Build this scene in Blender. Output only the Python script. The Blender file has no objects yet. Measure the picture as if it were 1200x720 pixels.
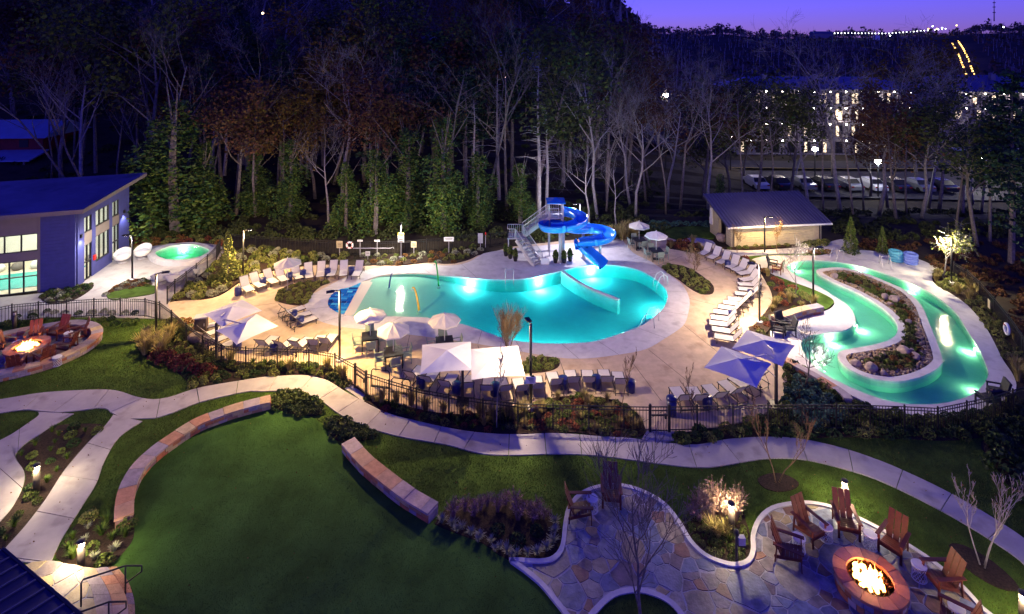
import bpy, bmesh, math, random
import numpy as np
from mathutils import Vector, Matrix
from mathutils.geometry import delaunay_2d_cdt
random.seed(7); RNG = np.random.default_rng(7)
SC = bpy.context.scene
COL = SC.collection
R = math.radians

# ---------------------------------------------------------------- camera, sky, exposure
H = 15.0                      # eye height above the terrace
cam_d = bpy.data.cameras.new('camera'); cam = bpy.data.objects.new('camera', cam_d); COL.objects.link(cam)
cam.location = (0, 0, H); cam.rotation_euler = (R(90), 0, 0)
cam_d.sensor_width = 36; cam_d.lens = 19.2; cam_d.shift_y = -0.26
cam_d.clip_start = 0.3; cam_d.clip_end = 6000
SC.camera = cam
wd = bpy.data.worlds.new('World'); SC.world = wd; wd.use_nodes = True
nt = wd.node_tree; bg = nt.nodes['Background']
sky = nt.nodes.new('ShaderNodeTexSky'); sky.sky_type = 'NISHITA'; sky.sun_disc = False
sky.sun_elevation = R(6.0); sky.sun_rotation = R(180); sky.altitude = 0; sky.ozone_density = 1.0; sky.dust_density = 0.0
tint = nt.nodes.new('ShaderNodeMix'); tint.data_type = 'RGBA'; tint.blend_type = 'MULTIPLY'
tint.inputs[0].default_value = 1.0; tint.inputs[7].default_value = (0.145, 0.11, 1.5, 1)
nt.links.new(sky.outputs[0], tint.inputs[6]); nt.links.new(tint.outputs[2], bg.inputs[0])
bg.inputs[1].default_value = 0.15
SC.view_settings.view_transform = 'Standard'; SC.view_settings.look = 'None'
SC.view_settings.exposure = 0.55; SC.view_settings.gamma = 1.0
SC.cycles.use_denoising = True
SC.cycles.max_bounces = 6; SC.cycles.diffuse_bounces = 3; SC.cycles.transparent_max_bounces = 12
SC.cycles.caustics_reflective = False; SC.cycles.caustics_refractive = False
SC.cycles.sample_clamp_indirect = 4.0

# ---------------------------------------------------------------- helpers
def G(px, py, z=0.0):                       # where a pixel of the photograph meets the level z
    k = (H - z) / (py - 48.0)
    return Vector(((px - 600.0) * k, 640.0 * k, z))
def G2(px, py, z=0.0):
    v = G(px, py, z); return (v.x, v.y)
def loop(pts, z=0.0, sm=4, closed=True):    # control pixels -> smooth plan polyline
    P = [np.array(G2(*p, z)) for p in pts]
    return smooth(P, sm, closed)
def smooth(P, sm=4, closed=True):
    P = [np.array(p, float) for p in P]; n = len(P); out = []
    rng = range(n) if closed else range(n - 1)
    for i in rng:
        if closed: a, b, c, d = P[i-1], P[i], P[(i+1) % n], P[(i+2) % n]
        else: a, b, c, d = P[max(i-1, 0)], P[i], P[i+1], P[min(i+2, n-1)]
        for k in range(sm):
            t = k / sm
            out.append(0.5*((2*b) + (c-a)*t + (2*a-5*b+4*c-d)*t*t + (3*b-a-3*c+d)*t**3))
    if not closed: out.append(P[-1])
    return out
def resample(P, step):
    P = [np.array(p, float) for p in P]
    seg = [np.linalg.norm(P[i+1]-P[i]) for i in range(len(P)-1)]; L = sum(seg); n = max(2, int(round(L/step))+1)
    return resample_n(P, n)
def resample_n(P, n):
    P = np.array(P, float); s = np.concatenate([[0], np.cumsum(np.linalg.norm(np.diff(P, axis=0), axis=1))])
    t = np.linspace(0, s[-1], n)
    return [np.array([np.interp(x, s, P[:, k]) for k in range(P.shape[1])]) for x in t]
def area(P): return 0.5*sum(P[i-1][0]*P[i][1]-P[i][0]*P[i-1][1] for i in range(len(P)))
def ccw(P): return P if area(P) > 0 else P[::-1]
def offset(P, d):                            # outwards for d > 0 on a ccw loop
    P = ccw(P); n = len(P); out = []
    for i in range(n):
        t = P[(i+1) % n]-P[i-1]; L = np.linalg.norm(t) or 1
        out.append(P[i]+np.array([t[1], -t[0]])/L*d)
    return out
def inside(pts, P):
    pts = np.asarray(pts, float); x, y = pts[:, 0], pts[:, 1]; r = np.zeros(len(pts), bool)
    Q = np.asarray(P, float); j = len(Q)-1
    for i in range(len(Q)):
        xi, yi = Q[i]; xj, yj = Q[j]
        c = ((yi > y) != (yj > y))
        if c.any():
            r ^= c & (x < (xj-xi)*(y-yi)/((yj-yi) if yj != yi else 1e-12)+xi)
        j = i
    return r
def cdt(outer, holes=(), pts=()):
    V, E = [], []
    for L in [outer]+list(holes):
        b = len(V); V += [Vector((p[0], p[1])) for p in L]
        E += [(b+i, b+(i+1) % len(L)) for i in range(len(L))]
    V += [Vector((p[0], p[1])) for p in pts]
    v, e, f, *_ = delaunay_2d_cdt(V, E, [], 0, 1e-5)
    v = np.array([(q.x, q.y) for q in v]); f = np.array(f)
    c = v[f].mean(axis=1); k = inside(c, outer)
    for h in holes: k &= ~inside(c, h)
    return v, f[k]
def link(o, parent=None):
    COL.objects.link(o)
    if parent is not None: o.parent = parent
    return o
def tag(o, label=None, cat=None, group=None, kind=None):
    if label: o['label'] = label
    if cat: o['category'] = cat
    if group: o['group'] = group
    if kind: o['kind'] = kind
    return o
def thing(name, label, cat, loc=(0, 0, 0), rz=0.0, group=None):
    o = bpy.data.objects.new(name, None); o.empty_display_size = .2
    o.location = loc; o.rotation_euler = (0, 0, rz); link(o); return tag(o, label, cat, group)
def mesh(name, v, f, mat, parent=None, smooth_=False):
    m = bpy.data.meshes.new(name); m.from_pydata([tuple(map(float, q)) for q in v], [], [tuple(map(int, q)) for q in f]); m.materials.append(mat)
    if smooth_: m.polygons.foreach_set('use_smooth', [True]*len(m.polygons))
    m.update(); return link(bpy.data.objects.new(name, m), parent)
def npmesh(name, V, F):                      # V (n,3), F (m,k): fast
    m = bpy.data.meshes.new(name); V = np.asarray(V, np.float32); F = np.asarray(F, np.int32)
    m.vertices.add(len(V)); m.vertices.foreach_set('co', V.ravel())
    k = F.shape[1]; m.loops.add(F.size); m.loops.foreach_set('vertex_index', F.ravel())
    m.polygons.add(len(F)); m.polygons.foreach_set('loop_start', np.arange(0, F.size, k, dtype=np.int32))
    m.update(calc_edges=True); m.validate(); return m
def npobj(name, V, F, mat, parent=None):
    m = npmesh(name, V, F); m.materials.append(mat); return link(bpy.data.objects.new(name, m), parent)
def dup(root, loc, rz, label=None, group=None, scale=None):
    r = root.copy(); COL.objects.link(r); r.location = loc; r.rotation_euler = (root.rotation_euler[0], root.rotation_euler[1], rz)
    if scale: r.scale = (scale,)*3 if not hasattr(scale, '__len__') else scale
    if label: r['label'] = label
    if group: r['group'] = group
    for ch in list(root.children):
        c = ch.copy(); COL.objects.link(c); c.parent = r
        for g in list(ch.children):
            d = g.copy(); COL.objects.link(d); d.parent = c
    return r
ORD = 'first second third fourth fifth sixth seventh eighth ninth tenth eleventh twelfth thirteenth fourteenth fifteenth sixteenth seventeenth eighteenth nineteenth twentieth twenty-first twenty-second twenty-third'.split()

class MB:
    def __init__(s): s.v = []; s.f = []
    def box(s, c, d, rz=0.0, rx=0.0, ry=0.0):
        M = Matrix.Rotation(rz, 3, 'Z') @ Matrix.Rotation(ry, 3, 'Y') @ Matrix.Rotation(rx, 3, 'X'); c = Vector(c); b = len(s.v)
        for z in (-.5, .5):
            for x, y in ((-.5, -.5), (.5, -.5), (.5, .5), (-.5, .5)):
                s.v.append(c+M @ Vector((x*d[0], y*d[1], z*d[2])))
        s.f += [tuple(b+i for i in q) for q in ((3, 2, 1, 0), (4, 5, 6, 7), (0, 1, 5, 4), (1, 2, 6, 5), (2, 3, 7, 6), (3, 0, 4, 7))]
        return s
    def beam(s, a, b, w, h=None):            # square bar from a to b
        a = Vector(a); b = Vector(b); h = h or w; d = b-a
        q = d.to_track_quat('X', 'Z').to_matrix(); o = len(s.v)
        for p in (a, b):
            for y, z in ((-.5, -.5), (.5, -.5), (.5, .5), (-.5, .5)): s.v.append(p+q @ Vector((0, y*w, z*h)))
        s.f += [tuple(o+i for i in t) for t in ((0, 3, 2, 1), (4, 5, 6, 7), (0, 1, 5, 4), (1, 2, 6, 5), (2, 3, 7, 6), (3, 0, 4, 7))]
        return s
    def tube(s, P, r, n=8, cap=True, closed=False):
        P = [Vector(p) for p in P]; rr = r if hasattr(r, '__len__') else [r]*len(P); o = len(s.v); m = len(P); up = None
        for i, p in enumerate(P):
            if closed: t = P[(i+1) % m]-P[i-1]
            else: t = (P[min(i+1, m-1)]-P[max(i-1, 0)])
            t.normalize()
            if up is None:
                up = Vector((0, 0, 1)) if abs(t.z) < .9 else Vector((1, 0, 0))
            x = t.cross(up)
            if x.length < 1e-4: x = t.orthogonal()
            x.normalize(); y = x.cross(t).normalized(); up = y
            for k in range(n):
                a = 2*math.pi*k/n; s.v.append(p+(x*math.cos(a)+y*math.sin(a))*rr[i])
        for i in range(m if closed else m-1):
            i2 = (i+1) % m
            for k in range(n):
                k2 = (k+1) % n; s.f.append((o+i*n+k, o+i*n+k2, o+i2*n+k2, o+i2*n+k))
        if cap and not closed:
            s.f.append(tuple(o+k for k in range(n))[::-1]); s.f.append(tuple(o+(m-1)*n+k for k in range(n)))
        return s
    def lathe(s, prof, n=16, c=(0, 0, 0)):
        o = len(s.v)
        for r, z in prof:
            for k in range(n):
                a = 2*math.pi*k/n; s.v.append(Vector((c[0]+r*math.cos(a), c[1]+r*math.sin(a), c[2]+z)))
        for i in range(len(prof)-1):
            for k in range(n):
                k2 = (k+1) % n; s.f.append((o+i*n+k, o+i*n+k2, o+(i+1)*n+k2, o+(i+1)*n+k))
        s.f.append(tuple(o+k for k in range(n))[::-1]); s.f.append(tuple(o+(len(prof)-1)*n+k for k in range(n)))
        return s
    def prism(s, P, z0, z1):
        P = ccw([np.array(p[:2], float) for p in P]); o = len(s.v); n = len(P)
        s.v += [Vector((p[0], p[1], z0)) for p in P]+[Vector((p[0], p[1], z1)) for p in P]
        s.f.append(tuple(range(o+n-1, o-1, -1))); s.f.append(tuple(range(o+n, o+2*n)))
        for i in range(n):
            j = (i+1) % n; s.f.append((o+i, o+j, o+n+j, o+n+i))
        return s
    def sheet(s, P):
        o = len(s.v); s.v += [Vector(p) for p in P]; s.f.append(tuple(range(o, o+len(P)))); return s
    def build(s, name, mat, parent=None, sm=False): return mesh(name, s.v, s.f, mat, parent, sm)

def slab(name, outer, holes, z, mat, depth=.12, kind='structure', parent=None, zf=None, pts=()):
    outer = ccw(outer); v, f = cdt(outer, holes, pts)
    m = MB(); m.v = [Vector((p[0], p[1], z if zf is None else zf(p[0], p[1]))) for p in v]; m.f = [tuple(t) for t in f]
    if depth:
        cnt = {}
        for t in f:
            for a, b in ((t[0], t[1]), (t[1], t[2]), (t[2], t[0])): cnt[(int(a), int(b))] = 1
        for (a, b) in list(cnt):
            if (b, a) not in cnt:
                o = len(m.v); va, vb = m.v[a], m.v[b]
                m.v += [Vector((va.x, va.y, va.z-depth)), Vector((vb.x, vb.y, vb.z-depth))]; m.f.append((b, a, o, o+1))
    o = m.build(name, mat, parent)
    if kind and parent is None: o['kind'] = kind
    return o

# ---------------------------------------------------------------- materials
MATS = {}
def mat(name, c, rough=.8, var=.25, scale=3.0, bump=.0, bscale=30.0, metal=0.0, c2=None, spec=.3, obj_rand=0.0, isl=0.0, ramp=None, coords='Object', wear=None, fac_det=6):
    if name in MATS: return MATS[name]
    m = bpy.data.materials.new(name); m.use_nodes = True; N = m.node_tree.nodes; L = m.node_tree.links; p = N['Principled BSDF']
    p.inputs['Roughness'].default_value = rough; p.inputs['Metallic'].default_value = metal; p.inputs['Specular IOR Level'].default_value = spec
    tc = N.new('ShaderNodeTexCoord'); src = tc.outputs[coords]
    if coords == 'World':
        pass
    nz = N.new('ShaderNodeTexNoise'); nz.inputs['Scale'].default_value = scale; nz.inputs['Detail'].default_value = fac_det; nz.inputs['Roughness'].default_value = .65; L.new(src, nz.inputs['Vector'])
    rp = N.new('ShaderNodeValToRGB'); c2 = c2 or tuple(x*(1-var) for x in c)
    rp.color_ramp.elements[0].position = .32; rp.color_ramp.elements[1].position = .68
    rp.color_ramp.elements[0].color = (*c2, 1); rp.color_ramp.elements[1].color = (*[min(1, x*(1+var*.5)) for x in c], 1)
    L.new(nz.outputs['Fac'], rp.inputs[0]); col = rp.outputs[0]
    if ramp:                                    # a different stone / leaf / tile colour for every piece
        oi = N.new('ShaderNodeObjectInfo') if not isl else N.new('ShaderNodeNewGeometry')
        r2 = N.new('ShaderNodeValToRGB'); r2.color_ramp.interpolation = 'CONSTANT' if not isl else 'LINEAR'
        e = r2.color_ramp.elements
        while len(e) < len(ramp): e.new(.5)
        for i, cc in enumerate(ramp): e[i].position = i/len(ramp); e[i].color = (*cc, 1)
        L.new(oi.outputs['Random' if not isl else 'Random Per Island'], r2.inputs[0])
        mx = N.new('ShaderNodeMix'); mx.data_type = 'RGBA'; mx.blend_type = 'MULTIPLY'; mx.inputs[0].default_value = 1
        L.new(r2.outputs[0], mx.inputs[6]); L.new(col, mx.inputs[7]); col = mx.outputs[2]
    if wear:                                    # stains: (colour, scale, threshold)
        n3 = N.new('ShaderNodeTexNoise'); n3.inputs['Scale'].default_value = wear[1]; n3.inputs['Detail'].default_value = 8; L.new(src, n3.inputs['Vector'])
        r3 = N.new('ShaderNodeValToRGB'); r3.color_ramp.elements[0].position = wear[2]; r3.color_ramp.elements[1].position = wear[2]+.18
        r3.color_ramp.elements[0].color = (0, 0, 0, 1); r3.color_ramp.elements[1].color = (1, 1, 1, 1); L.new(n3.outputs['Fac'], r3.inputs[0])
        m3 = N.new('ShaderNodeMix'); m3.data_type = 'RGBA'; m3.inputs[7].default_value = (*wear[0], 1); L.new(r3.outputs[0], m3.inputs[0]); L.new(col, m3.inputs[6]); col = m3.outputs[2]
    L.new(col, p.inputs['Base Color'])
    if bump:
        n2 = N.new('ShaderNodeTexNoise'); n2.inputs['Scale'].default_value = bscale; n2.inputs['Detail'].default_value = 4; L.new(src, n2.inputs['Vector'])
        b = N.new('ShaderNodeBump'); b.inputs['Strength'].default_value = bump; b.inputs['Distance'].default_value = .03; L.new(n2.outputs['Fac'], b.inputs['Height']); L.new(b.outputs[0], p.inputs['Normal'])
    MATS[name] = m; return m
def emit(name, c, s):
    if name in MATS: return MATS[name]
    m = bpy.data.materials.new(name); m.use_nodes = True; p = m.node_tree.nodes['Principled BSDF']
    p.inputs['Base Color'].default_value = (*c, 1); p.inputs['Emission Color'].default_value = (*c, 1); p.inputs['Emission Strength'].default_value = s
    MATS[name] = m; return m
def fresnel_node(N, L, f0, nrm=None):          # Schlick reflectance, the same from both sides of the sheet
    ge = N.new('ShaderNodeNewGeometry'); dt = N.new('ShaderNodeVectorMath'); dt.operation = 'DOT_PRODUCT'; L.new(ge.outputs['Incoming'], dt.inputs[0]); L.new(nrm if nrm else ge.outputs['Normal'], dt.inputs[1])
    ab = N.new('ShaderNodeMath'); ab.operation = 'ABSOLUTE'; L.new(dt.outputs['Value'], ab.inputs[0])
    om = N.new('ShaderNodeMath'); om.operation = 'SUBTRACT'; om.inputs[0].default_value = 1; L.new(ab.outputs[0], om.inputs[1])
    pw = N.new('ShaderNodeMath'); pw.operation = 'POWER'; pw.inputs[1].default_value = 5; L.new(om.outputs[0], pw.inputs[0])
    ma = N.new('ShaderNodeMath'); ma.operation = 'MULTIPLY_ADD'; ma.use_clamp = True; ma.inputs[1].default_value = 1-f0; ma.inputs[2].default_value = f0; L.new(pw.outputs[0], ma.inputs[0])
    return ma
def water_mat(name, tintc, absorb, dens, wscale=3.0, bump=.12):
    m = bpy.data.materials.new(name); m.use_nodes = True; N = m.node_tree.nodes; L = m.node_tree.links; N.remove(N['Principled BSDF']); out = N['Material Output']
    tr = N.new('ShaderNodeBsdfTransparent'); tr.inputs[0].default_value = (*tintc, 1)
    gl = N.new('ShaderNodeBsdfGlossy'); gl.inputs['Roughness'].default_value = .06
    tc = N.new('ShaderNodeTexCoord'); nz = N.new('ShaderNodeTexNoise'); nz.inputs['Scale'].default_value = wscale; nz.inputs['Detail'].default_value = 3; L.new(tc.outputs['Object'], nz.inputs['Vector'])
    b = N.new('ShaderNodeBump'); b.inputs['Strength'].default_value = bump; b.inputs['Distance'].default_value = .08; L.new(nz.outputs['Fac'], b.inputs['Height'])
    L.new(b.outputs[0], gl.inputs['Normal']); fr = fresnel_node(N, L, .02, b.outputs[0])
    mx = N.new('ShaderNodeMixShader'); L.new(fr.outputs[0], mx.inputs[0]); L.new(tr.outputs[0], mx.inputs[1]); L.new(gl.outputs[0], mx.inputs[2]); L.new(mx.outputs[0], out.inputs['Surface'])
    va = N.new('ShaderNodeVolumeAbsorption'); va.inputs['Color'].default_value = (*absorb, 1); va.inputs['Density'].default_value = dens; L.new(va.outputs[0], out.inputs['Volume'])
    return m
def glass_mat(name, c, refl=.12):
    m = bpy.data.materials.new(name); m.use_nodes = True; N = m.node_tree.nodes; L = m.node_tree.links; N.remove(N['Principled BSDF']); out = N['Material Output']
    tr = N.new('ShaderNodeBsdfTransparent'); tr.inputs[0].default_value = (*c, 1); gl = N.new('ShaderNodeBsdfGlossy'); gl.inputs['Roughness'].default_value = .02
    fr = fresnel_node(N, L, .05)
    mx = N.new('ShaderNodeMixShader'); L.new(fr.outputs[0], mx.inputs[0]); L.new(tr.outputs[0], mx.inputs[1]); L.new(gl.outputs[0], mx.inputs[2]); L.new(mx.outputs[0], out.inputs['Surface'])
    return m
STONE_RAMP = [(.42,.24,.14), (.30,.26,.32), (.50,.20,.09), (.38,.30,.25), (.30,.17,.17), (.55,.40,.22), (.42,.33,.36), (.48,.16,.08)]
FLAG_RAMP = [(.20,.22,.33), (.27,.25,.30), (.42,.35,.24), (.26,.29,.40), (.33,.18,.12), (.30,.25,.24), (.20,.22,.32), (.45,.40,.32), (.24,.18,.19), (.33,.33,.37), (.46,.36,.20)]
M = dict(
 soil=mat('soil', (.045,.032,.02), .95, .5, .8, .6, 12, c2=(.018,.014,.008)),
 lawn=mat('lawn', (.075,.135,.02), .9, .5, 1.3, .5, 40, spec=.1),
 turf=mat('turf', (.06,.14,.028), .95, .4, .6, .3, 120, spec=.05, fac_det=14),
 mulch=mat('mulch', (.04,.022,.016), .95, .7, 16, 1.0, 40),
 conc=mat('concrete', (.43,.39,.39), .85, .16, 1.2, .12, 60, wear=((.27,.24,.24), 1.5, .55)),
 coping=mat('coping_concrete', (.60,.57,.58), .75, .14, 2.2, .10, 60, wear=((.40,.37,.39), 1.3, .56)),
 deck=mat('deck_concrete', (.60,.45,.31), .8, .20, 1.6, .15, 50, wear=((.38,.26,.17), 1.1, .56)),
 joint=mat('joint', (.10,.08,.07), .9, .2),
 mortar=mat('mortar', (.46,.43,.43), .9, .25, 10, .3, 60),
 flag=mat('flagstone', (1,1,1), .55, .6, 3.5, .4, 14, ramp=FLAG_RAMP, spec=.45),
 stone=mat('wall_stone', (1,1,1), .7, .4, 5, .5, 18, ramp=STONE_RAMP),
 capst=mat('cap_stone', (1,1,1), .65, .35, 4, .4, 16, ramp=[(.50,.34,.24), (.40,.33,.38), (.55,.30,.20), (.60,.44,.27), (.36,.29,.34), (.52,.38,.36), (.55,.25,.15)]),
 pitcap=mat('pit_cap', (1,1,1), .5, .3, 6, .3, 20, ramp=[(.52,.20,.12), (.32,.12,.10), (.58,.34,.22), (.40,.20,.18), (.48,.14,.08), (.55,.28,.16), (.36,.18,.13)]),  # varied stone tones, reddened so the fire's glow sits in the colour
 curb=mat('curb', (.58,.55,.56), .8, .15, 5, .1, 60),
 tile=mat('blue_tile', (1,1,1), .2, .1, 8, ramp=[(.01,.08,.45), (.02,.25,.70), (.01,.04,.22), (.05,.40,.80), (.01,.14,.55), (.10,.55,.85)], spec=.6),
 black=mat('black_metal', (.012,.011,.013), .45, .1, 20, spec=.5),
 bronze=mat('bronze_metal', (.05,.038,.032), .5, .15, 20, spec=.5),
 sling=mat('sling', (.62,.58,.56), .8, .08, 12, .2, 200),
 slingback=mat('sling_back', (.62,.58,.56), .8, .08, 12, .2, 200),
 blue=mat('blue_plastic', (.008,.014,.12), .35, .1, 6, spec=.5),
 cream=mat('cream_canvas', (.74,.68,.55), .9, .06, 3, .1, 90),
 white=mat('white_canvas', (.76,.73,.70), .9, .06, 3, .1, 90),
 peri=mat('blue_canvas', (.55,.50,.72), .9, .08, 2, .1, 90),
 wood=mat('chair_lumber', (.13,.028,.018), .45, .25, 9, .1, 60, spec=.4),
 drumw=mat('drum_white', (.66,.66,.70), .5, .08, 9),
 slide=mat('slide_blue', (.02,.22,.80), .25, .06, 3, spec=.6),
 slide2=mat('slide_edge', (.05,.32,.85), .3, .06, 3, spec=.6),
 steel=mat('galv_steel', (.50,.48,.52), .45, .12, 6, metal=.3),
 roofm=mat('metal_roof', (.09,.09,.20), .42, .12, 1.5, metal=.35),
 bluewall=mat('blue_siding', (.055,.06,.24), .7, .12, 3, .05),
 greywall=mat('grey_panel', (.20,.17,.17), .7, .12, 2, .05),
 block=mat('cream_block', (.50,.42,.27), .85, .14, 5, .25, 25),
 whitep=mat('white_paint', (.78,.77,.76), .6, .05, 4),
 water=water_mat('pool_water', (.66,1.0,.96), (.04,.84,.825), .7, 5.0, .22),
 rwater=water_mat('river_water', (.86,.98,.94), (.16,.84,.68), .95, 5.5, .22),
 plaster=mat('pool_plaster', (.42,.70,.74), .7, .06, 2),
 beach=mat('beach_plaster', (.66,.60,.50), .75, .12, 2.4, .05, 40),
 rplast=mat('river_plaster', (.58,.70,.60), .7, .08, 1.5),
 rock=mat('river_rock', (1,1,1), .75, .35, 9, .3, 20, isl=1, ramp=[(.30,.18,.10), (.42,.30,.19), (.26,.22,.19), (.50,.38,.26), (.20,.13,.09), (.38,.26,.15)]),
 boulder=mat('boulder', (.40,.30,.24), .85, .35, 3, .7, 8, c2=(.20,.15,.16)),
 asphalt=mat('asphalt', (.06,.055,.06), .85, .3, 1, .2, 60),
 bark=mat('bark', (.19,.16,.15), .9, .5, 6, .8, 18),
 barkpale=mat('bark_pale', (.34,.31,.30), .9, .4, 6, .6, 18),
 twig=mat('twig', (.20,.13,.07), .85, .3, 6),
)
def leafmat(name, ramp, rough=.7):
    m = mat(name, (1,1,1), rough, .3, 2.0, ramp=ramp, isl=1, spec=.15); return m
LM = dict(
 ivy=leafmat('ivy_leaf', [(.05,.11,.02), (.10,.17,.03), (.17,.21,.04), (.05,.12,.04)]),
 pine=leafmat('pine_needle', [(.025,.055,.03), (.035,.075,.035), (.03,.06,.038)]),
 rust=leafmat('rust_leaf', [(.12,.055,.03), (.15,.065,.03), (.10,.042,.03), (.13,.08,.03)]),
 gold=leafmat('gold_leaf', [(.14,.10,.02), (.19,.12,.02), (.10,.09,.02), (.16,.09,.02)]),
 olive=leafmat('olive_leaf', [(.06,.09,.025), (.09,.11,.03), (.06,.07,.025)]),
 green=leafmat('shrub_green_leaf', [(.06,.11,.02), (.12,.16,.03), (.17,.19,.05), (.08,.12,.03)]),
 lime=leafmat('shrub_lime_leaf', [(.24,.25,.06), (.17,.20,.05), (.30,.28,.09), (.12,.15,.04)]),
 grey=leafmat('shrub_grey_leaf', [(.40,.42,.32), (.24,.28,.18), (.38,.36,.26)]),
 blueg=leafmat('shrub_bluegreen_leaf', [(.07,.16,.12), (.10,.21,.15), (.05,.12,.09)]),
 red=leafmat('shrub_red_leaf', [(.20,.04,.03), (.28,.07,.04), (.14,.03,.03), (.22,.10,.05)]),
 orange=leafmat('shrub_orange_leaf', [(.30,.14,.04), (.22,.09,.03), (.34,.20,.06), (.16,.07,.03)]),
 straw=leafmat('straw_blade', [(.38,.28,.10), (.30,.24,.08), (.24,.22,.06), (.45,.34,.16)]),
 purple=leafmat('purple_plume', [(.36,.16,.25), (.28,.12,.20), (.40,.26,.26), (.26,.20,.12), (.20,.16,.07)]),
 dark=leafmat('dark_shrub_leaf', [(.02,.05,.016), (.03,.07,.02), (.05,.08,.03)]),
 blade=leafmat('grass_blade', [(.06,.115,.018), (.08,.15,.022), (.14,.17,.03), (.04,.085,.016)]),
 blade2=leafmat('turf_blade', [(.05,.12,.024), (.07,.15,.028), (.06,.13,.026), (.09,.15,.03)]),
 wisp=leafmat('pale_plume', [(.42,.34,.26), (.36,.26,.20), (.30,.16,.14)]),
)

def graded_plaster():                          # sandy finish at the beach end passing into aqua plaster
    m = M['plaster']; N = m.node_tree.nodes; L = m.node_tree.links; p = N['Principled BSDF']; old = p.inputs['Base Color'].links[0].from_socket
    tc = N.new('ShaderNodeTexCoord'); sp = N.new('ShaderNodeSeparateXYZ'); L.new(tc.outputs['Object'], sp.inputs[0]); nz = N.new('ShaderNodeTexNoise'); nz.inputs['Scale'].default_value = .5; L.new(tc.outputs['Object'], nz.inputs['Vector'])
    ad = N.new('ShaderNodeMath'); ad.operation = 'MULTIPLY_ADD'; ad.inputs[1].default_value = 2.0; L.new(nz.outputs['Fac'], ad.inputs[0]); L.new(sp.outputs['X'], ad.inputs[2])
    mr = N.new('ShaderNodeMapRange'); mr.interpolation_type = 'SMOOTHSTEP'; mr.inputs['From Min'].default_value = -5.3; mr.inputs['From Max'].default_value = -1.2; L.new(ad.outputs[0], mr.inputs['Value'])
    mx = N.new('ShaderNodeMix'); mx.data_type = 'RGBA'; mx.inputs[6].default_value = (.74, .66, .52, 1); L.new(old, mx.inputs[7]); L.new(mr.outputs[0], mx.inputs[0]); L.new(mx.outputs[2], p.inputs['Base Color'])
graded_plaster()
# ---------------------------------------------------------------- plan loops (traced on the level ground)
POOL = loop([(411,337),(437,326),(460,322),(495,321),(530,324.5),(560,327.5),(600,328),(625,326),(650,320),(675,314),(710,311),(740,314.5),(760,322.5),(775,334),(782,345),(779,359),(767,371),(752,382),(725,392.5),(700,400),(682,402.5),(650,403.5),(620,402),(590,397),(570,390),(550,383),(530,378),(500,373),(460,371.5),(416,371),(400,368.5),(387,362),(384.5,355),(388,347),(398,340)], sm=4)
COPE = loop([(357,356),(362,348),(375,341),(392,332),(410,323),(435,316),(460,314),(480,312),(500,310),(520,312),(537,311),(551,307),(561,301),(570,297),(600,292),(640,288),(690,284),(725,281),(742,297),(762,307),(785,323),(800,335),(808,352),(806,370),(800,383),(780,397),(757,410),(725,416.5),(687,421),(650,419.5),(600,411),(560,404),(520,398),(480,393),(440,388),(400,384),(372,376),(360,366)], sm=4)
DECK = loop([(197,357),(215,353),(238,352),(258,347),(277,335),(291,325),(312,320),(340,315),(380,311),(420,312),(440,312),(480,311),(560,300),(600,290),(640,285),(700,279),(745,275),(775,277),(800,284),(840,293),(862,302),(885,314),(898,332),(905,349),(900,362),(884,381),(875,393),(890,405),(912,420),(921,440),(920,466),(905,480),(880,492),(840,501),(795,508),(758,508),(748,484),(722,470),(680,464),(640,468),(600,479),(540,486),(500,482),(460,472),(430,465),(413,452),(392,433),(362,427),(325,426),(288,425),(258,420),(237,405),(222,388),(208,372)], sm=4)
TILEPAD = [p for p in POOL if p[0] <= G(412.5,354).x+.02]
RIVER = loop([(922,314),(930,308.5),(947,306),(980,307.5),(1017,315),(1047,325),(1077,337),(1100,350),(1120,367),(1133,387),(1147,410),(1157,433),(1157,443),(1150,454),(1135,465),(1110,472.5),(1082,475),(1050,472.5),(1015,462.5),(982,447.5),(960,435),(947,422),(939.5,408),(941,399),(950,394),(972,391),(992,387.5),(1002,379),(1001,369),(992,357.5),(977,347.5),(957,335),(933,323)], sm=4)
RDECK = loop([(880,307),(890,302),(917,300),(960,300),(985,294),(1013,294),(1040,297),(1075,304),(1104,318),(1093,323),(1095,333),(1113,344),(1133,358),(1151,378),(1164,400),(1175,422),(1187,440),(1191,455),(1182,466),(1160,477),(1125,486),(1095,488),(1060,486),(1030,480),(1005,468),(992,461),(950,436),(917,418),(905,400),(905,385),(930,376),(962,367),(976,360),(975,351),(953,340),(928,331),(908,324),(892,315)], sm=4)
ISLE = loop([(957,320),(963,316),(987,315),(1013,321),(1040,332),(1063,343),(1080,360),(1090,383),(1103,417),(1102,430),(1083,442),(1053,449),(1020,445),(993,433),(982,420),(985,413),(1000,410),(1027,405),(1047,397),(1052,385),(1045,372),(1027,357),(1000,342),(973,330)], sm=4)
SPA = loop([(182,302),(193,296),(207,293),(227,292),(243,297),(244,301),(231,307.5),(214,310),(193,309)], sm=5)
SPA_C = np.mean(SPA, axis=0)
SPACOPE = [SPA_C+(p-SPA_C)*1.28 for p in SPA]
SPADECK = loop([(-30,352),(0,349),(50,344),(85,338),(100,328),(125,310),(145,297),(170,290),(215,285),(258,288),(262,296),(254,305),(240,318),(222,332),(207,343),(198,357),(208,372),(190,374),(120,372),(60,372),(0,378),(-30,380)], sm=3)
LAWN = [np.array(G2(*p)) for p in [(-260,385),(0,378),(60,372),(190,374),(240,410),(290,430),(362,432),(415,455),(500,490),(600,500),(760,508),(840,504),(1000,508),(1160,500),(1210,470),(1290,470),(1500,640),(1600,900),(600,1000),(-500,900)]]
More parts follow.
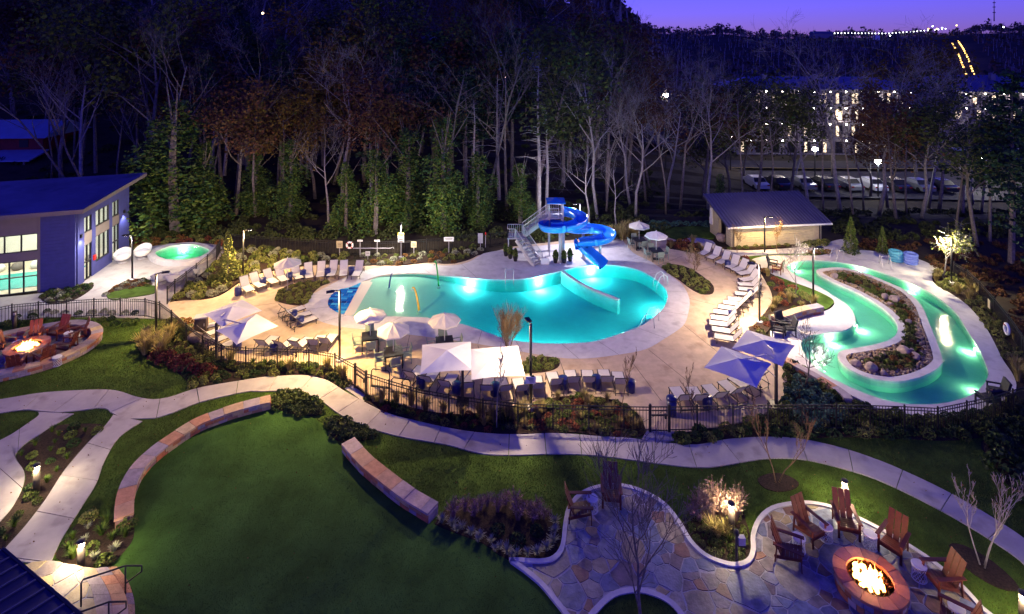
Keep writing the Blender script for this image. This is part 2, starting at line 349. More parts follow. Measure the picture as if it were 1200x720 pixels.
TURF = loop([(154,611),(157,590),(162,570),(172,552),(190,533),(211,515),(237,501),(264,489),(290,481),(318,476),(336,484),(362,488),(380,500),(388,510),(402,528),(414,546),(432,565),(452,583),(477,599),(500,611),(513,617),(540,628),(566,638),(595,657),(613,672),(632,688),(648,707),(662,725),(680,752),(690,790),(500,840),(200,820),(160,760),(157,700),(147,680),(130,663),(150,642),(157,628)], sm=3)

def smst(a, b, x): t = min(1, max(0, (x-a)/(b-a))); return t*t*(3-2*t)
def terrain(x, y):
    a = x/max(y, 8.0); w = 1-smst(.08, .36, a)
    side = smst(45, 60, abs(x)) if y < 42 else 0
    h = w*smst(42, 150, y)*36+(1-w)*(-4.0*smst(44, 64, y)-5*smst(110, 200, y))
    far = smst(240, 520, y)*(1-w)*(27+6*smst(.80, .87, a)+(2.5 if a < .55 else 0)*math.sin(a*19+.6)+1.2*math.sin(a*53)); h += far-smst(560, 1500, y)*8
    h += (math.sin(x*.11+y*.07)+math.sin(y*.13-x*.05))*.35*smst(44, 70, y)*(1 if y < 60 or w > .5 else .25)
    if x < -34 and y < 80: h += smst(34, 70, -x)*3
    return -.06+h
# ground: terrain grid with a level inner field in which the pools are sunk
XR, Y0, Y1 = 34.0, -6.0, 41.5
xs = sorted(set([-3000,-1800,-1000,-600,-400,-300,-240,-200,-170,-145,-125,-110,-98]+list(range(-88, 89, 6))+[-34,34]+[98,110,125,145,170,200,240,300,400,600,1000,1800,3000]))
xs = [x for x in xs if not (-34 < x < 34 and x not in range(-30, 31, 6))]
ys = [-3000,-800,-200,-60,-20,-6]+[float(v) for v in (2,10,18,26,34,41.5)]+[44,47,50,54,58,62,67,72,78,85,93,102,112,124,138,155,175,200,225,250,280,310,340,370,400,430,460,490,520,560,620,700,850,1100,1500,2200,3200]
gm = MB(); idx = {}
for j, y in enumerate(ys):
    for i, x in enumerate(xs):
        idx[i, j] = len(gm.v); gm.v.append(Vector((x, y, terrain(x, y) if (abs(x) > XR or y > Y1) and y > 0 else -.06)))
for j in range(len(ys)-1):
    for i in range(len(xs)-1):
        if -XR <= xs[i] and xs[i+1] <= XR and Y0 <= ys[j] and ys[j+1] <= Y1: continue
        gm.f.append((idx[i, j], idx[i+1, j], idx[i+1, j+1], idx[i, j+1]))
fld = [np.array(p, float) for p in ((-XR, Y0), (XR, Y0), (XR, Y1), (-XR, Y1))]
v, f = cdt(fld, [POOL, RIVER, SPACOPE]); o = len(gm.v); gm.v += [Vector((p[0], p[1], -.06)) for p in v]; gm.f += [tuple(int(o+k) for k in t) for t in f]
tag(gm.build('ground', M['soil'], None, False), kind='structure')

slab('lawn', LAWN, [], 0.0, M['lawn'], .05)
slab('turf', TURF, [], .014, M['turf'], .02)
slab('pool_deck', DECK, [COPE], .030, M['deck'], .1)
cp = slab('pool_coping', COPE, [offset(POOL, .012)], .034, M['coping'], .12)
slab('river_deck', RDECK, [offset(RIVER, .012)], .036, M['coping'], .12)
slab('spa_deck', SPADECK, [SPACOPE], .020, M['conc'], .1)
# saw cuts in the deck
jm = MB()
for a, b in (((655,420),(668,455)),((760,410),(835,470)),((735,417),(775,470)),((835,450),(750,497)),((808,350),(880,368)),((800,380),(850,420)),((560,405),(575,450)),((480,393),(470,440)),((400,385),(385,420)),((357,360),(300,385)),((360,350),(290,360)),((790,325),(845,310)),((770,312),(800,300)),((700,421),(712,440))):
    A, B = G(*a, .0315), G(*b, .0315); d = (B-A).normalized(); n = Vector((-d.y, d.x, 0))*.012; jm.sheet([A-n, B-n, B+n, A+n])
tag(jm.build('deck_joints', M['joint']), kind='structure')
jm = MB()
cen = np.mean(POOL, axis=0)
PO, CO = offset(POOL, .03), COPE
for k in range(0, len(PO), 7):
    p = PO[k]; q = min(CO, key=lambda c: np.linalg.norm(c-(p+(p-cen)/np.linalg.norm(p-cen)*1.0)))
    A = Vector((*p, .0352)); B = Vector((*q, .0352)); d = (B-A).normalized(); n = Vector((-d.y, d.x, 0))*.008
    if (B-A).length < 3.2: jm.sheet([A-n, B-n, B+n, A+n])
tag(jm.build('coping_joints', M['joint']), kind='structure')

def basin(name, L, zf, mt, top=.03, holes=()):
    L = ccw(L); xs_ = [p[0] for p in L]; ys_ = [p[1] for p in L]
    g = np.array([(x, y) for x in np.arange(min(xs_), max(xs_), .5) for y in np.arange(min(ys_), max(ys_), .5)])
    k = inside(g, offset(L, -.15))
    for h in holes: k &= ~inside(g, offset(h, .15))
    v, f = cdt(L, holes, g[k]); m = MB(); m.v = [Vector((p[0], p[1], zf(p[0], p[1]))) for p in v]; m.f = [tuple(map(int, t)) for t in f]
    for LL, s in [(L, 1)]+[(ccw(h), -1) for h in holes]:
        n = len(LL)
        for i in range(n):
            a, b = LL[i], LL[(i+1) % n]; o = len(m.v)
            m.v += [Vector((a[0], a[1], top)), Vector((b[0], b[1], top)), Vector((b[0], b[1], zf(*b)-.01)), Vector((a[0], a[1], zf(*a)-.01))]
            m.f.append((o, o+1, o+2, o+3))
    return tag(m.build(name, mt), kind='structure')
def water(name, L, z, zb, mt, holes=()):
    L = ccw(L); v, f = cdt(L, holes); n = len(v); m = MB()
    m.v = [Vector((p[0], p[1], z)) for p in v]+[Vector((p[0], p[1], zb)) for p in v]
    m.f = [tuple(map(int, t)) for t in f]+[tuple(int(q)+n for q in t[::-1]) for t in f]
    c = set((int(t[i]), int(t[(i+1) % 3])) for t in f for i in range(3))
    for a, b in c:
        if (b, a) not in c: m.f.append((b, a, a+n, b+n))
    return tag(m.build(name, mt), kind='structure')
bx0, bx1 = G(413,355).x, G(560,350).x
def pool_z(x, y):
    t = smst(G(465,350).x, G(625,350).x, x); d = -.0-.78*t
    return .025 if x < bx0 else max(-.80, -.035-.10*smst(bx0, bx0+2.5, x)+d)
basin('pool_basin', POOL, pool_z, M['plaster'])
PW = [p for p in POOL if p[0] >= bx0-.02]
water('pool_water', offset(PW, -.004), -.04, -1.0, M['water'])
basin('river_basin', RIVER, lambda x, y: -.46, M['rplast'], holes=[offset(ISLE, -.03)])
water('river_water', offset(RIVER, -.004), -.035, -.6, M['rwater'], holes=[offset(ISLE, .004)])
isle_in = offset(ISLE, -.34)
slab('island_coping', ISLE, [isle_in], .07, M['coping'], .3)
slab('island_bed', offset(isle_in, .01), [], .02, M['mulch'], .05)
basin('spa_basin', SPA, lambda x, y: -.45, M['rplast'], top=.33)
water('spa_water', offset(SPA, -.004), .24, -.5, M['rwater'])
slab('spa_coping', SPACOPE, [offset(SPA, .01)], .34, M['coping'], .42)

def sh_clip(P, p0, n):                        # keep the side where (p-p0).n <= 0
    out = []
    for i in range(len(P)):
        a, b = P[i-1], P[i]; da = (a-p0) @ n; db = (b-p0) @ n
        if da <= 0 and db > 0 or da > 0 and db <= 0: out.append(a+(b-a)*(da/(da-db)))
        if db <= 0: out.append(b)
    return out
def clip_convex(P, W):
    W = ccw(W); P = list(P)
    for i in range(len(W)):
        a, b = W[i-1], W[i]; t = b-a
        if np.linalg.norm(t) < 1e-6: continue
        P = sh_clip(P, a, np.array([t[1], -t[0]]))
        if len(P) < 3: return []
    return P
def voronoi_cells(seeds, gap, rad=None):
    S = np.array(seeds); out = []; rad = rad or [0]*len(S)
    for i, s in enumerate(S):
        d = np.linalg.norm(S-s, axis=1); W = [s+np.array(q) for q in ((-1.6,-1.6),(1.6,-1.6),(1.6,1.6),(-1.6,1.6))]
        for j in np.argsort(d)[1:26]:
            n = (S[j]-s)/d[j]; tt = (d[j]**2+rad[i]**2-rad[j]**2)/(2*d[j]); W = sh_clip(W, s+n*(tt-gap), n)
            if len(W) < 3: break
        if len(W) >= 3: out.append(W)
    return out
def rough_poly(W, amp):
    out = []; n = len(W)
    for i in range(n):
        a, b = W[i], W[(i+1) % n]; L = np.linalg.norm(b-a)
        out.append(a*.95+(W[i-1]*.025+b*.025)) if L > .05 else None
        if L > .25: out.append(a+(b-a)*random.uniform(.3, .7)+RNG.normal(0, amp, 2))
    return [p for p in out if p is not None]
def flagstones(parent, region, holes, z, size, mt, gap=.018, thick=.03):
    P = np.array(region); lo, hi = P.min(0)-.3, P.max(0)+.3; seeds = []
    tries = int((hi-lo)[0]*(hi-lo)[1]/size**2*14)
    for _ in range(tries):
        q = RNG.uniform(lo, hi); s = size*RNG.choice([.35, .5, .75, 1.2, 1.9])
        if all(np.linalg.norm(q-p)*1.0 > (s+r)/2 for p, r in seeds): seeds.append((q, s))
    cells = voronoi_cells([p for p, _ in seeds], gap, [r*.55 for _, r in seeds]); n = 0
    for W in cells:
        W = rough_poly(W, .022)
        if len(W) < 3: continue
        c = np.mean(W, axis=0)
        if any(inside([c], h)[0] for h in holes): continue
        W = clip_convex(region, W) if not inside(W, region).all() else W
        if len(W) < 3 or abs(area(W)) < .02: continue
        m = MB(); m.prism(W, z-thick, z+random.uniform(-.003, .008)); m.build('flagstone', mt, parent); n += 1
    return n

def strip_slabs(parent, A, B, z, mt, step, name='slab'):   # concrete walk poured in bays between two edges
    n = 140; A = resample_n(A, n); B = resample_n(B, n); mid = [(a+b)/2 for a, b in zip(A, B)]
    s = np.concatenate([[0], np.cumsum([np.linalg.norm(mid[i+1]-mid[i]) for i in range(n-1)])]); k = 0; i0 = 0
    while i0 < n-1:
        i1 = i0+1
        while i1 < n-1 and s[i1]-s[i0] < step: i1 += 1
        if n-1-i1 < 2: i1 = n-1
        t0 = (mid[min(i0+1, n-1)]-mid[i0]); t0 /= np.linalg.norm(t0); t1 = mid[i1]-mid[i1-1]; t1 /= np.linalg.norm(t1); g = .013
        a = [A[j].copy() for j in range(i0, i1+1)]; b = [B[j].copy() for j in range(i0, i1+1)]
        a[0] += t0*g; b[0] += t0*g; a[-1] -= t1*g; b[-1] -= t1*g
        m = MB(); nn = len(a); o = 0
        m.v = [Vector((*p, z)) for p in a]+[Vector((*p, z)) for p in b]+[Vector((*p, z-.1)) for p in a]+[Vector((*p, z-.1)) for p in b]
        for j in range(nn-1):
            m.f += [(j, j+1, nn+j+1, nn+j), (2*nn+j, 2*nn+j+1, j+1, j), (nn+j, nn+j+1, 3*nn+j+1, 3*nn+j)]
        m.f += [(0, nn, 3*nn, 2*nn), (nn-1, 2*nn-1, 4*nn-1, 3*nn-1)]
        m.build(name, mt, parent); i0 = i1; k += 1
    return k
def polyl(pts, sm=4): return smooth([np.array(G2(*p)) for p in pts], sm, False)
UP = [(-60,477),(0,469),(50,461),(100,458),(125,457.5),(142,460),(160,466),(180,469),(200,466),(225,457.5),(250,452),(300,444),(317,442),(356,440.6),(376,444),(390,450),(405,460),(427,472),(457,486),(500,497),(540,505),(575,509),(612,510),(650,508.5),(700,512),(735,514),(765,518),(805,522),(825,521),(850,516),(875,514),(900,513),(937,515),(987,526),(1030,540.5),(1062,554),(1100,572),(1137,592),(1175,615),(1200,632),(1240,662)]
LO = [(-60,497),(0,485),(30,481),(45,482.5),(66,484),(87,485),(110,479.5),(125,480),(133,487),(150,492),(167,494),(196,487),(235.5,472),(288,460),(300,460),(325,459),(357,462),(377,471),(392,482.5),(412,494),(440,505),(475,514),(525,522.5),(562,532.5),(600,534.5),(650,533),(700,535),(740,540),(793,547),(827,549),(851,546),(882,540.5),(909,538),(945,540),(987,550),(1025,562),(1075,585),(1125,612),(1170,640),(1200,662),(1225,690)]
path = bpy.data.objects.new('path', None); link(path); tag(path, kind='structure')
def pair(A, B):   # bays cut square to the walk: match each upper point to the nearest lower one, monotonically
    A = resample_n(A, 160); B0 = np.array(resample_n(B, 900)); out = []; j = 0
    for a in A:
        w = np.linalg.norm(B0-a, axis=1); w[:j] = 9e9; w[j+40:] = 9e9; j = int(np.argmin(w)); out.append(B0[j])
    out[-1] = B0[-1]
    return A, out
def strip_pair(parent, A, B, z, mt, step): 
    n = len(A); mid = [(a+b)/2 for a, b in zip(A, B)]
    s = np.concatenate([[0], np.cumsum([np.linalg.norm(mid[i+1]-mid[i]) for i in range(n-1)])]); i0 = 0
    while i0 < n-1:
        i1 = i0+1
        while i1 < n-1 and s[i1]-s[i0] < step: i1 += 1
        if s[-1]-s[i1] < step*.4: i1 = n-1
        t = mid[i1]-mid[i0]; t /= np.linalg.norm(t); g = .013
        a = [A[j].copy() for j in range(i0, i1+1)]; b = [B[j].copy() for j in range(i0, i1+1)]
        a[0] = a[0]+t*g; b[0] = b[0]+t*g; a[-1] = a[-1]-t*g; b[-1] = b[-1]-t*g
        m = MB(); nn = len(a)
        m.v = [Vector((*p, z)) for p in a]+[Vector((*p, z)) for p in b]+[Vector((*p, z-.1)) for p in a]+[Vector((*p, z-.1)) for p in b]
        for j in range(nn-1): m.f += [(j, nn+j, nn+j+1, j+1), (2*nn+j, j, j+1, 2*nn+j+1), (nn+j, 3*nn+j, 3*nn+j+1, nn+j+1)]
        m.f += [(0, 2*nn, 3*nn, nn), (nn-1, 2*nn-1, 4*nn-1, 3*nn-1)]
        m.build('slab', mt, parent); i0 = i1
strip_pair(path, *pair(polyl(UP), polyl(LO)), .035, M['conc'], 1.25)
strip_slabs(path, polyl([(133,487),(123,500),(103,520),(83,543),(70,560),(53,587),(30,617),(5,645),(-4,656)]), polyl([(167,494.5),(140,513),(123,540),(113,567),(97,593),(80,620),(70,637),(62,655),(58,664)]), .034, M['conc'], 1.5)
strip_slabs(path, polyl([(45,483.5),(45,488),(32,497.5),(15,509),(0,517),(-30,532),(-60,550)]), polyl([(87,485.5),(62,500),(47,509.5),(27,523),(18,537),(28,553),(27,570),(13,597),(-12,625)]), .033, M['conc'], 1.5)
gatepad = slab('slab', [np.array(G2(*p)) for p in ((404,456),(413,449),(432,462),(432,470),(425,471))], [], .030, M['conc'], .08, parent=path)
slab('slab', [np.array(G2(*p)) for p in ((757,506),(789,506),(790,517),(770,519.5),(752,516))], [], .0325, M['conc'], .08, parent=path)
# walks by the bath house
path2 = slab('bathhouse_walk', loop([(800,284),(812,279),(835,283),(842,291),(870,294),(930,291),(965,286),(985,281),(1000,285),(985,294),(950,296),(900,298),(862,301),(840,294)], sm=3), [], .026, M['coping'], .08)

# flagstone patio with its curb
PATIO = loop([(595,657),(632,658),(648,654),(657,641),(660,617),(665,596),(679,580),(700.5,571),(729.5,569.6),(756,577.5),(780,592),(798,614),(811,635.5),(827,651),(845.5,659),(861,662),(874.6,658),(880,646),(880,628),(888,609),(903.6,596),(928,590.5),(950,590),(975,595),(1005,607.5),(1030,620),(1065,640),(1095,660),(1125,685),(1152,714),(1190,760),(1100,850),(700,850),(680,752),(662,725),(648,707),(632,688),(613,672)], sm=3)
TREEWELL = loop([(694,735),(703,718),(720,703),(740,698),(757,699),(778,707),(793,720),(800,740),(770,770),(720,768)], sm=3)
pin = offset(PATIO, -.13)
patio = slab('patio', pin, [offset(TREEWELL, .12)], .034, M['mortar'], .05)
flagstones(patio, pin, [offset(TREEWELL, .1)], .042, .52, M['flag'], .012)
def ring(name, L, w, z, mt, parent=None, d=.12):
    Lc = ccw(L); return slab(name, offset(Lc, w/2), [offset(Lc, -w/2)], z, mt, d, parent=parent)
ring('patio_curb', offset(PATIO, -.065), .13, .085, M['curb'])
ring('tree_well_curb', offset(TREEWELL, .07), .15, .085, M['curb'])
slab('tree_well_lawn', TREEWELL, [], .05, M['lawn'], .05)

# sunken fire court on the left
COURT = loop([(-90,425),(-40,436),(0,442),(50,430),(87,416),(110,401),(117,391),(112,382),(87,377),(50,382),(12,390),(-40,402),(-90,412)], sm=3)
court = slab('fire_court', COURT, [], .032, M['mortar'], .05)
flagstones(court, COURT, [], .04, .6, M['flag'], .012)

# planting beds
BEDS = {}
def bed(key, pts, z=.012, mt='mulch', sm=3):
    L = loop(pts, sm=sm); BEDS[key] = ccw(L); slab('planting_bed' if mt == 'mulch' else 'lawn_patch', L, [], z, M[mt], .06); return L
bed('arc', [(205,352),(237,351),(257,346),(275,334),(290,324),(310,319),(330,314),(350,311),(380,307),(410,305),(410,299),(360,298),(340,295),(320,292),(296,290),(265,300),(250,311),(232,325),(215,340)])
bed('oval', [(322,350),(330,340),(342,334),(365,331),(387,331),(375,337),(365,347),(360,356),(350,359),(335,357),(325,354)], .05)
bed('rear', [(425,311),(440,312),(460,312),(480,310),(500,308),(520,310),(535,309),(550,305),(560,300),(566,297),(560,289),(530,293),(500,296),(460,299),(425,300)], .05)
bed('kidney', [(777,315),(785,310.5),(800,312.5),(815,319),(827,327.5),(836,336),(835,345),(822,345.5),(810,340),(797,330),(785,322)], .05)
bed('lamp', [(607,437),(615,425),(625,420),(650,420),(656,427),(650,434),(630,438)], .05)
bed('fence', [(427,471),(431,465),(460,473),(500,483),(540,487),(600,480),(640,469),(680,465),(722,471),(746,485),(755,500),(755,510),(735,513.5),(700,511.5),(675,508),(632,509),(600,509.5),(575,508),(540,504),(500,496),(457,485)], .05)
bed('leftfence', [(402,457),(387,447),(376,443),(356,440),(317,441),(300,443),(250,451),(225,456),(222,450),(205,435),(185,425),(165,415),(160,400),(172,386),(185,378),(205,373),(222,389),(237,406),(258,421),(288,426),(325,427),(362,428),(392,434),(412,452)], .02)
bed('rightfence', [(790,509),(792,517),(805,521.5),(825,520.5),(850,515.5),(875,513.5),(900,512.5),(937,514),(1000,513),(1060,515),(1110,517),(1150,513),(1195,503),(1210,480),(1190,468),(1160,479),(1125,488),(1095,490),(1060,488),(1030,482),(1005,470),(992,463),(950,439),(925,424),(917,440),(921,466),(907,481),(882,493),(840,502),(795,508)], .018)
bed('bank', [(1093,322),(1104,319),(1120,325),(1140,335),(1160,355),(1180,380),(1198,405),(1215,440),(1192,456),(1188,440),(1176,422),(1165,400),(1152,378),(1134,358),(1114,344),(1096,333)], .02)
bed('planter', [(877,385),(886,381),(905,362),(906,349),(899,332),(886,313),(868,303),(872,301),(883,307),(892,315),(908,324),(928,334),(945,345),(960,362),(950,367),(925,374),(905,384),(897,392),(886,394)], .06)
bed('planterlawn', [(908,324.5),(928,331.5),(953,340.5),(974,351),(976,358),(964,364.5),(950,356),(930,343)], .07, 'lawn')
bed('spafront', [(125,347),(130,340),(143,332),(155,328),(172,328),(178,333),(172,337),(130,344)], .05)
bed('spalawn', [(125,347.5),(132,343),(177,335.5),(183,340),(180,345),(150,350),(132,352.5)], .055, 'lawn')
bed('building', [(47,350),(55,342.5),(75,338),(100,333),(110,335.5),(100,345),(82,354),(60,357)], .05)
bed('sparear', [(148,298),(165,292),(200,286),(245,285),(262,290),(262,280),(200,279),(150,285)], .03)
bed('rustbed', [(781,289),(785,284),(807,284),(820,288),(826,297),(808,296.5),(795,294),(784,292)], .05)
bed('backlawn', [(745,278),(765,269),(830,266),(836,280),(812,277.5),(790,281),(775,276)], .03, 'lawn')
bed('bathlawn', [(862,303),(900,299.5),(950,297.5),(965,298.5),(940,300),(917,299.5),(890,301.5),(880,306)], .035, 'lawn')
bed('bathbed', [(850,291.5),(880,289),(930,286),(962,282.5),(972,283.5),(930,289.5),(880,292.5),(855,293.5)], .04)
bed('walkbed', [(123,500),(103,519),(83,542),(70,559),(53,586),(30,616),(5,644),(-12,640),(-6,620),(13,598),(28,570),(29,553),(19,537),(28,524),(50,508),(64,500),(95,497)], .02)
bed('stepbed', [(134,611),(155,611),(157,628),(150,642),(130,662),(105,668),(66,655),(76,635),(90,615),(110,605)], .02)
bed('plume', [(511,612),(524,596),(547,587),(584,584),(619,587),(648,604),(658,620),(655,641),(647,653),(632,657),(595,656.5),(566,638),(540,628),(513,617)], .02)
bed('patiobed', [(799,612),(809,593),(827,583),(845,580),(867,585),(872,604),(879,628),(879,646),(873,657),(861,661),(845,658),(827,650),(811,634)], .02)
bed('walltop', [(318,466),(330,461),(350,462),(370,472),(378,484),(362,488),(336,484),(319,476)], .02)
bed('wallbush', [(383,497),(400,492),(430,505),(444,511),(425,517),(402,519),(388,511)], .02)
bed('treering', [(888,562),(900,556),(918,556),(936,566),(930,574),(912,577),(895,572)], .02)
bed('treering2', [(1112,640),(1130,640),(1165,660),(1195,690),(1170,690),(1130,665)], .02)
bed('eastdark', [(1150,518),(1195,506),(1240,520),(1330,640),(1250,640),(1190,580),(1165,545)], .02)
# path joins the steps: landing and curved treads of stone
# ---------------------------------------------------------------- stonework
def seat_wall(name, label, pts, w, h, rows=2, cap=.07, group=None, cat='stone wall', sides=(1, -1), step=.1, caplen=(.55, .95)):
    P = resample(pts, step); n = len(P); t = thing(name, label, cat, (P[n//2][0], P[n//2][1], 0), 0, group); org = np.array(P[n//2])
    T = []
    for i in range(n):
        d = P[min(i+1, n-1)]-P[max(i-1, 0)]; d /= np.linalg.norm(d); T.append(np.array([d[1], -d[0]]))
    def piece(nm, i0, i1, o0, o1, z0, z1, mt, g=.006):
        m = MB(); k = i1-i0+1; idx_ = list(range(i0, i1+1)); a = []; b = []
        for q, i in enumerate(idx_):
            p = P[i]-org; e = (P[min(i+1, n-1)]-P[max(i-1, 0)]); e = e/np.linalg.norm(e)*(g if q == 0 else -g if q == k-1 else 0)
            a.append(p+T[i]*o0+e); b.append(p+T[i]*o1+e)
        m.v = [Vector((*p, z0)) for p in a]+[Vector((*p, z0)) for p in b]+[Vector((*p, z1)) for p in a]+[Vector((*p, z1)) for p in b]
        for j in range(k-1): m.f += [(2*k+j, 2*k+j+1, 3*k+j+1, 3*k+j), (j, k+j, k+j+1, j+1), (j, j+1, 2*k+j+1, 2*k+j), (k+j+1, k+j, 3*k+j, 3*k+j+1)]
        m.f += [(0, 2*k, 3*k, k), (k-1, 2*k-1, 4*k-1, 3*k-1)]
        return m.build(nm, mt, t)
    piece('core', 0, n-1, -w/2+.045, w/2-.045, -.04, h-cap, M['mortar'])
    i = 0
    while i < n-1:
        j = min(n-1, i+max(2, int(random.uniform(*caplen)/step)))
        if n-1-j < 3: j = n-1
        piece('cap_stone', i, j, -w/2-.02-random.uniform(0, .012), w/2+.02+random.uniform(0, .012), h-cap+.002, h+random.uniform(-.006, .006), M['capst']); i = j
    hh = (h-cap+.02)/rows
    for sd in sides:
        for r in range(rows):
            i = 0
            while i < n-1:
                j = min(n-1, i+random.choice([2, 3, 3, 4, 5]))
                if n-1-j < 2: j = n-1
                q = w/2+random.uniform(-.008, .008)
                piece('stone', i, j, *sorted((sd*q, sd*(w/2-.07))), -.02+r*hh+.005, -.02+(r+1)*hh-.005, M['stone']); i = j
    for e, i0 in ((-1, 0), (1, n-1)):                 # end faces
        d = (P[1]-P[0]) if e < 0 else (P[-1]-P[-2]); d = d/np.linalg.norm(d)*e
        for r in range(rows):
            c = P[i0]-org+d*.0; m = MB(); m.box((c[0]+d[0]*.004, c[1]+d[1]*.004, -.02+(r+.5)*hh), (.03, w-.02, hh-.01), math.atan2(d[1], d[0])); m.build('stone', M['stone'], t)
    return t
lw_o = [(135,609),(136,586),(143,559),(162,538),(188,517),(225,493),(262,479),(299,467),(318,463)]
lw_i = [(155.6,601.5),(155.6,580),(163,559),(177.5,535.5),(201,517),(235.5,496),(262,485),(288,477.5),(316,471)]
HW = .32
mid = lambda A, B, z: smooth([(np.array(G2(*a, z))+np.array(G2(*b, z)))/2 for a, b in zip(resample_n(np.array(A, float), 9), resample_n(np.array(B, float), 9))], 4, False)
seat_wall('seat_wall', 'long curved stone seat wall arching round the far left of the dark green turf', mid(lw_o, lw_i, HW), .46, HW, group='stone seat walls beside the turf')
rw_o = [(414,512.5),(432,532.5),(455,550),(480,570),(512,589)]; rw_i = [(401,520),(417.5,539),(440,560),(470,582.5),(503,602)]
seat_wall('seat_wall', 'short reddish stone seat wall slanting along the right side of the turf', mid(rw_o, rw_i, HW+.02), .46, HW+.02, group='stone seat walls beside the turf')
seat_wall('court_wall', 'low stone seat wall curving round the left fire court', smooth([np.array(G2(*p, .36)) for p in [(-80,446),(-20,439),(0,436),(50,424),(87,410),(108,397),(114,388),(108,381),(87,377.5),(50,382),(12,389),(-20,396)]], 4, False), .42, .36, caplen=(.4, .7))
seat_wall('planter_wall', 'stone seat wall at the planter end between lamp post and river', smooth([np.array(G2(*p, .4)) for p in [(906,372),(918,369),(932,364),(950,360),(962,358)]], 4, False), .4, .42)
seat_wall('retaining_wall', 'low stone retaining wall dropping from the river deck towards the fence', smooth([np.array(G2(*p)) for p in [(915,423),(930,432),(950,443),(970,455),(988,467),(994,474)]], 4, False), .3, .25)

def fire_pit(name, label, c, r, rin, h, cat='fire pit'):
    t = thing(name, label, cat, c, random.random(), 'round stone gas fire pits')
    m = MB(); m.lathe([(r-.09, -.02), (r-.09, h-.1)], 28); m.build('core', M['mortar'], t)
    rows = 2
    for q in range(rows):
        a = q*.2
        while a < 2*math.pi+q*.2-.1:
            da = random.uniform(.2, .34); z0 = q*(h-.08)/rows; k = 4; P1 = [(np.array([math.cos(a+da*i/k), math.sin(a+da*i/k)])) for i in range(k+1)]
            rr = r-.03+random.uniform(-.008, .008); mm = MB(); mm.prism([p*rr*1 for p in P1]+[p*(r-.1) for p in P1[::-1]], z0+.006, z0+(h-.08)/rows-.006); mm.build('stone', M['stone'], t); a += da+.012
    n = 12
    for i in range(n):
        a0 = 2*math.pi*i/n+.008; a1 = 2*math.pi*(i+1)/n-.008; k = 5; P1 = [np.array([math.cos(a0+(a1-a0)*j/k), math.sin(a0+(a1-a0)*j/k)]) for j in range(k+1)]
        mm = MB(); mm.prism([p*(r+.01) for p in P1]+[p*rin for p in P1[::-1]], h-.078, h+random.uniform(-.004, .004)); mm.build('cap_stone', M['pitcap'], t)
    m = MB(); m.lathe([(rin+.03, h-.16), (rin+.03, h-.1)], 24); m.build('burner_pan', M['black'], t)
    V = []; F = []                              # fire glass
    for i in range(420):
        a = random.uniform(0, 6.28); q = rin*math.sqrt(random.random())*.98; s = random.uniform(.015, .035); b = len(V)
        cc = np.array([q*math.cos(a), q*math.sin(a), h-.10+random.uniform(0, .03)])
        for k in range(4): V.append(cc+RNG.normal(0, s, 3))
        F += [(b, b+1, b+2), (b, b+2, b+3), (b, b+3, b+1), (b+1, b+3, b+2)]
    g = npobj('fire_glass', V, F, mat('fire_glass', (.16,.07,.03), .2, .3, 20, isl=1, ramp=[(.5,.3,.15), (.2,.12,.08), (.9,.5,.2)]), t); g['kind'] = 'stuff'
    fl = emit('flame', (1.0, .42, .08), 14); fl2 = emit('flame_core', (1.0, .66, .26), 26)
    for i in range(34):                          # tongues of flame
        a = random.uniform(0, 6.28); q = rin*.74*math.sqrt(random.random()); hh = random.uniform(.12, .36)*(1.25-q/rin); w = random.uniform(.05, .10); m = MB(); P = []; rr = []
        lx, ly = random.uniform(-.05, .05), random.uniform(-.05, .05); tw = random.uniform(0, 6)
        for k in range(7):
            u = k/6; P.append((q*math.cos(a)+lx*u*u+.02*math.sin(tw+u*5)*u, q*math.sin(a)+ly*u*u+.02*math.cos(tw+u*4)*u, h-.09+hh*u)); rr.append(w*(math.sin(min(1, u*1.25+.22)*math.pi)**.8*.9+.04) if u < .98 else .002)
        m.tube(P, rr, 7); m.build('flame', fl2 if q < rin*.34 else fl, t, True)
    ld = bpy.data.lights.new('fire_light', 'POINT'); ld.energy = 85; ld.color = (1, .42, .12); ld.shadow_soft_size = .10
    lo = bpy.data.objects.new('fire_light', ld); link(lo, t); lo.location = (0, 0, h+.10)
    return t
PIT_R = G(1019.5, 676, .45); PIT_L = G(32, 405, .45)
fire_pit('fire_pit', 'round stone fire pit burning on the flagstone patio, lower right', (PIT_R.x, PIT_R.y, .04), .87, .55, .42)
fire_pit('fire_pit', 'round stone fire pit burning inside the walled court by the left edge', (PIT_L.x, PIT_L.y, .04), .87, .52, .42)

# landing and curved steps at the lower left
st = thing('stone_steps', 'curved stone steps and flagged landing beside the dark roof corner', 'steps', G(90, 690))
NOS = [[(97,664),(99,676),(106,688),(110,704),(111,740)], [(112,666),(118,676),(126,690),(131,706),(132,740)], [(126,664),(136,677),(144,690),(150,707),(151,740)], [(137,664),(149,679),(155,694),(158,710),(158,740)]]
zs = [.44, .30, .16]
org = Vector(st.location)
def wl(pts, z): return [np.array([*G2(*p, z)])-np.array([org.x, org.y]) for p in pts]
land = wl([(27,663),(45,658),(62,657),(80,661),(97,664)], .44)+wl(NOS[0][1:], .44)+wl([(60,760),(-60,760),(-40,700)], .44)
m = MB(); m.prism(smooth(land, 2, True), 0.0, .425); m.build('landing_base', M['mortar'], st)
reg = ccw(smooth(land, 2, True)); P_ = np.array(reg); lo_, hi_ = P_.min(0), P_.max(0); sd = []
for _ in range(900):
    q = RNG.uniform(lo_, hi_)
    if all(np.linalg.norm(q-p) > .42 for p in sd): sd.append(q)
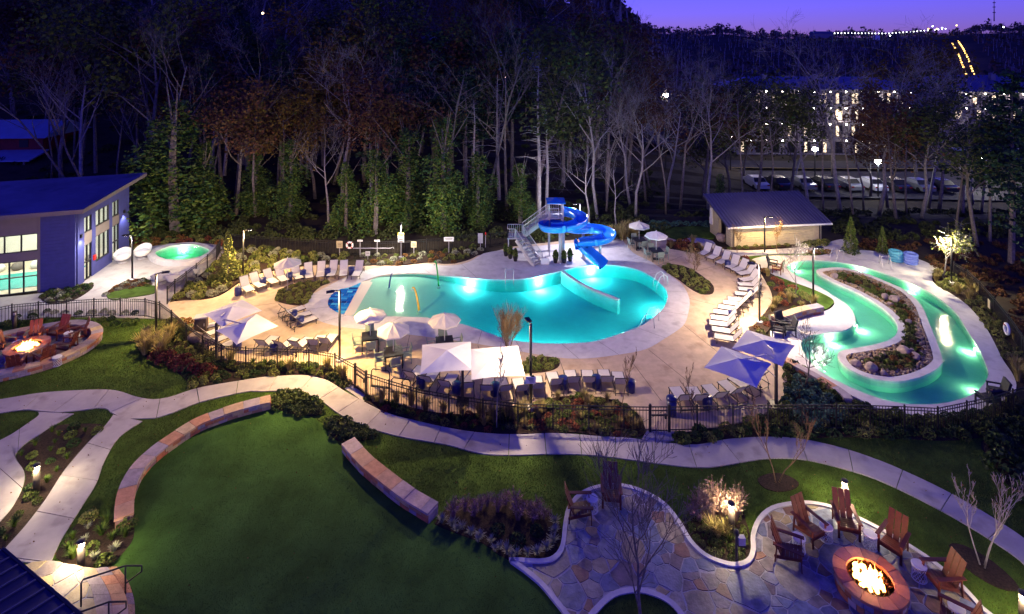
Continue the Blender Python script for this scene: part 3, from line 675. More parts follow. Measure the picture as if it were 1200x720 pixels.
for W in voronoi_cells(sd, .012):
    W = clip_convex(reg, rough_poly(W, .01))
    if len(W) > 2 and abs(area(W)) > .02: mm = MB(); mm.prism(W, .39, .44); mm.build('flagstone', mat('landing_stone', (1,1,1), .6, .35, 3, .3, 16, ramp=[(.50,.38,.22), (.42,.36,.28), (.55,.44,.26), (.40,.33,.30)]), st)
for k in range(3):
    A, B = wl(NOS[k], zs[k]-.14 if k == 9 else zs[k]), wl(NOS[k+1], zs[k])
    z = zs[k]-.14+.14*0
    A = resample_n(smooth(wl(NOS[k], zs[k]-.14), 3, False), 13); B = resample_n(smooth(wl(NOS[k+1], zs[k]-.14), 3, False), 13)
    for i in range(0, 12, 2):
        q = [A[i], A[i+1], A[i+2], B[i+2], B[i+1], B[i]]; c = np.mean(q, axis=0); q = [c+(p-c)*.985 for p in q]
        mm = MB(); mm.prism(q, 0, zs[k]-.14); mm.build('tread', M['capst'], st)
hr = MB(); p1 = G(95, 711, .44)
def pt(px, py, z): v = G(px, py, z); return v
A1 = Vector((p1.x, p1.y, .44)); A2 = Vector((p1.x, p1.y, 1.12)); b1 = G(147, 697, 0); B2 = Vector((b1.x, b1.y, .78))
e1 = G(166, 663, .74); e2 = Vector((e1.x, e1.y, .58)); b3 = Vector((b1.x, b1.y, .30))
for nm, dx, dy in (('a', 0, 0), ('b', .25, -.95)):
    h_ = thing('handrail', ('black handrail on the upper side of the curved stone steps' if nm == 'a' else 'black handrail on the lower side of the curved stone steps'), 'handrail', (A1.x+dx, A1.y+dy, 0), 0, 'handrails of the stone steps')
    L = lambda v: Vector((v.x-A1.x, v.y-A1.y, v.z))
    m = MB(); m.tube([L(A1), L(A2)-Vector((0, 0, .08)), L(A2)+(L(B2)-L(A2))*.04, L(A2)+(L(B2)-L(A2))*.5, L(B2), L(e1)], .021, 8); m.build('rail', M['black'], h_, True)
    m = MB(); m.tube([L(e1), L(e2), L(b3)], .019, 8); m.build('return_bend', M['black'], h_, True)
    m = MB(); m.tube([L(b1), L(B2)], .02, 8); m.build('post', M['black'], h_, True)
# ---------------------------------------------------------------- indoor-pool hall, upper left
GLASS = glass_mat('window_glass', (.86,.92,.92))
def wallframe(a, b):   # local frame of a wall from a to b, outward normal to the right of a->b
    a = Vector((*a, 0)); b = Vector((*b, 0)); d = (b-a); L = d.length; d.normalize(); return a, d, Vector((d.y, -d.x, 0)), L
c0 = np.array([-26.55, 33.2]); fd = np.array([-.942, -.335]); sdv = np.array([-.16, .987]); sdv /= np.linalg.norm(sdv)
FL_ = c0+fd*9.5; SB = c0+sdv*6.0; ctr = Vector((c0[0], c0[1], 0))
hall = thing('pool_hall', 'blue-sided pool hall with sloping roof and glowing windows at the left edge', 'building', ctr)
loc = lambda p, z=0: Vector((p[0]-ctr.x, p[1]-ctr.y, z))
def hz(p):  # roof underside
    return 4.55+.055*((p-c0) @ sdv)+.02*((p-c0) @ fd)
def wall_piece(nm, p, d, s0, s1, z0, z1, th, mt, parent, out=0.0):
    n = np.array([d[1], -d[0]])*1.0
    a = p+d*s0+n*out; b = p+d*s1+n*out; mid_ = (a+b)/2; m = MB(); ang = math.atan2(d[1], d[0])
    m.box(loc(mid_, (z0+z1)/2), (abs(s1-s0), th, z1-z0), ang); return m.build(nm, mt, parent)
def glazed(p, d, s0, s1, z0, z1, cols, rows, parent, sgn, nm='window'):
    w = wall_piece(nm, p, d, s0, s1, z1-.05, z1, .1, M['black'], parent)
    wall_piece('sill', p, d, s0, s1, z0, z0+.05, .1, M['black'], w)
    for i in range(cols+1): 
        x = s0+(s1-s0)*i/cols; wall_piece('mullion', p, d, x-.03, x+.03, z0+.05, z1-.05, .09, M['black'], w)
    for j in range(1, rows): 
        z = z0+(z1-z0)*j/rows; wall_piece('transom', p, d, s0+.03, s1-.03, z-.025, z+.025, .085, M['black'], w)
    for i in range(cols):
        for j in range(rows):
            xa = s0+(s1-s0)*i/cols; xb = s0+(s1-s0)*(i+1)/cols; za = z0+(z1-z0)*j/rows; zb = z0+(z1-z0)*(j+1)/rows
            wall_piece('pane', p, d, xa+.03, xb-.03, za+.04, zb-.04, .012, GLASS, w)
    return w
# front wall (c0 going left along fd): blue bay then glazed bays
for z0 in np.arange(0, 4.5, .2): wall_piece('siding_board', c0, fd, .28, 1.7, z0+.004, min(z0+.196, 4.6), .16, M['bluewall'], hall, 0)
wall_piece('corner_board', c0, fd, -.02, .27, 0, 4.6, .18, M['bluewall'], hall)
wall_piece('wall_panel', c0, fd, 1.7, 9.5, 3.55, 4.75, .16, M['greywall'], hall); wall_piece('wall_panel', c0, fd, 1.7, 9.5, 2.0, 2.5, .16, M['greywall'], hall)
wall_piece('wall_panel', c0, fd, 1.7, 1.82, 0, 4.6, .2, M['greywall'], hall)
glazed(c0, fd, 1.84, 6.6, 2.5, 3.55, 6, 1, hall, 1); glazed(c0, fd, 1.84, 6.6, .06, 2.0, 7, 2, hall, 1)
wall_piece('wall_panel', c0, fd, 6.6, 9.5, 0, 4.6, .15, M['greywall'], hall)
# side wall (c0 going back along sdv)
segs = [(.0, .75, 'w'), (.75, 1.55, 'd'), (1.55, 1.95, 'w'), (1.95, 3.5, 'g'), (3.5, 3.85, 'w'), (3.85, 4.7, 'g2'), (4.7, 6.0, 'w')]
for s0, s1, k in segs:
    zt = 4.5+.05*s0
    if k == 'w': wall_piece('wall_panel', c0, sdv, s0+.1*(s0 == 0), s1, 0, zt, .16, M['bluewall'], hall)
    elif k == 'd':
        glazed(c0, sdv, s0, s1, .05, 2.25, 2, 2, hall, 1, 'glass_door'); wall_piece('wall_panel', c0, sdv, s0, s1, 2.25, 3.0, .15, M['greywall'], hall); glazed(c0, sdv, s0, s1, 3.0, 4.0, 2, 1, hall, 1); wall_piece('wall_panel', c0, sdv, s0, s1, 4.0, zt, .15, M['bluewall'], hall)
    else:
        b0 = .75 if k == 'g' else .1
        if b0 > .2: wall_piece('wall_panel', c0, sdv, s0, s1, 0, b0, .15, M['bluewall'], hall)
        glazed(c0, sdv, s0, s1, b0, 2.4, 3 if k == 'g' else 2, 1 if k == 'g' else 2, hall, 1); wall_piece('wall_panel', c0, sdv, s0, s1, 2.4, 3.0, .15, M['greywall'], hall)
        glazed(c0, sdv, s0, s1, 3.0, 4.05, 3 if k == 'g' else 2, 1, hall, 1); wall_piece('wall_panel', c0, sdv, s0, s1, 4.05, zt, .15, M['bluewall'], hall)
# roof slab with overhang
rc = [c0+fd*10.5-sdv*.7, c0-fd*.75-sdv*.7, c0-fd*.75+sdv*6.9, c0+fd*10.5+sdv*6.9]
m = MB(); top = [loc(p, hz(p)+.36) for p in rc]; bot = [loc(p, hz(p)+.12) for p in rc]; m.v = bot+top; m.f = [(4,5,6,7), (3,2,1,0)]+[(i, (i+1) % 4, 4+(i+1) % 4, 4+i) for i in range(4)]
m.build('roof', mat('flat_roof', (.22,.19,.26), .5, .35, .35, .05, 8, wear=((.05,.05,.10), .5, .58)), hall)
m = MB()
for i in range(4):
    a, b = rc[i], rc[(i+1) % 4]; m.beam(loc(a, hz(a)+.26), loc(b, hz(b)+.26), .06, .24)
m.build('fascia', M['greywall'], hall)
# inside: floor, back walls, indoor water, round lights, planters of pale boulders
m = MB(); q = [c0+fd*.15+sdv*.12, c0+fd*9.3+sdv*.12, c0+fd*9.3+sdv*5.9, c0+fd*.15+sdv*5.9]; m.sheet([loc(p, .03) for p in q]); m.build('inner_floor', M['beach'], hall)
wall_piece('back_wall', SB, fd, .1, 9.4, 0, 4.7, .12, M['whitep'], hall); wall_piece('end_wall', FL_, sdv, 0, 5.9, 0, 4.6, .12, M['whitep'], hall)
m = MB(); q = [c0+fd*1.2+sdv*.9, c0+fd*8.6+sdv*.9, c0+fd*8.6+sdv*3.6, c0+fd*1.2+sdv*3.6]; m.sheet([loc(p, .06) for p in q]); m.build('indoor_water', mat('indoor_pool', (.03,.42,.42), .12, .15, 1.5, .1, 4, spec=.6), hall)
for i in range(7):
    p = c0+fd*(1.4+i*1.0)+sdv*4.4; m = MB(); m.lathe([(.05, 0), (.3, .06), (.36, .22), (.26, .42), (.06, .5)], 12, loc(p, .03)); m.build('bean_seat', M['whitep'] if i % 2 else M['greywall'], hall, True)
for i, s in enumerate((2.5, 5.5)):
    ld = bpy.data.lights.new('hall_light', 'AREA'); ld.energy = 260; ld.size = 2.4; ld.color = (1, .86, .62); lo = bpy.data.objects.new('hall_light', ld); link(lo, hall); p = c0+fd*s+sdv*2.8; lo.location = loc(p, 4.35)
for s, off in ((.35, .22), (5.2, .25)):
    n = np.array([sdv[1], -sdv[0]]); p = c0+sdv*s+n*off; m = MB(); m.box(loc(p-n*.08, 3.0), (.12, .1, .2), math.atan2(sdv[1], sdv[0])); fx = m.build('wall_light', M['black'], hall)
    ld = bpy.data.lights.new('wall_lamp', 'SPOT'); ld.energy = 110; ld.spot_size = R(110); ld.spot_blend = .6; ld.color = (.85, .88, 1); ld.shadow_soft_size = .06; lo = bpy.data.objects.new('wall_lamp', ld); link(lo, fx); lo.location = loc(p+n*.05, 2.86)
n = np.array([sdv[1], -sdv[0]]); m = MB(); p = c0+sdv*1.75+n*.12; m.box(loc(p, 1.15), (.2, .1, .3), math.atan2(sdv[1], sdv[0])); m.build('call_box', mat('red_paint', (.5,.02,.02), .4), hall)

# ---------------------------------------------------------------- bath house
FLp, FRp = np.array([15.5, 39.2]), np.array([23.5, 40.15]); bd = (FRp-FLp)/np.linalg.norm(FRp-FLp); bn = np.array([-bd[1], bd[0]])
bh = thing('bath_house', 'cream block bath house with ribbed dark metal shed roof behind the river', 'building', (FLp[0], FLp[1], 0))
bl = lambda s, t_, z: Vector((*(bd*s+bn*t_), z)); W_, D_ = 8.05, 3.9
rz_ = lambda t_: 1.62+.335*t_
m = MB(); m.v = [bl(0,0,rz_(0)), bl(W_,0,rz_(0)), bl(W_,D_,rz_(D_)), bl(0,D_,rz_(D_))]+[bl(0,0,rz_(0)-.12), bl(W_,0,rz_(0)-.12), bl(W_,D_,rz_(D_)-.12), bl(0,D_,rz_(D_)-.12)]
m.f = [(0,1,2,3), (7,6,5,4)]+[(i, 4+i, 4+(i+1) % 4, (i+1) % 4) for i in range(4)]; roof = m.build('roof', M['roofm'], bh)
for i in range(31):
    x = .03+(W_-.06)*i/30; m = MB(); m.beam(bl(x, .0, rz_(0)+.02), bl(x, D_, rz_(D_)+.02), .05, .07); m.build('seam', M['roofm'], roof)
m = MB(); m.beam(bl(-.02,-.05,rz_(0)-.06), bl(W_+.02,-.05,rz_(0)-.06), .09, .11); m.build('gutter', M['whitep'], roof)
for x in (.62, W_-.72): m = MB(); m.beam(bl(x, .33, 0), bl(x, .33, 1.5), .08); m.build('downpipe', M['bronze'], bh)
# block walls in courses
bw0, bw1 = .55, W_-.6; hcs = .165
def bwall(s0, t0, s1, t1, zt0, zt1, nm='block_course'):
    k = 0; z = 0.0
    while z < max(zt0, zt1)-.02:
        z1 = min(z+hcs, max(zt0, zt1)); fr0, fr1 = 0.0, 1.0
        if zt1 > zt0 and z1 > zt0: fr0 = min(.98, (z1-zt0)/(zt1-zt0))
        m = MB(); a = bl(s0+(s1-s0)*fr0, t0+(t1-t0)*fr0, 0); b = bl(s0+(s1-s0)*fr1, t0+(t1-t0)*fr1, 0); m.beam(a+Vector((0,0,(z+z1)/2)), b+Vector((0,0,(z+z1)/2)), .2, z1-z-.012); m.build(nm, M['block'], bh); z = z1
bwall(bw0, .42, bw1, .42, 1.6, 1.6)
bwall(bw1, .42, bw1, 3.6, 1.62, 2.6); bwall(bw0, .42, bw0, 1.1, 1.62, 1.85); bwall(bw0, 2.2, bw0, 3.6, 2.2, 2.65)
bwall(bw0, 3.6, bw1, 3.6, 2.6, 2.6)
m = MB(); m.beam(bl(bw0+.7, .55, .8), bl(bw0+.7, 3.5, .8), .1, 1.6); m.build('inner_wall', M['greywall'], bh)
m = MB(); m.beam(bl(bw0-.02, 1.1, 1.0), bl(bw0-.02, 1.25, 1.0), .12, 2.0); m.build('post', M['bronze'], bh)
m = MB(); m.box(bl(bw0-.15, 3.3, 1.6), (.08, .3, .8), math.atan2(bd[1], bd[0])); m.box(bl(bw0-.16, 3.3, 1.0), (.1, .36, .5), math.atan2(bd[1], bd[0])); m.build('wall_sign', M['whitep'], bh)

# ---------------------------------------------------------------- roof corner at the lower left
e0 = G(2, 645, 2.9); e1_ = G(92, 722, 2.9); ed = (e1_-e0); ed.z = 0; ed.normalize(); en = Vector((-ed.y, ed.x, 0)) if Vector((-ed.y, ed.x, 0)).x < 0 else Vector((ed.y, -ed.x, 0))
pav = thing('porch_roof', 'dark ribbed porch roof corner cutting in at the lower left', 'roof', (e0.x, e0.y, 0))
q0 = lambda s, t_: ed*s+en*t_+Vector((0, 0, 2.9+t_*.16))
m = MB(); T_ = [q0(-.02, 0), q0(4.5, 0), q0(4.5, 5), q0(-.02, 5)]; B_ = [v-Vector((0, 0, .14)) for v in T_]; m.v = B_+T_; m.f = [(4,5,6,7), (7,6,5,4), (3,2,1,0)]+[(i, (i+1) % 4, 4+(i+1) % 4, 4+i) for i in range(4)]; rf = m.build('roof', M['roofm'], pav)
for i in range(12):
    m = MB(); s = .02+i*.4; m.beam(q0(s, .02)+Vector((0, 0, .015)), q0(s, 5)+Vector((0, 0, .015)), .03, .04); m.build('seam', M['roofm'], rf)
m = MB(); m.beam(q0(-.05, -.03)-Vector((0, 0, .06)), q0(4.5, -.03)-Vector((0, 0, .06)), .06, .16); m.build('fascia', M['black'], rf)
for s in (.6, 3.8): m = MB(); p = q0(s, .5); m.beam((p.x, p.y, 0), (p.x, p.y, p.z-.1), .2); m.build('post', M['bronze'], pav)

# ---------------------------------------------------------------- water slide
TB = Vector((3.0, 38.4, 0))
sl = thing('water_slide', 'blue spiral water slide with grey stair tower and small blue roof by the pool', 'water slide', TB)
P3 = lambda x, y, z: Vector((x-TB.x, y-TB.y, z))
path_pts = [(3.55,38.4,2.72),(4.2,38.25,2.62),(4.75,37.7,2.48),(4.6,37.0,2.36),(3.9,36.6,2.26),(3.0,36.55,2.17),(2.35,36.9,2.09),(2.3,37.5,2.02),(2.8,37.9,1.95),(3.6,37.7,1.88),(4.5,37.45,1.80),(5.3,37.8,1.70),(6.1,37.75,1.62),(6.6,37.3,1.53),(6.4,36.75,1.44),(5.7,36.55,1.33),(5.0,36.65,1.20),(4.55,36.75,1.05),(4.7,36.65,.88),(5.1,36.35,.60),(5.55,36.05,.30),(5.85,35.75,.08)]
SP = smooth([np.array(p) for p in path_pts], 5, False)
def gutter_sweep(P, rad, lip, nseg=10):
    m = MB(); n = len(P); rows = []
    for i in range(n):
        t = Vector(P[min(i+1, n-1)]-P[max(i-1, 0)]); t.normalize(); h_ = Vector((t.y, -t.x, 0)).normalized(); u = h_.cross(t)
        if u.z < 0: u = -u
        row = []
        for sgn, rr in ((1, rad), (-1, rad+.035)):
            for k in range(nseg+1):
                a = R(-12)+(math.pi+R(24))*k/nseg; a = a if sgn > 0 else math.pi-a+0
                row.append(Vector(P[i])-Vector(TB)+h_*math.cos(a)*rr-u*(math.sin(a)*rr)+u*rad)
        rows.append(row)
    k = len(rows[0]); m.v = [v for r_ in rows for v in r_]
    for i in range(n-1):
        for j in range(k):
            j2 = (j+1) % k; m.f.append((i*k+j, i*k+j2, (i+1)*k+j2, (i+1)*k+j))
    m.f += [tuple(range(k)), tuple((n-1)*k+j for j in range(k))[::-1]]
    return m
# chute in moulded sections
n = len(SP); cuts = [0, 22, 44, 66, 84, n-1]
for a, b in zip(cuts[:-1], cuts[1:]):
    gutter_sweep(SP[a:b+1], .42, 0).build('chute_section', M['slide'], sl, True)
for i in cuts[1:-1]+[10, 33, 55, 75]:
    gutter_sweep([SP[i], SP[i+1]], .442, 0).build('flange', M['slide2'], sl)
# support posts
for x, y, z, r_ in ((3.45,37.2,2.0,.15), (4.9,37.6,1.7,.1), (6.0,37.2,1.5,.1), (3.2,36.7,2.1,.07)):
    m = MB(); m.tube([P3(x, y, 0), P3(x, y, z)], r_, 10); m.lathe([(r_*1.8, .0), (r_*1.8, .07)], 10, P3(x, y, .03)); m.build('support_post', M['steel'], sl, True)
# platform
px0, px1, py0, py1, pz = 2.55, 3.6, 37.9, 39.0, 2.72
m = MB(); m.box(P3((px0+px1)/2, (py0+py1)/2, pz-.05), (px1-px0, py1-py0, .1)); m.build('platform', M['steel'], sl)
for x in (px0+.05, px1-.05):
    for y in (py0+.05, py1-.05): m = MB(); m.beam(P3(x, y, 0), P3(x, y, 3.72), .09); m.build('column', M['steel'], sl)
m = MB(); rr = [(px0-.12, py0-.12), (px1+.12, py0-.12), (px1+.12, py1+.12), (px0-.12, py1+.12)]; m.v = [P3(x, y, 3.70) for x, y in rr]+[P3((px0+px1)/2, (py0+py1)/2, 3.98)]+[P3(x, y, 3.76) for x, y in rr]; m.f = [(3,2,1,0)]+[(5+i, 5+(i+1) % 4, 4) for i in range(4)]+[(i, (i+1) % 4, 5+(i+1) % 4, 5+i) for i in range(4)]; m.build('canopy', M['slide'], sl)
def railing(A, B, h=.62, nb=None, nm='railing'):
    A, B = Vector(A), Vector(B); L = (B-A).length; m = MB(); m.tube([A+Vector((0,0,h)), B+Vector((0,0,h))], .025, 6); m.tube([A+Vector((0,0,.08)), B+Vector((0,0,.08))], .018, 6)
    r_ = m.build(nm, M['steel'], sl, True); k = nb or max(2, int(L/.13))
    for i in range(k+1):
        p = A+(B-A)*i/k; big = i in (0, k); bm = MB(); bm.beam(p, p+Vector((0,0,h)), .05 if big else .02); bm.build('baluster', M['steel'], r_)
# lower flight, landing, upper flight
lowA, lowB = (1.75,36.5,.0), (.55,37.7,1.35)           # foot -> landing
def flight(A, B, w, steps):
    A, B = Vector(A), Vector(B); d = Vector((B.x-A.x, B.y-A.y, 0)); L = d.length; d.normalize(); s = Vector((-d.y, d.x, 0))
    for i in range(steps):
        f_ = (i+.5)/steps; c = A+(B-A)*f_; c.z = A.z+(B.z-A.z)*(i+1)/steps; m = MB(); m.box(P3(*c), (L/steps+.03, w, .04), math.atan2(d.y, d.x)); m.build('tread', M['steel'], sl)
    for sg in (-1, 1):
        m = MB(); a = A+s*sg*w/2; b = B+s*sg*w/2; m.beam(P3(*a)+Vector((0,0,-.03)), P3(*b)+Vector((0,0,-.03)), .05, .22); m.build('stringer', M['steel'], sl)
        railing(P3(*a)+Vector((0,0,.1)), P3(*b)+Vector((0,0,.1)))
flight(lowA, lowB, .8, 8)
m = MB(); m.box(P3(.25,38.15,1.35), (1.15, 1.0, .08)); m.build('landing', M['steel'], sl)
flight((.75,38.4,1.36), (2.6,38.45,2.72), .8, 8)
railing(P3(-.3,37.68,1.4), P3(-.3,38.62,1.4)); railing(P3(-.3,38.62,1.4), P3(.8,38.62,1.4)); railing(P3(-.3,37.68,1.4), P3(.2,37.68,1.4))
railing(P3(px0, py1-.03, pz), P3(px1, py1-.03, pz)); railing(P3(px0, py0+.03, pz), P3(px1-.35, py0+.03, pz)); railing(P3(px1-.03, py0+.75, pz), P3(px1-.03, py1, pz))
for x, y in ((-.25,37.75), (-.25,38.55), (.75,38.55)): m = MB(); m.beam(P3(x, y, 0), P3(x, y, 1.35), .08); m.build('column', M['steel'], sl)
m = MB(); m.box(P3(2.2,36.45,.28), (.55, .05, .4), .1); m.build('sign_panel', M['whitep'], sl)
# dividing wall that runs out into the water
dw = polyl([(659,318),(672,327),(690,337),(708,345),(725,351.5)], 3)
m = MB(); A_ = [p for p in dw]; off = .11
nrm = []
for i in range(len(A_)):
    d = A_[min(i+1, len(A_)-1)]-A_[max(i-1, 0)]; d /= np.linalg.norm(d); nrm.append(np.array([d[1], -d[0]])*off)
m.prism([a+b for a, b in zip(A_, nrm)]+[a-b for a, b in zip(A_[::-1], nrm[::-1])], -.9, .035)
tag(m.build('dividing_wall', M['coping']), 'low pale concrete wall running out into the pool beside the slide landing', 'wall')
# ---------------------------------------------------------------- fences
picket_m = None
def fence(name, label, pts, h=1.0, pitch=.115, post_every=None, posts=None, group='black metal picket fences', detail=True):
    global picket_m
    P = [np.array(G2(*p)) for p in pts]; org = P[0]; t = thing(name, label, 'fence', (org[0], org[1], 0), 0, group)
    if picket_m is None:
        mm = MB(); mm.box((0, 0, h/2), (.016, .016, h-.08)); o = mm.build('picket', M['black'], t); picket_m = o.data; bpy.data.objects.remove(o)
        mm = MB(); mm.box((0, 0, (h+.03)/2), (.05, .05, h+.03)); mm.lathe([(.036, h+.03), (.03, h+.05), (.005, h+.06)], 4); o = mm.build('fence_post', M['black'], t); fence.post = o.data; bpy.data.objects.remove(o)
    stuffm = MB()
    for i in range(len(P)-1):
        a, b = P[i]-org, P[i+1]-org; L = np.linalg.norm(b-a); d = (b-a)/L
        o = link(bpy.data.objects.new('fence_post', fence.post), t); o.location = (*a, 0); o.rotation_euler[2] = math.atan2(d[1], d[0])
        for z in (h-.03, h-.15, .10): m = MB(); m.beam((*a, z), (*b, z), .026, .026); m.build('rail', M['black'], t)
        k = max(2, int(L/pitch))
        for j in range(1, k):
            p = a+(b-a)*j/k
            if detail: o = link(bpy.data.objects.new('picket', picket_m), t); o.location = (*p, 0)
            else: stuffm.box((*p, h/2), (.016, .016, h-.08))
    o = link(bpy.data.objects.new('fence_post', fence.post), t); o.location = (*(P[-1]-org), 0)
    if not detail: tag(stuffm.build('pickets', M['black'], t), kind='stuff')
    return t
fence('picket_fence', 'black picket fence from the left edge round the shrub bed to the left gate', [(-40,389),(-10,384),(14,379),(45,376),(78,374),(110,372),(141,371),(170,372),(187,376),(201,387),(218,403),(237.6,419),(259.6,430),(288,433),(325,434),(362,435.5),(392.5,441),(415.5,454.5)])
fence('picket_fence', 'black picket fence along the walk between the two gates', [(429,465),(456,474),(488,484),(526,492),(566,498),(607,503),(648,504.5),(690,505.5),(731,506.5),(761,507)])
fence('picket_fence', 'black picket fence running from the right gate past the river deck', [(785,507),(817,506),(859,505),(900,504.5),(940,504.5),(980,504.5),(1019.5,505),(1060,506.5),(1099,508.5),(1133,501),(1164,494),(1187,486),(1215,478)])
fence('picket_fence', 'short picket fence run between the spa deck and the shrub bed', [(196,357),(205,348),(218,338),(230,328),(243,317),(254,305),(258,297)], detail=True)
fence('picket_fence', 'picket fence climbing along the wooded bank on the right', [(1215,478),(1211,446),(1198,416),(1182,392),(1165,370),(1148,350),(1134,336),(1118,326)], detail=True)
fence('picket_fence', 'dark picket fence along the forest edge behind the pool', [(268,290),(300,293),(330,295),(370,298),(410,300),(440,300),(470,299),(500,297),(530,294),(560,289),(575,290),(600,286)], detail=False)
def gate(label, a, b):
    A, B = np.array(G2(*a)), np.array(G2(*b)); L = np.linalg.norm(B-A); t = thing('gate', label, 'gate', (A[0], A[1], 0), math.atan2(*(B-A)[::-1]), 'black picket gates')
    for x in (.0, L): m = MB(); m.box((x, 0, .53), (.085, .085, 1.1)); m.build('gate_post', M['black'], t)
    for z in (.98, .84, .66, .08): m = MB(); m.box((L/2, 0, z), (L-.12, .032, .034 if z != .66 else .06)); m.build('rail', M['black'], t)
    k = int(L/.1)
    for i in range(1, k): o = link(bpy.data.objects.new('picket', picket_m), t); o.location = (L*i/k, 0, 0)
    m = MB(); m.box((L-.13, 0, .62), (.08, .09, .16)); m.build('latch', M['black'], t)
gate('narrow black gate on the left where the walk meets the deck', (416,455), (429,464.5))
gate('black picket gate on the right between shrub beds', (762,507), (784,507))

# ---------------------------------------------------------------- lamp posts and bollards
lens = emit('lamp_lens', (1, .9, .72), 30)
def lamp_post(px, py, h, armdir, label, energy=500, col=(1, .84, .58), sign=False, arm=.42):
    p = G(px, py); t = thing('lamp_post', label, 'lamp post', (p.x, p.y, .02), 0, 'black lamp posts'); a = Vector((math.cos(armdir), math.sin(armdir), 0))
    m = MB(); m.tube([(0, 0, 0), (0, 0, h)], .055, 8); m.build('pole', M['black'], t, True)
    m = MB(); m.lathe([(.17, 0), (.17, .10), (.12, .12)], 12); m.build('footing', M['curb'], t)
    m = MB(); m.tube([(0, 0, h-.03), a*.12+Vector((0, 0, h+.01)), a*(arm-.1)+Vector((0, 0, h+.02))], .03, 6); m.build('arm', M['black'], t)
    m = MB(); ang = armdir; m.box(a*arm+Vector((0, 0, h+.015)), (.34, .2, .05), ang); hd = m.build('lamp_head', M['black'], t)
    m = MB(); m.box(a*arm+Vector((0, 0, h-.016)), (.24, .14, .01), ang); m.build('lens', lens, hd)
    ld = bpy.data.lights.new('lamp_light', 'POINT'); ld.energy = energy; ld.color = col; ld.shadow_soft_size = .06
    lo = bpy.data.objects.new('lamp_light', ld); link(lo, hd); lo.location = a*arm+Vector((0, 0, h-.06))
    if sign:
        m = MB(); m.box((.0, -.075, h*.36), (.40, .02, .30)); s = m.build('notice_board', M['whitep'], t); 
        for k, z in enumerate((.07, .02, -.03, -.08)): m = MB(); m.box((-.02+.02*k, -.088, h*.36+z), (.26-.03*k, .004, .022)); m.build('printed_line', M['joint'], s)
        m = MB(); m.box((.08, -.1, h*.36+.17), (.12, .05, .05)); m.build('clip', M['black'], s)
    return t
E = 1400
GOLD, PINK, COOL = (1, .68, .28), (1, .76, .50), (.95, .88, 1)
lamp_post(622, 481, 3.5, R(110), 'black lamp post with white notice board behind the middle fence', E*.5, PINK, sign=True, arm=.3)
lamp_post(398, 424, 3.3, R(200), 'black lamp post by the left gate in front of the blue tile beach', E*1.15, GOLD)
lamp_post(183, 397, 3.25, R(20), 'black lamp post among straw grasses near the left fire court', E*.55, GOLD)
lamp_post(155, 329, 2.8, R(180), 'black lamp post in the small bed by the spa', E*.45, (1, .88, .66))
lamp_post(285, 326, 3.0, R(10), 'black lamp post beside the conical evergreen', E, GOLD)
lamp_post(890, 379, 3.1, R(165), 'black lamp post at the back of the right lounger row', E*1.1, PINK)
lamp_post(953, 356, 3.15, R(10), 'black lamp post on the lawn patch beside the river', E*.42, (1, .88, .72))
lamp_post(896, 298, 2.6, R(0), 'black lamp post in front of the bath house wall', E*.42, GOLD)
lamp_post(1115, 333, 2.85, R(170), 'black lamp post under the lit branches on the wooded bank', E*.6, (1, .86, .52))
lamp_post(680, 293, 3.3, R(200), 'slim lamp post behind the blue slide', E*.5, COOL)
lamp_post(470, 303, 2.45, R(-90), 'lamp post with yellow-headed board on the back fence', E*.62, (1, .9, .7))
def bollard(px, py, label, e=32, h=.92, lit=True):
    p = G(px, py); t = thing('bollard_light', label, 'bollard light', (p.x, p.y, .02), 0, 'dark cylinder bollard lights')
    m = MB(); m.lathe([(.095, 0), (.095, h-.2)], 14); m.build('post', M['bronze'], t, True)
    m = MB(); m.lathe([(.06, h-.2), (.06, h-.06)], 12); m.build('lamp', emit('bollard_lens', (1, .93, .8), 12) if lit else M['steel'], t, True)
    for k in range(3):
        a = k*2.094+.5; b = MB(); b.beam((.085*math.cos(a), .085*math.sin(a), h-.21), (.085*math.cos(a), .085*math.sin(a), h-.05), .016); b.build('strut', M['bronze'], t)
    m = MB(); m.lathe([(.1, h-.06), (.1, h-.01), (.09, h)], 14); m.build('cap', M['bronze'], t, True)
    if lit:
        ld = bpy.data.lights.new('bollard_bulb', 'SPOT'); ld.energy = e; ld.color = (1, .82, .5); ld.spot_size = R(170); ld.spot_blend = .3; ld.shadow_soft_size = .1
        for k in range(1): lo = bpy.data.objects.new('bollard_bulb', ld); link(lo, t); lo.location = (0, -.0, h-.075); lo.data.shadow_soft_size = .02
    return t
# a bollard's light comes from the ring of the lens: one small lamp on each side, outside the stem
def bollard_lamps(t, h, e):
    for k in range(4):
        a = k*math.pi/2+.6; ld = bpy.data.lights.new('bollard_bulb', 'POINT'); ld.energy = e/2.6; ld.color = (1, .80, .46); ld.shadow_soft_size = .012
        lo = bpy.data.objects.new('bollard_bulb', ld); link(lo, t); lo.location = (.078*math.cos(a), .078*math.sin(a), h-.11)
def boll(px, py, label, e=70, lit=True):
    t = bollard(px, py, label, 0, .92, False)
    if lit:
        for ch in t.children:
            if ch.name.startswith('lamp'): ch.data.materials[0] = emit('bollard_lens', (1, .93, .8), 6)
        bollard_lamps(t, .92, e)
    return t
boll(43, 577, 'lit bollard in the mulch strip between the two left walks', 150)
boll(95, 672, 'lit bollard in the plants beside the curved stone steps', 130)
boll(857, 625, 'lit bollard among pale grasses in the patio bed', 100)
boll(990, 597, 'lit bollard on the lawn behind the adirondack chairs', 120)
boll(1199, 737, 'lit bollard at the lower right corner of the lawn', 80)
boll(17, 386, 'unlit dark bollard behind the left fence', 0, False)
hp = G(863, 660); t = thing('service_post', 'slim dark post with pale side box in the patio bed', 'post', (hp.x, hp.y, .02))
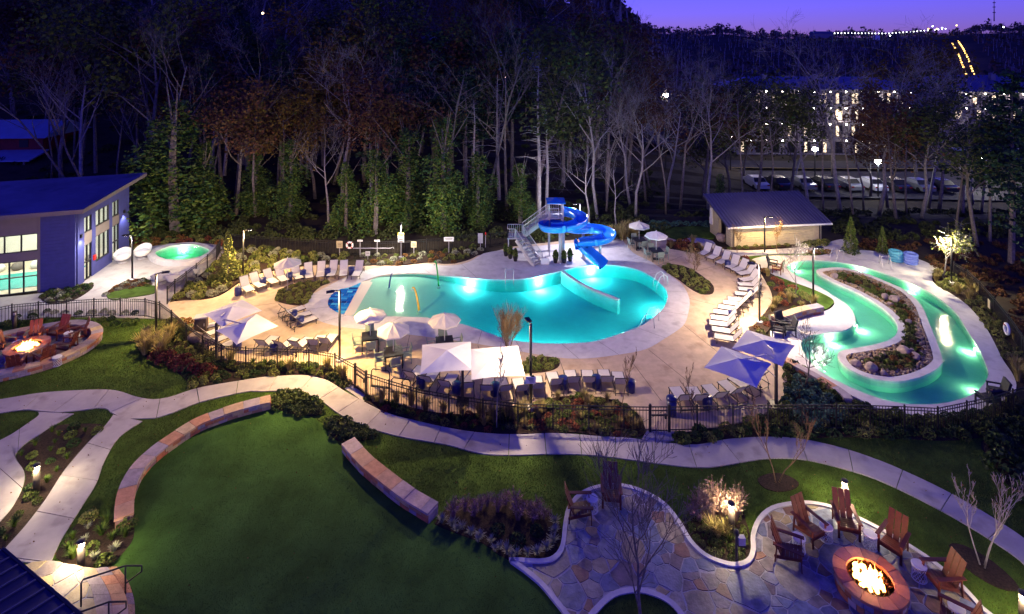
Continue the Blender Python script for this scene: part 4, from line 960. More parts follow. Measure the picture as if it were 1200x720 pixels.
m = MB(); m.tube([(0,0,0), (0,0,.86)], .045, 8); m.build('post', M['bronze'], t, True); m = MB(); m.lathe([(.075,.80), (.075,.9), (.03,.94)], 10); m.build('cap', M['black'], t, True); m = MB(); m.box((.15, .02, .62), (.2, .14, .2)); m.build('box', M['steel'], t); m = MB(); m.beam((.0,0,.5), (.26,0,.46), .05); m.build('bracket', M['bronze'], t)

# ---------------------------------------------------------------- loungers
def make_lounger():
    t = thing('pool_lounger', 'x', 'lounger', (0,0,0), 0, 'white sling loungers round the pool')
    w, L, z = .60, 1.62, .27; hx = -.18; ba = R(50); bl_ = .72      # foot towards +X, hinge at hx
    ca, sa = math.cos(ba), math.sin(ba)
    m = MB(); m.v = [Vector((hx, -w/2+.03, z+.02)), Vector((L/2, -w/2+.03, z+.02)), Vector((L/2, w/2-.03, z+.02)), Vector((hx, w/2-.03, z+.02))]+[Vector((hx, -w/2+.03, z+.0)), Vector((L/2, -w/2+.03, z+.0)), Vector((L/2, w/2-.03, z+.0)), Vector((hx, w/2-.03, z+.0))]
    m.f = [(0,1,2,3), (7,6,5,4)]+[(i, 4+i, 4+(i+1) % 4, (i+1) % 4) for i in range(4)]; m.build('seat_sling', M['sling'], t)
    m = MB(); a = Vector((hx, 0, z+.02)); d = Vector((-ca, 0, sa)); n_ = Vector((sa, 0, ca))*.012
    m.v = [a+Vector((0, y, 0))+d*s+n_*k for k in (1, -1) for s, y in ((0, -w/2+.03), (0, w/2-.03), (bl_, w/2-.03), (bl_, -w/2+.03))]
    m.f = [(0,1,2,3)[::-1], (4,5,6,7)]+[(i, (i+1) % 4, 4+(i+1) % 4, 4+i) for i in range(4)]; m.build('back_sling', M['slingback'], t)
    for s in (-1, 1):
        y = s*w/2
        m = MB(); m.beam((hx-.55, y, z), (L/2, y, z), .035, .04); m.build('side_rail', M['bronze'], t)
        m = MB(); b0 = Vector((hx, y, z+.02)); m.beam(b0, b0+d*bl_, .03); m.build('back_rail', M['bronze'], t)
        m = MB(); m.beam((L/2-.12, y, 0), (L/2-.12, y, z), .035); m.build('leg', M['bronze'], t)
        m = MB(); m.beam((hx-.45, y, 0), (hx-.45, y, z), .035); m.build('leg', M['bronze'], t)
        m = MB(); b1 = b0+d*.42; m.beam(b1, (hx-.5, y, z), .022); m.build('prop', M['bronze'], t)
    m = MB(); m.beam((L/2, -w/2, z), (L/2, w/2, z), .035); m.build('foot_rail', M['bronze'], t)
    e_ = Vector((hx, 0, z+.02))+d*bl_; m = MB(); m.beam(e_+Vector((0, -w/2, 0)), e_+Vector((0, w/2, 0)), .03); m.build('head_rail', M['bronze'], t)
    m = MB(); m.beam((hx-.45, -w/2, .1), (hx-.45, w/2, .1), .025); m.build('stretcher', M['bronze'], t)
    return t
LP = make_lounger(); LP.scale = (.88,)*3; LFIRST = [True]
def lounger(px, py, dx, dy, label, z=.034):
    a = G(px, py, z); b = G(px+dx*.3, py+dy*.3, z); rz = math.atan2(b.y-a.y, b.x-a.x)+random.uniform(-.12, .12); a = a+Vector((random.uniform(-.05, .05), random.uniform(-.05, .05), 0))
    if LFIRST[0]: LFIRST[0] = False; LP.location = a; LP.rotation_euler[2] = rz; LP['label'] = label; return LP
    return dup(LP, a, rz, label)
arc = [(290,341,8,6), (301,337,8,6), (316,332.5,7,7), (331,329,6,8), (347,326.5,3,9), (362,325,1,9), (376,323.5,0,9), (389,322.5,-2,9), (403,322.5,-3,9), (419,322.5,-4,9)]
for i, a in enumerate(arc): lounger(*a, f'{ORD[i]} white lounger from the left in the arc before the shrub bank')
for i, a in enumerate([(341,370,9,-3), (348,376,9,-3), (356,382,9,-3)]): lounger(*a, f'{["rear","middle","front"][i]} of three parallel loungers beside the blue tile beach')
for i, a in enumerate([(243,387,8,-2), (249,395,8,-3), (256,403,8,-3), (264,410,8,-4)]): lounger(*a, f'{ORD[i]} lounger from the back under the left double parasol')
for i, a in enumerate([(312,409,7,-6), (333,411,7,-6), (352,410,7,-6), (370,408,6,-7), (384,406,6,-7)]): lounger(*a, f'{ORD[i]} lounger from the left in the row behind the left fence')
mid_row = [(485,446,6,-9), (504,451,6,-9), (524,457,4,-9), (547,459,1,-9), (570,462,-.5,-9), (592,463,-2,-9), (611,462,-3,-9), (630,459,-3,-9), (651,455,-2.5,-9), (670,453,-2,-9), (689,452,-2,-9), (709,452,-1,-9), (727,455,-2,-9)]
for i, a in enumerate(mid_row): lounger(*a, f'{ORD[i]} lounger from the left in the long row along the middle fence')
for i, a in enumerate([(797,473,-4,-9), (817,474,-4,-9), (839,470,-6,-8), (859,465,-7,-7), (874,458,-8,-6), (884,450,-8,-5)]): lounger(*a, f'{ORD[i]} lounger to the right of the right gate behind the fence')
ra = [(826,299), (837,304), (848,309.5), (859,314.5), (868,319), (876,324), (879,331), (880,338), (879,344), (876,350), (869,356), (863,361), (857,366.5), (853,372), (850,379), (850,386), (852,394), (856,402)]
for i, a in enumerate(ra):
    f_ = i/(len(ra)-1); dy = 7*(1-f_*2.4) if f_ < .42 else -1.2
    lounger(*a, -9, dy, f'{ORD[i]} lounger from the far end of the long right-hand row')

# blue drum tables
bt = thing('drum_table', 'x', 'side table', (0,0,0), 0, 'dark blue drum side tables')
m = MB(); m.lathe([(.17, 0), (.19, .02), (.20, .22), (.19, .42), (.17, .44)], 14); m.build('body', M['blue'], bt, True)
m = MB(); m.lathe([(.2, .44), (.205, .455), (.2, .47)], 14); m.build('top', M['blue'], bt, True)
btf = True
for i, (px, py, lab) in enumerate([(279,346,'at the open end of the shrub-bank arc, before its first lounger'), (308,335,'between the second and third arc loungers'), (339,329,'between the fourth and fifth arc loungers'), (355,326,'between the fifth and sixth arc loungers'), (384,324,'between the seventh and eighth arc loungers'), (412,322,'between the ninth and tenth arc loungers'), (344,375,'between the rear two of the three loungers by the tiles'), (352,382,'between the front two of the three loungers by the tiles'), (321,414,'in the row behind the left fence'), (278,410,'under the front left parasol'), (493,455,'between the first two loungers of the middle row'), (535,462,'left of the parasol post in the middle row'), (580,463,'below the right white parasol canopy'), (619,461,'beside the notice board lamp post'), (660,455,'between the ninth and tenth middle-row loungers'), (699,454,'between the eleventh and twelfth middle-row loungers'), (739,459,'at the right end of the middle row'), (829,478,'among the loungers right of the right gate'), (853,314,'between the third and fourth loungers of the right row'), (880,350,'among the middle loungers of the right row'), (858,376,'near the lower end of the right row')]):
    p = G(px, py, .034); l = 'dark blue drum table '+lab
    if btf: bt.location = p; bt['label'] = l; btf = False
    else: dup(bt, p, random.random(), l)
tb = G(787, 487); t = thing('litter_bin', 'dark blue round litter bin just right of the right gate', 'bin', (tb.x, tb.y, .03)); m = MB(); m.lathe([(.17,0), (.19,.05), (.2,.62)], 14); m.build('body', M['blue'], t, True); m = MB(); m.lathe([(.21,.62), (.2,.70), (.12,.76)], 14); m.build('lid', M['blue'], t, True)

# ---------------------------------------------------------------- dining sets and market parasols
mesh_chair = mat('mesh_chair', (.22,.27,.23), .6, .1, 10)
def make_dchair():
    t = thing('dining_chair', 'x', 'chair', (0,0,0), 0, 'grey-green dining chairs')
    m = MB(); m.box((0,0,.40), (.42,.42,.03)); m.build('seat', mesh_chair, t)
    m = MB(); m.box((-.2,0,.62), (.03,.42,.36), 0, 0, R(-10)); m.build('backrest', mesh_chair, t)
    for sx in (-.18, .18):
        for sy in (-.19, .19): m = MB(); m.beam((sx*1.05, sy, 0), (sx, sy, .40), .03); m.build('leg', mesh_chair, t)
    for sy in (-.21, .21): m = MB(); m.beam((-.2, sy, .58), (.18, sy, .58), .035, .025); m.beam((.18, sy, .4), (.18, sy, .58), .025); m.build('armrest', mesh_chair, t)
    return t
DC = make_dchair(); dcf = [True]
def make_table(name, label, p, rz, s=.82):
    t = thing(name, label, 'table', p, rz, 'square black dining tables')
    for k in range(6): m = MB(); m.box((0, -s/2+s/6*(k+.5), .64), (s, s/6-.012, .03)); m.build('top_slat', M['black'], t)
    m = MB(); m.box((0,0,.60), (s-.06, s-.06, .05)); m.build('apron', M['black'], t)
    for sx in (-1, 1):
        for sy in (-1, 1): m = MB(); m.beam((sx*(s/2-.04), sy*(s/2-.04), 0), (sx*(s/2-.04), sy*(s/2-.04), .6), .06); m.build('leg', M['black'], t)
def parasol(label, p, r=.78, zc=1.92, mt='cream', tilt=0):
    t = thing('parasol', label, 'parasol', p, random.random(), 'round market parasols')
    m = MB(); m.tube([(0,0,0), (0,0,zc)], .022, 8); m.build('pole', M['steel'], t, True)
    m = MB(); m.lathe([(.22,0), (.22,.05), (.06,.09)], 14); m.build('base', M['black'], t)
    n = 8; rim = zc-.32
    for k in range(n):                          # eight gores
        a0, a1 = 2*math.pi*k/n, 2*math.pi*(k+1)/n; m = MB(); c = Vector((0,0,zc)); e0_, e1_ = Vector((r*math.cos(a0), r*math.sin(a0), rim)), Vector((r*math.cos(a1), r*math.sin(a1), rim))
        me = (e0_+e1_)/2*.985; me.z = rim+.012; mid0 = c*.45+e0_*.55+Vector((0,0,.03)); mid1 = c*.45+e1_*.55+Vector((0,0,.03)); mm_ = (mid0+mid1)/2-Vector((0,0,.03))
        m.v = [c, mid0, mm_, mid1, e0_, me, e1_, e0_-Vector((0,0,.06)), me-Vector((0,0,.06)), e1_-Vector((0,0,.06))]
        m.f = [(0,1,2), (0,2,3), (1,4,5,2), (2,5,6,3), (4,7,8,5), (5,8,9,6)]; m.build('canopy_gore', M[mt], t)
        m = MB(); m.beam((0,0,zc-.03), e0_-Vector((0,0,.012)), .012); m.build('rib', M['steel'], t)
    m = MB(); m.lathe([(.035, zc), (.03, zc+.06), (.01, zc+.09)], 8); m.build('finial', M['steel'], t)
def dining(px, py, rz, which, mt='cream', ptop=True, n=4, offs=(0, 0)):
    p = G(px, py, .034); make_table('dining_table', f'square black slatted table under the {which}', p, rz)
    for k in range(n):
        a = rz+k*math.pi/2+.05; d = Vector((math.cos(a), math.sin(a), 0))*.62; q = p+d
        lab = f'{["far","left","near","right"][int(((a % 6.283)+.785-1.571)//1.571) % 4]} dining chair under the {which}'
        if dcf[0]: dcf[0] = False; DC.location = q; DC.rotation_euler[2] = a+math.pi; DC['label'] = lab
        else: dup(DC, q, a+math.pi, lab)
    if ptop: parasol(f'open cream parasol, the {which}', p+Vector((*offs, 0)), mt=mt)
dining(434, 409, .25, 'leftmost of the three parasols by the beach')
dining(461, 428, .3, 'frontmost of the three parasols by the beach')
dining(521, 415, .2, 'parasol nearest the bare yellow tree')
dining(749, 291, .2, 'rear parasol by the back lawn')
dining(769, 304, .1, 'front parasol near the rust coloured bed', mt='white')
parasol('open cream parasol on a slim pole by the oval shrub island', G(337, 341, .034), .82, 1.95)

# ---------------------------------------------------------------- double cantilever parasols
def cantilever(label, post, zp, centers, side, ang, zc, mt, colpost='bronze'):
    t = thing('double_parasol', label, 'parasol', (post[0], post[1], .03), 0, 'double square cantilever parasols'); org = Vector((post[0], post[1], 0))
    m = MB(); m.beam((0,0,0), (0,0,zp), .1); m.build('post', M[colpost], t)
    m = MB(); m.box((0,0,.03), (.5,.5,.06)); m.build('base_plate', M['black'], t)
    for c in centers:
        C = Vector((c[0], c[1], 0))-org; apex = C+Vector((0,0,zc+.30)); m = MB(); m.tube([(0,0,zp-.05), Vector((0,0,zp+.25))+C*.25, apex-Vector((0,0,.12))], .03, 6); m.build('arm', M['steel'], t)
        m = MB(); m.tube([(0,0,zp*.6), C*.45+Vector((0,0,zc*.98))], .02, 6); m.build('brace', M['steel'], t)
        cr = [C+Vector((math.cos(ang+k*math.pi/2)*side*.7071, math.sin(ang+k*math.pi/2)*side*.7071, zc)) for k in range(4)]
        for k in range(4):
            a, b = cr[k], cr[(k+1) % 4]; N_ = 6; m = MB()
            for i in range(N_+1):
                u = i/N_
                for j in range(N_+1):
                    v_ = j/N_; e = a+(b-a)*v_; p = apex+(e-apex)*u; sag = .07*math.sin(math.pi*u)*(1-abs(2*v_-1)**2)+.05*u*u*(1-(2*v_-1)**2)*-1.0
                    inw = (apex-e)*(.03*u*u*(1-(2*v_-1)**2)); m.v.append(p+Vector((inw.x, inw.y, -sag*.6)))
            for i in range(N_):
                for j in range(N_): q = i*(N_+1)+j; m.f.append((q, q+N_+1, q+N_+2, q+1))
            m.build('canopy_panel', M[mt], t, True)
            m = MB(); m.beam(apex-Vector((0,0,.03)), a-Vector((0,0,.015)), .02); m.build('rib', M['steel'], t)
cantilever('pair of white square cantilever parasols over loungers on the left deck', (-13.85,25.6), 1.75, [(-12.05,24.85),(-13.45,26.3)], 1.9, R(8), 1.88, 'white')
cantilever('pair of white square cantilever parasols over the middle lounger row', (-2.04,22.6), 1.5, [(-2.7,22.6),(-.65,22.25)], 2.1, R(52), 1.88, 'white')
cantilever('pair of lavender-lit square cantilever parasols at the right end of the deck', (10.86,22.45), 1.9, [(9.1,22.0),(10.75,23.35)], 2.0, R(5), 1.88, 'white')

# ---------------------------------------------------------------- adirondack chairs and wire drum tables
def make_adirondack():
    t = thing('adirondack_chair', 'x', 'chair', (0,0,0), 0, 'red-brown adirondack chairs'); w = .56       # faces +X
    for k in range(5): m = MB(); x = .30-k*.118; m.box((x, 0, .36-k*.028), (.108, w, .024), 0, 0, R(-13)); m.build('seat_slat', M['wood'], t)
    d = Vector((-.36, 0, .93)).normalized(); b0 = Vector((-.22, 0, .22))
    for k in range(3):
        y = (k-1)*(w/3+.004); m = MB(); L = .86; c = b0+d*L/2; m.box((c.x, y, c.z), (.024, w/3-.022, L), 0, 0, math.atan2(d.x, d.z)); m.build('back_slat', M['wood'], t)
    for s in (.28, .72): m = MB(); c = b0+d*.86*s-Vector((.028, 0, .0)); m.box(c, (.025, w-.04, .07), 0, 0, math.atan2(d.x, d.z)); m.build('back_rail', M['wood'], t)
    for s in (-1, 1):
        m = MB(); m.beam((.36, s*(w/2+.03), 0), (.33, s*(w/2+.03), .57), .07, .03); m.build('leg', M['wood'], t)
        m = MB(); m.beam((-.40, s*(w/2-.0), 0), (-.34, s*(w/2+.02), .57), .05, .03); m.build('leg', M['wood'], t)
        m = MB(); m.beam((-.46, s*(w/2+.02), .585), (.42, s*(w/2+.05), .595), .12, .026); m.build('armrest', M['wood'], t)
        m = MB(); m.beam((-.42, s*(w/2-.03), .14), (.36, s*(w/2-.03), .33), .028, .09); m.build('side_rail', M['wood'], t)
    m = MB(); m.box((.355, 0, .31), (.026, w+.04, .11)); m.build('front_rail', M['wood'], t)
    return t
AD = make_adirondack(); AD.scale = (.9,)*3; adf = [True]
def adir(px, py, tgt, label, z=.045, dz=0):
    p = G(px, py, z); rz = math.atan2(tgt[1]-p.y, tgt[0]-p.x)
    if adf[0]: adf[0] = False; AD.location = p; AD.rotation_euler[2] = rz; AD['label'] = label
    else: dup(AD, p, rz, label)
pr = (PIT_R.x, PIT_R.y)
for px, py, l in [(925,656,'nearest to the grass bed on the right patio'), (949,629,'second from the grass bed, between two drum tables'), (991,622,'directly behind the fire pit by the lawn bollard'), (1047,647,'right behind the fire pit with its back to the lawn'), (1104,690,'at the right side of the fire pit by the mulch oval')]: adir(px, py, pr, 'red-brown adirondack chair '+l)
adir(1122, 742, pr, 'red-brown adirondack chair cut off at the bottom edge, right of the fire pit')
ptgt = G2(745, 640)
adir(680, 606, G2(760,610), 'dark adirondack chair left of the drum table at the patio bulge'); adir(716, 587, G2(720,640), 'dark adirondack chair right of the drum table at the patio bulge')
pl_ = (PIT_L.x, PIT_L.y)
for px, py, l in [(5,412,'at the left picture edge by the court fire pit'), (40,401,'behind the court fire pit with its back to the fence'), (68,395,'behind the court fire pit towards the right'), (91,398,'against the right curve of the court wall'), (78,412,'right of the court fire pit, turned sideways'), (52,426,'in front of the court fire pit on the right, seen from behind'), (19,434,'in front of the court fire pit on the left, seen from behind')]: adir(px, py, pl_, 'red-brown adirondack chair '+l)
def make_drum():
    t = thing('wire_drum_table', 'x', 'side table', (0,0,0), 0, 'white-topped wire drum tables'); r, h = .2, .44
    m = MB(); m.lathe([(r, h-.03), (r+.012, h-.015), (r, h)], 20); m.build('top', M['drumw'], t)
    for k in range(14):
        a = 2*math.pi*k/14
        for sg in (-1, 1):
            m = MB(); P = []
            for i in range(5): u = i/4; b = a+sg*u*1.3; q = r*(1-.10*math.sin(math.pi*u)); P.append((q*math.cos(b), q*math.sin(b), .01+u*(h-.05)))
            m.tube(P, .007, 4, False); m.build('wire', M['drumw'], t)
    m = MB(); m.tube([(r*math.cos(a), r*math.sin(a), .015) for a in np.linspace(0, 2*math.pi, 17)[:-1]], .012, 5, closed=True); m.build('foot_ring', M['drumw'], t)
    return t
DR = make_drum(); DR.scale = (.9,)*3; drf = True
for px, py, l in [(936,645,'between the first two chairs beside the grass bed'), (968,632,'between the second and third chairs of the right patio'), (1020,641,'behind the fire pit between two chairs of the right patio'), (1077,678,'on the right of the burning patio fire pit'), (1121,729,'cut by the bottom edge on the right patio'), (694,598,'between the two dark chairs at the patio bulge'), (20,410,'left of the chair behind the court fire pit'), (80,399,'by the rear chairs of the walled court'), (67,428,'in front of the court fire pit beside the wall')]:
    p = G(px, py, .045); l = 'small white-topped wire drum table '+l
    if drf: drf = False; DR.location = p; DR['label'] = l
    else: dup(DR, p, random.random()*6, l)
# dark cushioned chairs by the planter wall, chairs on the river deck
chm = mat('dark_wicker', (.02,.02,.03), .6, .2, 20, .3, 60)
def club(px, py, rz, label, mt):
    p = G(px, py, .04); t = thing('club_chair', label, 'chair', p, rz, 'low deck chairs round the river')
    m = MB(); m.box((.05,0,.30), (.5,.5,.1)); m.build('seat', mt, t); m = MB(); m.box((-.25,0,.55), (.09,.56,.55), 0, 0, R(-14)); m.build('backrest', mt, t)
    for s in (-1, 1):
        m = MB(); m.box((.03, s*.29, .48), (.56,.07,.05)); m.build('armrest', mt, t)
        for x in (-.22, .27): m = MB(); m.beam((x, s*.29, 0), (x, s*.29, .46), .05); m.build('leg', mt, t)
club(910, 392, R(-20), 'dark wicker chair nearest the end of the planter wall', chm); club(918, 386, R(-60), 'dark wicker chair at the middle of the planter wall', chm); club(925, 391, R(170), 'dark wicker chair facing the planter wall', chm)
club(905, 315, R(-30), 'dark slatted chair on the narrow deck left of the river head', chm); club(912, 320, R(140), 'brown chair on the narrow deck beside the river head', M['wood'])
club(1158, 476, R(100), 'dark chair facing the river at the lower right deck corner', chm); club(1170, 467, R(160), 'dark chair with orange cushion at the lower right deck corner', chm)
p = G(1166, 471, .04); t = thing('low_table', 'small round orange table between the corner deck chairs', 'side table', p); m = MB(); m.lathe([(.2,.34), (.21,.36), (.2,.38)], 16); m.build('top', mat('orange_wood', (.5,.24,.06), .5), t); m = MB(); m.lathe([(.12,0), (.05,.04), (.05,.34)], 10); m.build('stem', M['black'], t)  # top is orange in its base colour
# white pod chairs by the spa
for i, (px, py, rz, l) in enumerate([(143,308,-70,'left of the two behind the spa lamp post'), (166,303,-80,'right of the two behind the spa lamp post'), (189,332,110,'leftmost of the three in front of the spa'), (206,333,100,'middle of the three in front of the spa'), (222,327,120,'rightmost of the three in front of the spa, by the fence')]):
    p = G(px, py, .03); t = thing('pod_chair', 'round white pod chair, '+l, 'chair', p, R(rz), 'round white pod chairs by the spa')
    m = MB(); N_ = 18
    prof = [(.02,.10), (.22,.06), (.40,.12), (.50,.26), (.54,.44)]
    m.lathe(prof, N_); 
    m.f.pop(); m.v = [Vector((v.x-.0-(v.z*.35 if v.z > .1 else 0), v.y, v.z*(1+.6*max(0, -v.x)/.54)+.12)) for v in m.v]; m.build('shell', M['whitep'], t, True)
    m = MB(); m.lathe([(.01,.26), (.30,.27), (.42,.33), (.40,.37), (.01,.33)], N_); m.v = [Vector((v.x-.05, v.y, v.z+.05+max(0, -v.x)*.3)) for v in m.v]; m.build('cushion', M['whitep'], t, True)
    m = MB(); m.lathe([(.28,0), (.28,.04), (.12,.14)], 14); m.build('base', M['steel'], t)

# ---------------------------------------------------------------- pool fittings
def arch(name, label, a, b, h, r, mt, cat='spray arch'):
    A, B = G(*a, -.1), G(*b, -.1); t = thing(name, label, cat, (A.x, A.y, -.15)); d = B-A; d.z = 0
    m = MB(); m.tube([d*u+Vector((0, 0, .1+h*math.sin(u*math.pi*.62+.1)*1.0-(.1 if u == 0 else 0))) for u in np.linspace(0, 1, 14)], [r*(1-.4*u) for u in np.linspace(0, 1, 14)], 10); m.build('curved_pipe', mt, t, True)
    m = MB(); m.lathe([(r*2.2,0), (r*2.2,.06)], 12); m.build('base_flange', M['steel'], t); m = MB(); q = d+Vector((0,0,.1+h*math.sin(.72*math.pi))); m.lathe([(r*.9,-.03), (r*.7,.05)], 10, q); m.build('nozzle', M['steel'], t)
arch('spray_arch', 'tall green spray arch rising from the shallow water', (514,337), (509,331), 1.35, .05, mat('green_pipe', (.02,.35,.05), .35))
arch('spray_arch', 'yellow spray arch in the pale shallow water', (491,365), (483,357), 1.0, .06, mat('yellow_pipe', (.75,.45,.03), .35))
arch('spray_arch', 'dark blue spray arch at the beach end of the pool', (456,338), (460,333), .65, .05, mat('dkblue_pipe', (.03,.07,.25), .35))
def ladder(label, px, py, rz, w=.5):
    p = G(px, py, .036); t = thing('pool_rail', label, 'handrail', p, rz, 'steel pool handrails')
    for s in (-1, 1): m = MB(); m.tube([(-.25, s*w/2, 0), (-.22, s*w/2, .55), (-.05, s*w/2, .68), (.25, s*w/2, .55), (.45, s*w/2, .1), (.5, s*w/2, -.25)], .022, 8); m.build('rail', M['steel'], t, True)
    m = MB(); m.tube([(-.23, -w/2, .5), (-.23, w/2, .5)], .018, 6); m.build('crossbar', M['steel'], t)
ladder('steel grab rails at the back pool edge by the slide stairs', 597, 327, R(-90)); ladder('steel grab rails on the right pool edge by the kidney bed', 776, 333, R(190))
ladder('steel handrail by the pool steps at the lower right of the pool', 764, 379, R(150), .9); ladder('steel handrail at the river entry steps by the tubes', 1037, 311, R(-110)); ladder('pale steel handrails at the river head beside the walk', 982, 303, R(200))
for px, py, l in ((470,461,'dark hoop bike rack frame just inside the left gate'), (446,454,'taller dark hoop frame at the left gate')):
    p = G(px, py, .034); t = thing('hoop_rack', l, 'rack', p, R(-12)); m = MB(); hh = .62 if px > 460 else .75; m.tube([(-.42,0,0), (-.42,0,hh-.08), (-.34,0,hh), (.34,0,hh), (.42,0,hh-.08), (.42,0,0)], .025, 8); m.build('hoop', M['black'], t, True); m = MB(); m.box((0,0,.02), (.9,.1,.03)); m.build('foot_bar', M['black'], t)
# underwater steps at the front right of the pool
for k in range(3):
    q = polyl([(722+k*5,391-k*2.5),(742+k*4,384-k*3),(757+k*3,375-k*3)], 3); m = MB(); nn = []
    for i in range(len(q)):
        d = q[min(i+1, len(q)-1)]-q[max(i-1, 0)]; d /= np.linalg.norm(d); nn.append(np.array([d[1], -d[0]])*.17)
    m.prism([a+b for a, b in zip(q, nn)]+[a-b for a, b in zip(q[::-1], nn[::-1])], -.85, -.55+.16*k); tag(m.build('pool_step', M['plaster']), kind='structure')
# blue tiles of the beach apron
pad = ccw([p for p in TILEPAD]); P_ = np.array(pad); lo_, hi_ = P_.min(0), P_.max(0); padroot = slab('tile_apron', offset(pad, -.01), [], .028, M['mortar'], .01)
y = lo_[1]; row = 0
while y < hi_[1]:
    x = lo_[0]-random.uniform(0, .3)
    while x < hi_[0]:
        w_ = random.choice([.3, .45, .6]); cell = [np.array(q) for q in ((x+.008, y+.008), (x+w_-.008, y+.008), (x+w_-.008, y+.21), (x+.008, y+.21))]; C_ = clip_convex(pad, cell)
        if len(C_) > 2 and abs(area(C_)) > .004: m = MB(); m.prism(C_, .026, .040); m.build('tile', M['tile'], padroot)
        x += w_
    y += .218
# inflatable tubes in two stacks
for s, (px, py, mt, nm) in enumerate(((1050,306,mat('aqua_vinyl', (.10,.42,.55), .25, .06, 3, spec=.6),'aqua'), (1067,309,mat('blue_vinyl', (.20,.28,.70), .25, .06, 3, spec=.6),'periwinkle'))):
    for k in range(4):
        p = G(px, py, .04); t = thing('river_tube', f'{nm} inflatable ring, {["bottom","second from bottom","third from bottom","top"][k]} of its stack by the river', 'inflatable ring', (p.x+random.uniform(-.02,.02), p.y, .04+.17*k), random.random(), 'inflatable river rings in two stacks')
        m = MB(); m.tube([(.33*math.cos(a), .33*math.sin(a), .1) for a in np.linspace(0, 2*math.pi, 21)[:-1]], .105, 10, closed=True); m.build('ring', mt, t, True)
        m = MB(); m.box((.44,0,.12), (.04,.12,.05)); m.build('handle', M['whitep'], t)
# rescue station signs on the forest fence
sy = mat('sign_yellow', (.75,.6,.08), .5); sr = mat('sign_red', (.6,.03,.02), .5)
def sign(px, py, zc, w, h, label, mt=None, lines=3, post=True, head=None):
    p = G(px, py); t = thing('notice_sign', label, 'sign', (p.x, p.y, 0), 0, 'notices along the back fence')
    m = MB(); m.box((0, -.02, zc), (w, .02, h)); s = m.build('board', mt or M['whitep'], t)
    if post: m = MB(); m.beam((0, 0, 0), (0, 0, zc+h/2), .04); m.build('post', M['steel'], t)
    if head: m = MB(); m.box((0, -.032, zc+h/2-h*.12), (w*.98, .006, h*.24)); m.build('heading_band', head, s)
    for k in range(lines): m = MB(); m.box((0, -.033, zc+h*.2-k*h*.2), (w*(.75-.1*(k % 2)), .005, h*.07)); m.build('printed_line', M['joint'], s)
sign(398, 301, .85, .42, .5, 'square tan notice on the back fence left of the life ring', M['block'])
sign(422, 301, 1.12, .38, .12, 'small white strip sign above the reach pole', None, 1); sign(442, 301, 1.12, .38, .12, 'second small white strip sign above the reach pole', None, 1)
sign(431, 305, .45, .3, .3, 'small white sign behind the end lounger', None, 2)
sign(470, 305, 1.55, .42, .65, 'yellow-headed pool rules board before the back fence lamp', None, 4, True, sy); sign(485, 300, .8, .38, .42, 'square cream notice right of the rules board', M['block'], 3); sign(526, 297, 1.0, .7, .3, 'wide white notice on the back fence', None, 2); sign(563, 292, .78, .36, .72, 'grey cabinet panel near the slide pots', M['steel'], 0)
sign(569, 290, 1.0, .1, .22, 'small red call point by the grey cabinet', sr, 0)
p = G(410, 301); t = thing('life_ring', 'white life ring hung on the back fence', 'life ring', (p.x, p.y-.06, .82)); m = MB(); m.tube([(.2*math.cos(a), 0, .2*math.sin(a)) for a in np.linspace(0, 2*math.pi, 19)[:-1]], .065, 8, closed=True); m.build('ring', M['whitep'], t, True)
for k in range(4): a = k*math.pi/2+.78; m = MB(); m.tube([(.2*math.cos(a+e), 0, .2*math.sin(a+e)) for e in (-.16, 0, .16)], .069, 8); m.build('band', sr, t, True)
p = G(414, 303); t = thing('reach_pole', 'long grey reach pole hung level on the back fence', 'pole', (p.x, p.y-.05, .72)); m = MB(); m.tube([(0,0,0), (2.6,0,.0)], .025, 6); m.build('shaft', M['steel'], t); m = MB(); m.tube([(2.6,0,0), (2.75,0,.08), (2.8,0,-.02)], .015, 5); m.build('hook', M['steel'], t)
p = G(1181, 402); t = thing('life_ring', 'white life ring hung on the right bank fence', 'life ring', (p.x-.1, p.y-.05, .72), R(70)); m = MB(); m.tube([(.2*math.cos(a), 0, .24*math.sin(a)) for a in np.linspace(0, 2*math.pi, 19)[:-1]], .065, 8, closed=True); m.build('ring', M['whitep'], t, True); m = MB(); m.tube([(.2*math.cos(a), 0, .24*math.sin(a)) for a in (.6,.8,1.0)], .069, 8); m.build('band', sr, t, True)
p = G(1158, 372); t = thing('notice_sign', 'small cream notice on the right bank fence', 'sign', (p.x, p.y-.05, 0), R(65), 'notices along the back fence'); m = MB(); m.box((0,0,.75), (.3,.02,.45)); m.build('board', M['block'], t); m = MB(); m.box((0,-.014,.75), (.2,.006,.04)); m.build('printed_line', M['joint'], t)
# brown cabinet with tower by the left parasols
p = G(236, 391); t = thing('towel_cabinet', 'brown towel cabinet with pale top by the left parasols', 'cabinet', (p.x, p.y, .03), R(15)); m = MB(); m.box((0,0,.42), (.55,.42,.8)); m.build('body', mat('brown_panel', (.12,.08,.06), .6), t); m = MB(); m.box((0,0,.85), (.6,.46,.06)); m.build('top', M['steel'], t); m = MB(); m.box((0,-.215,.42), (.5,.012,.7)); m.build('door', M['bronze'], t); m = MB(); m.box((.18,-.23,.5), (.02,.02,.14)); m.build('handle', M['steel'], t)
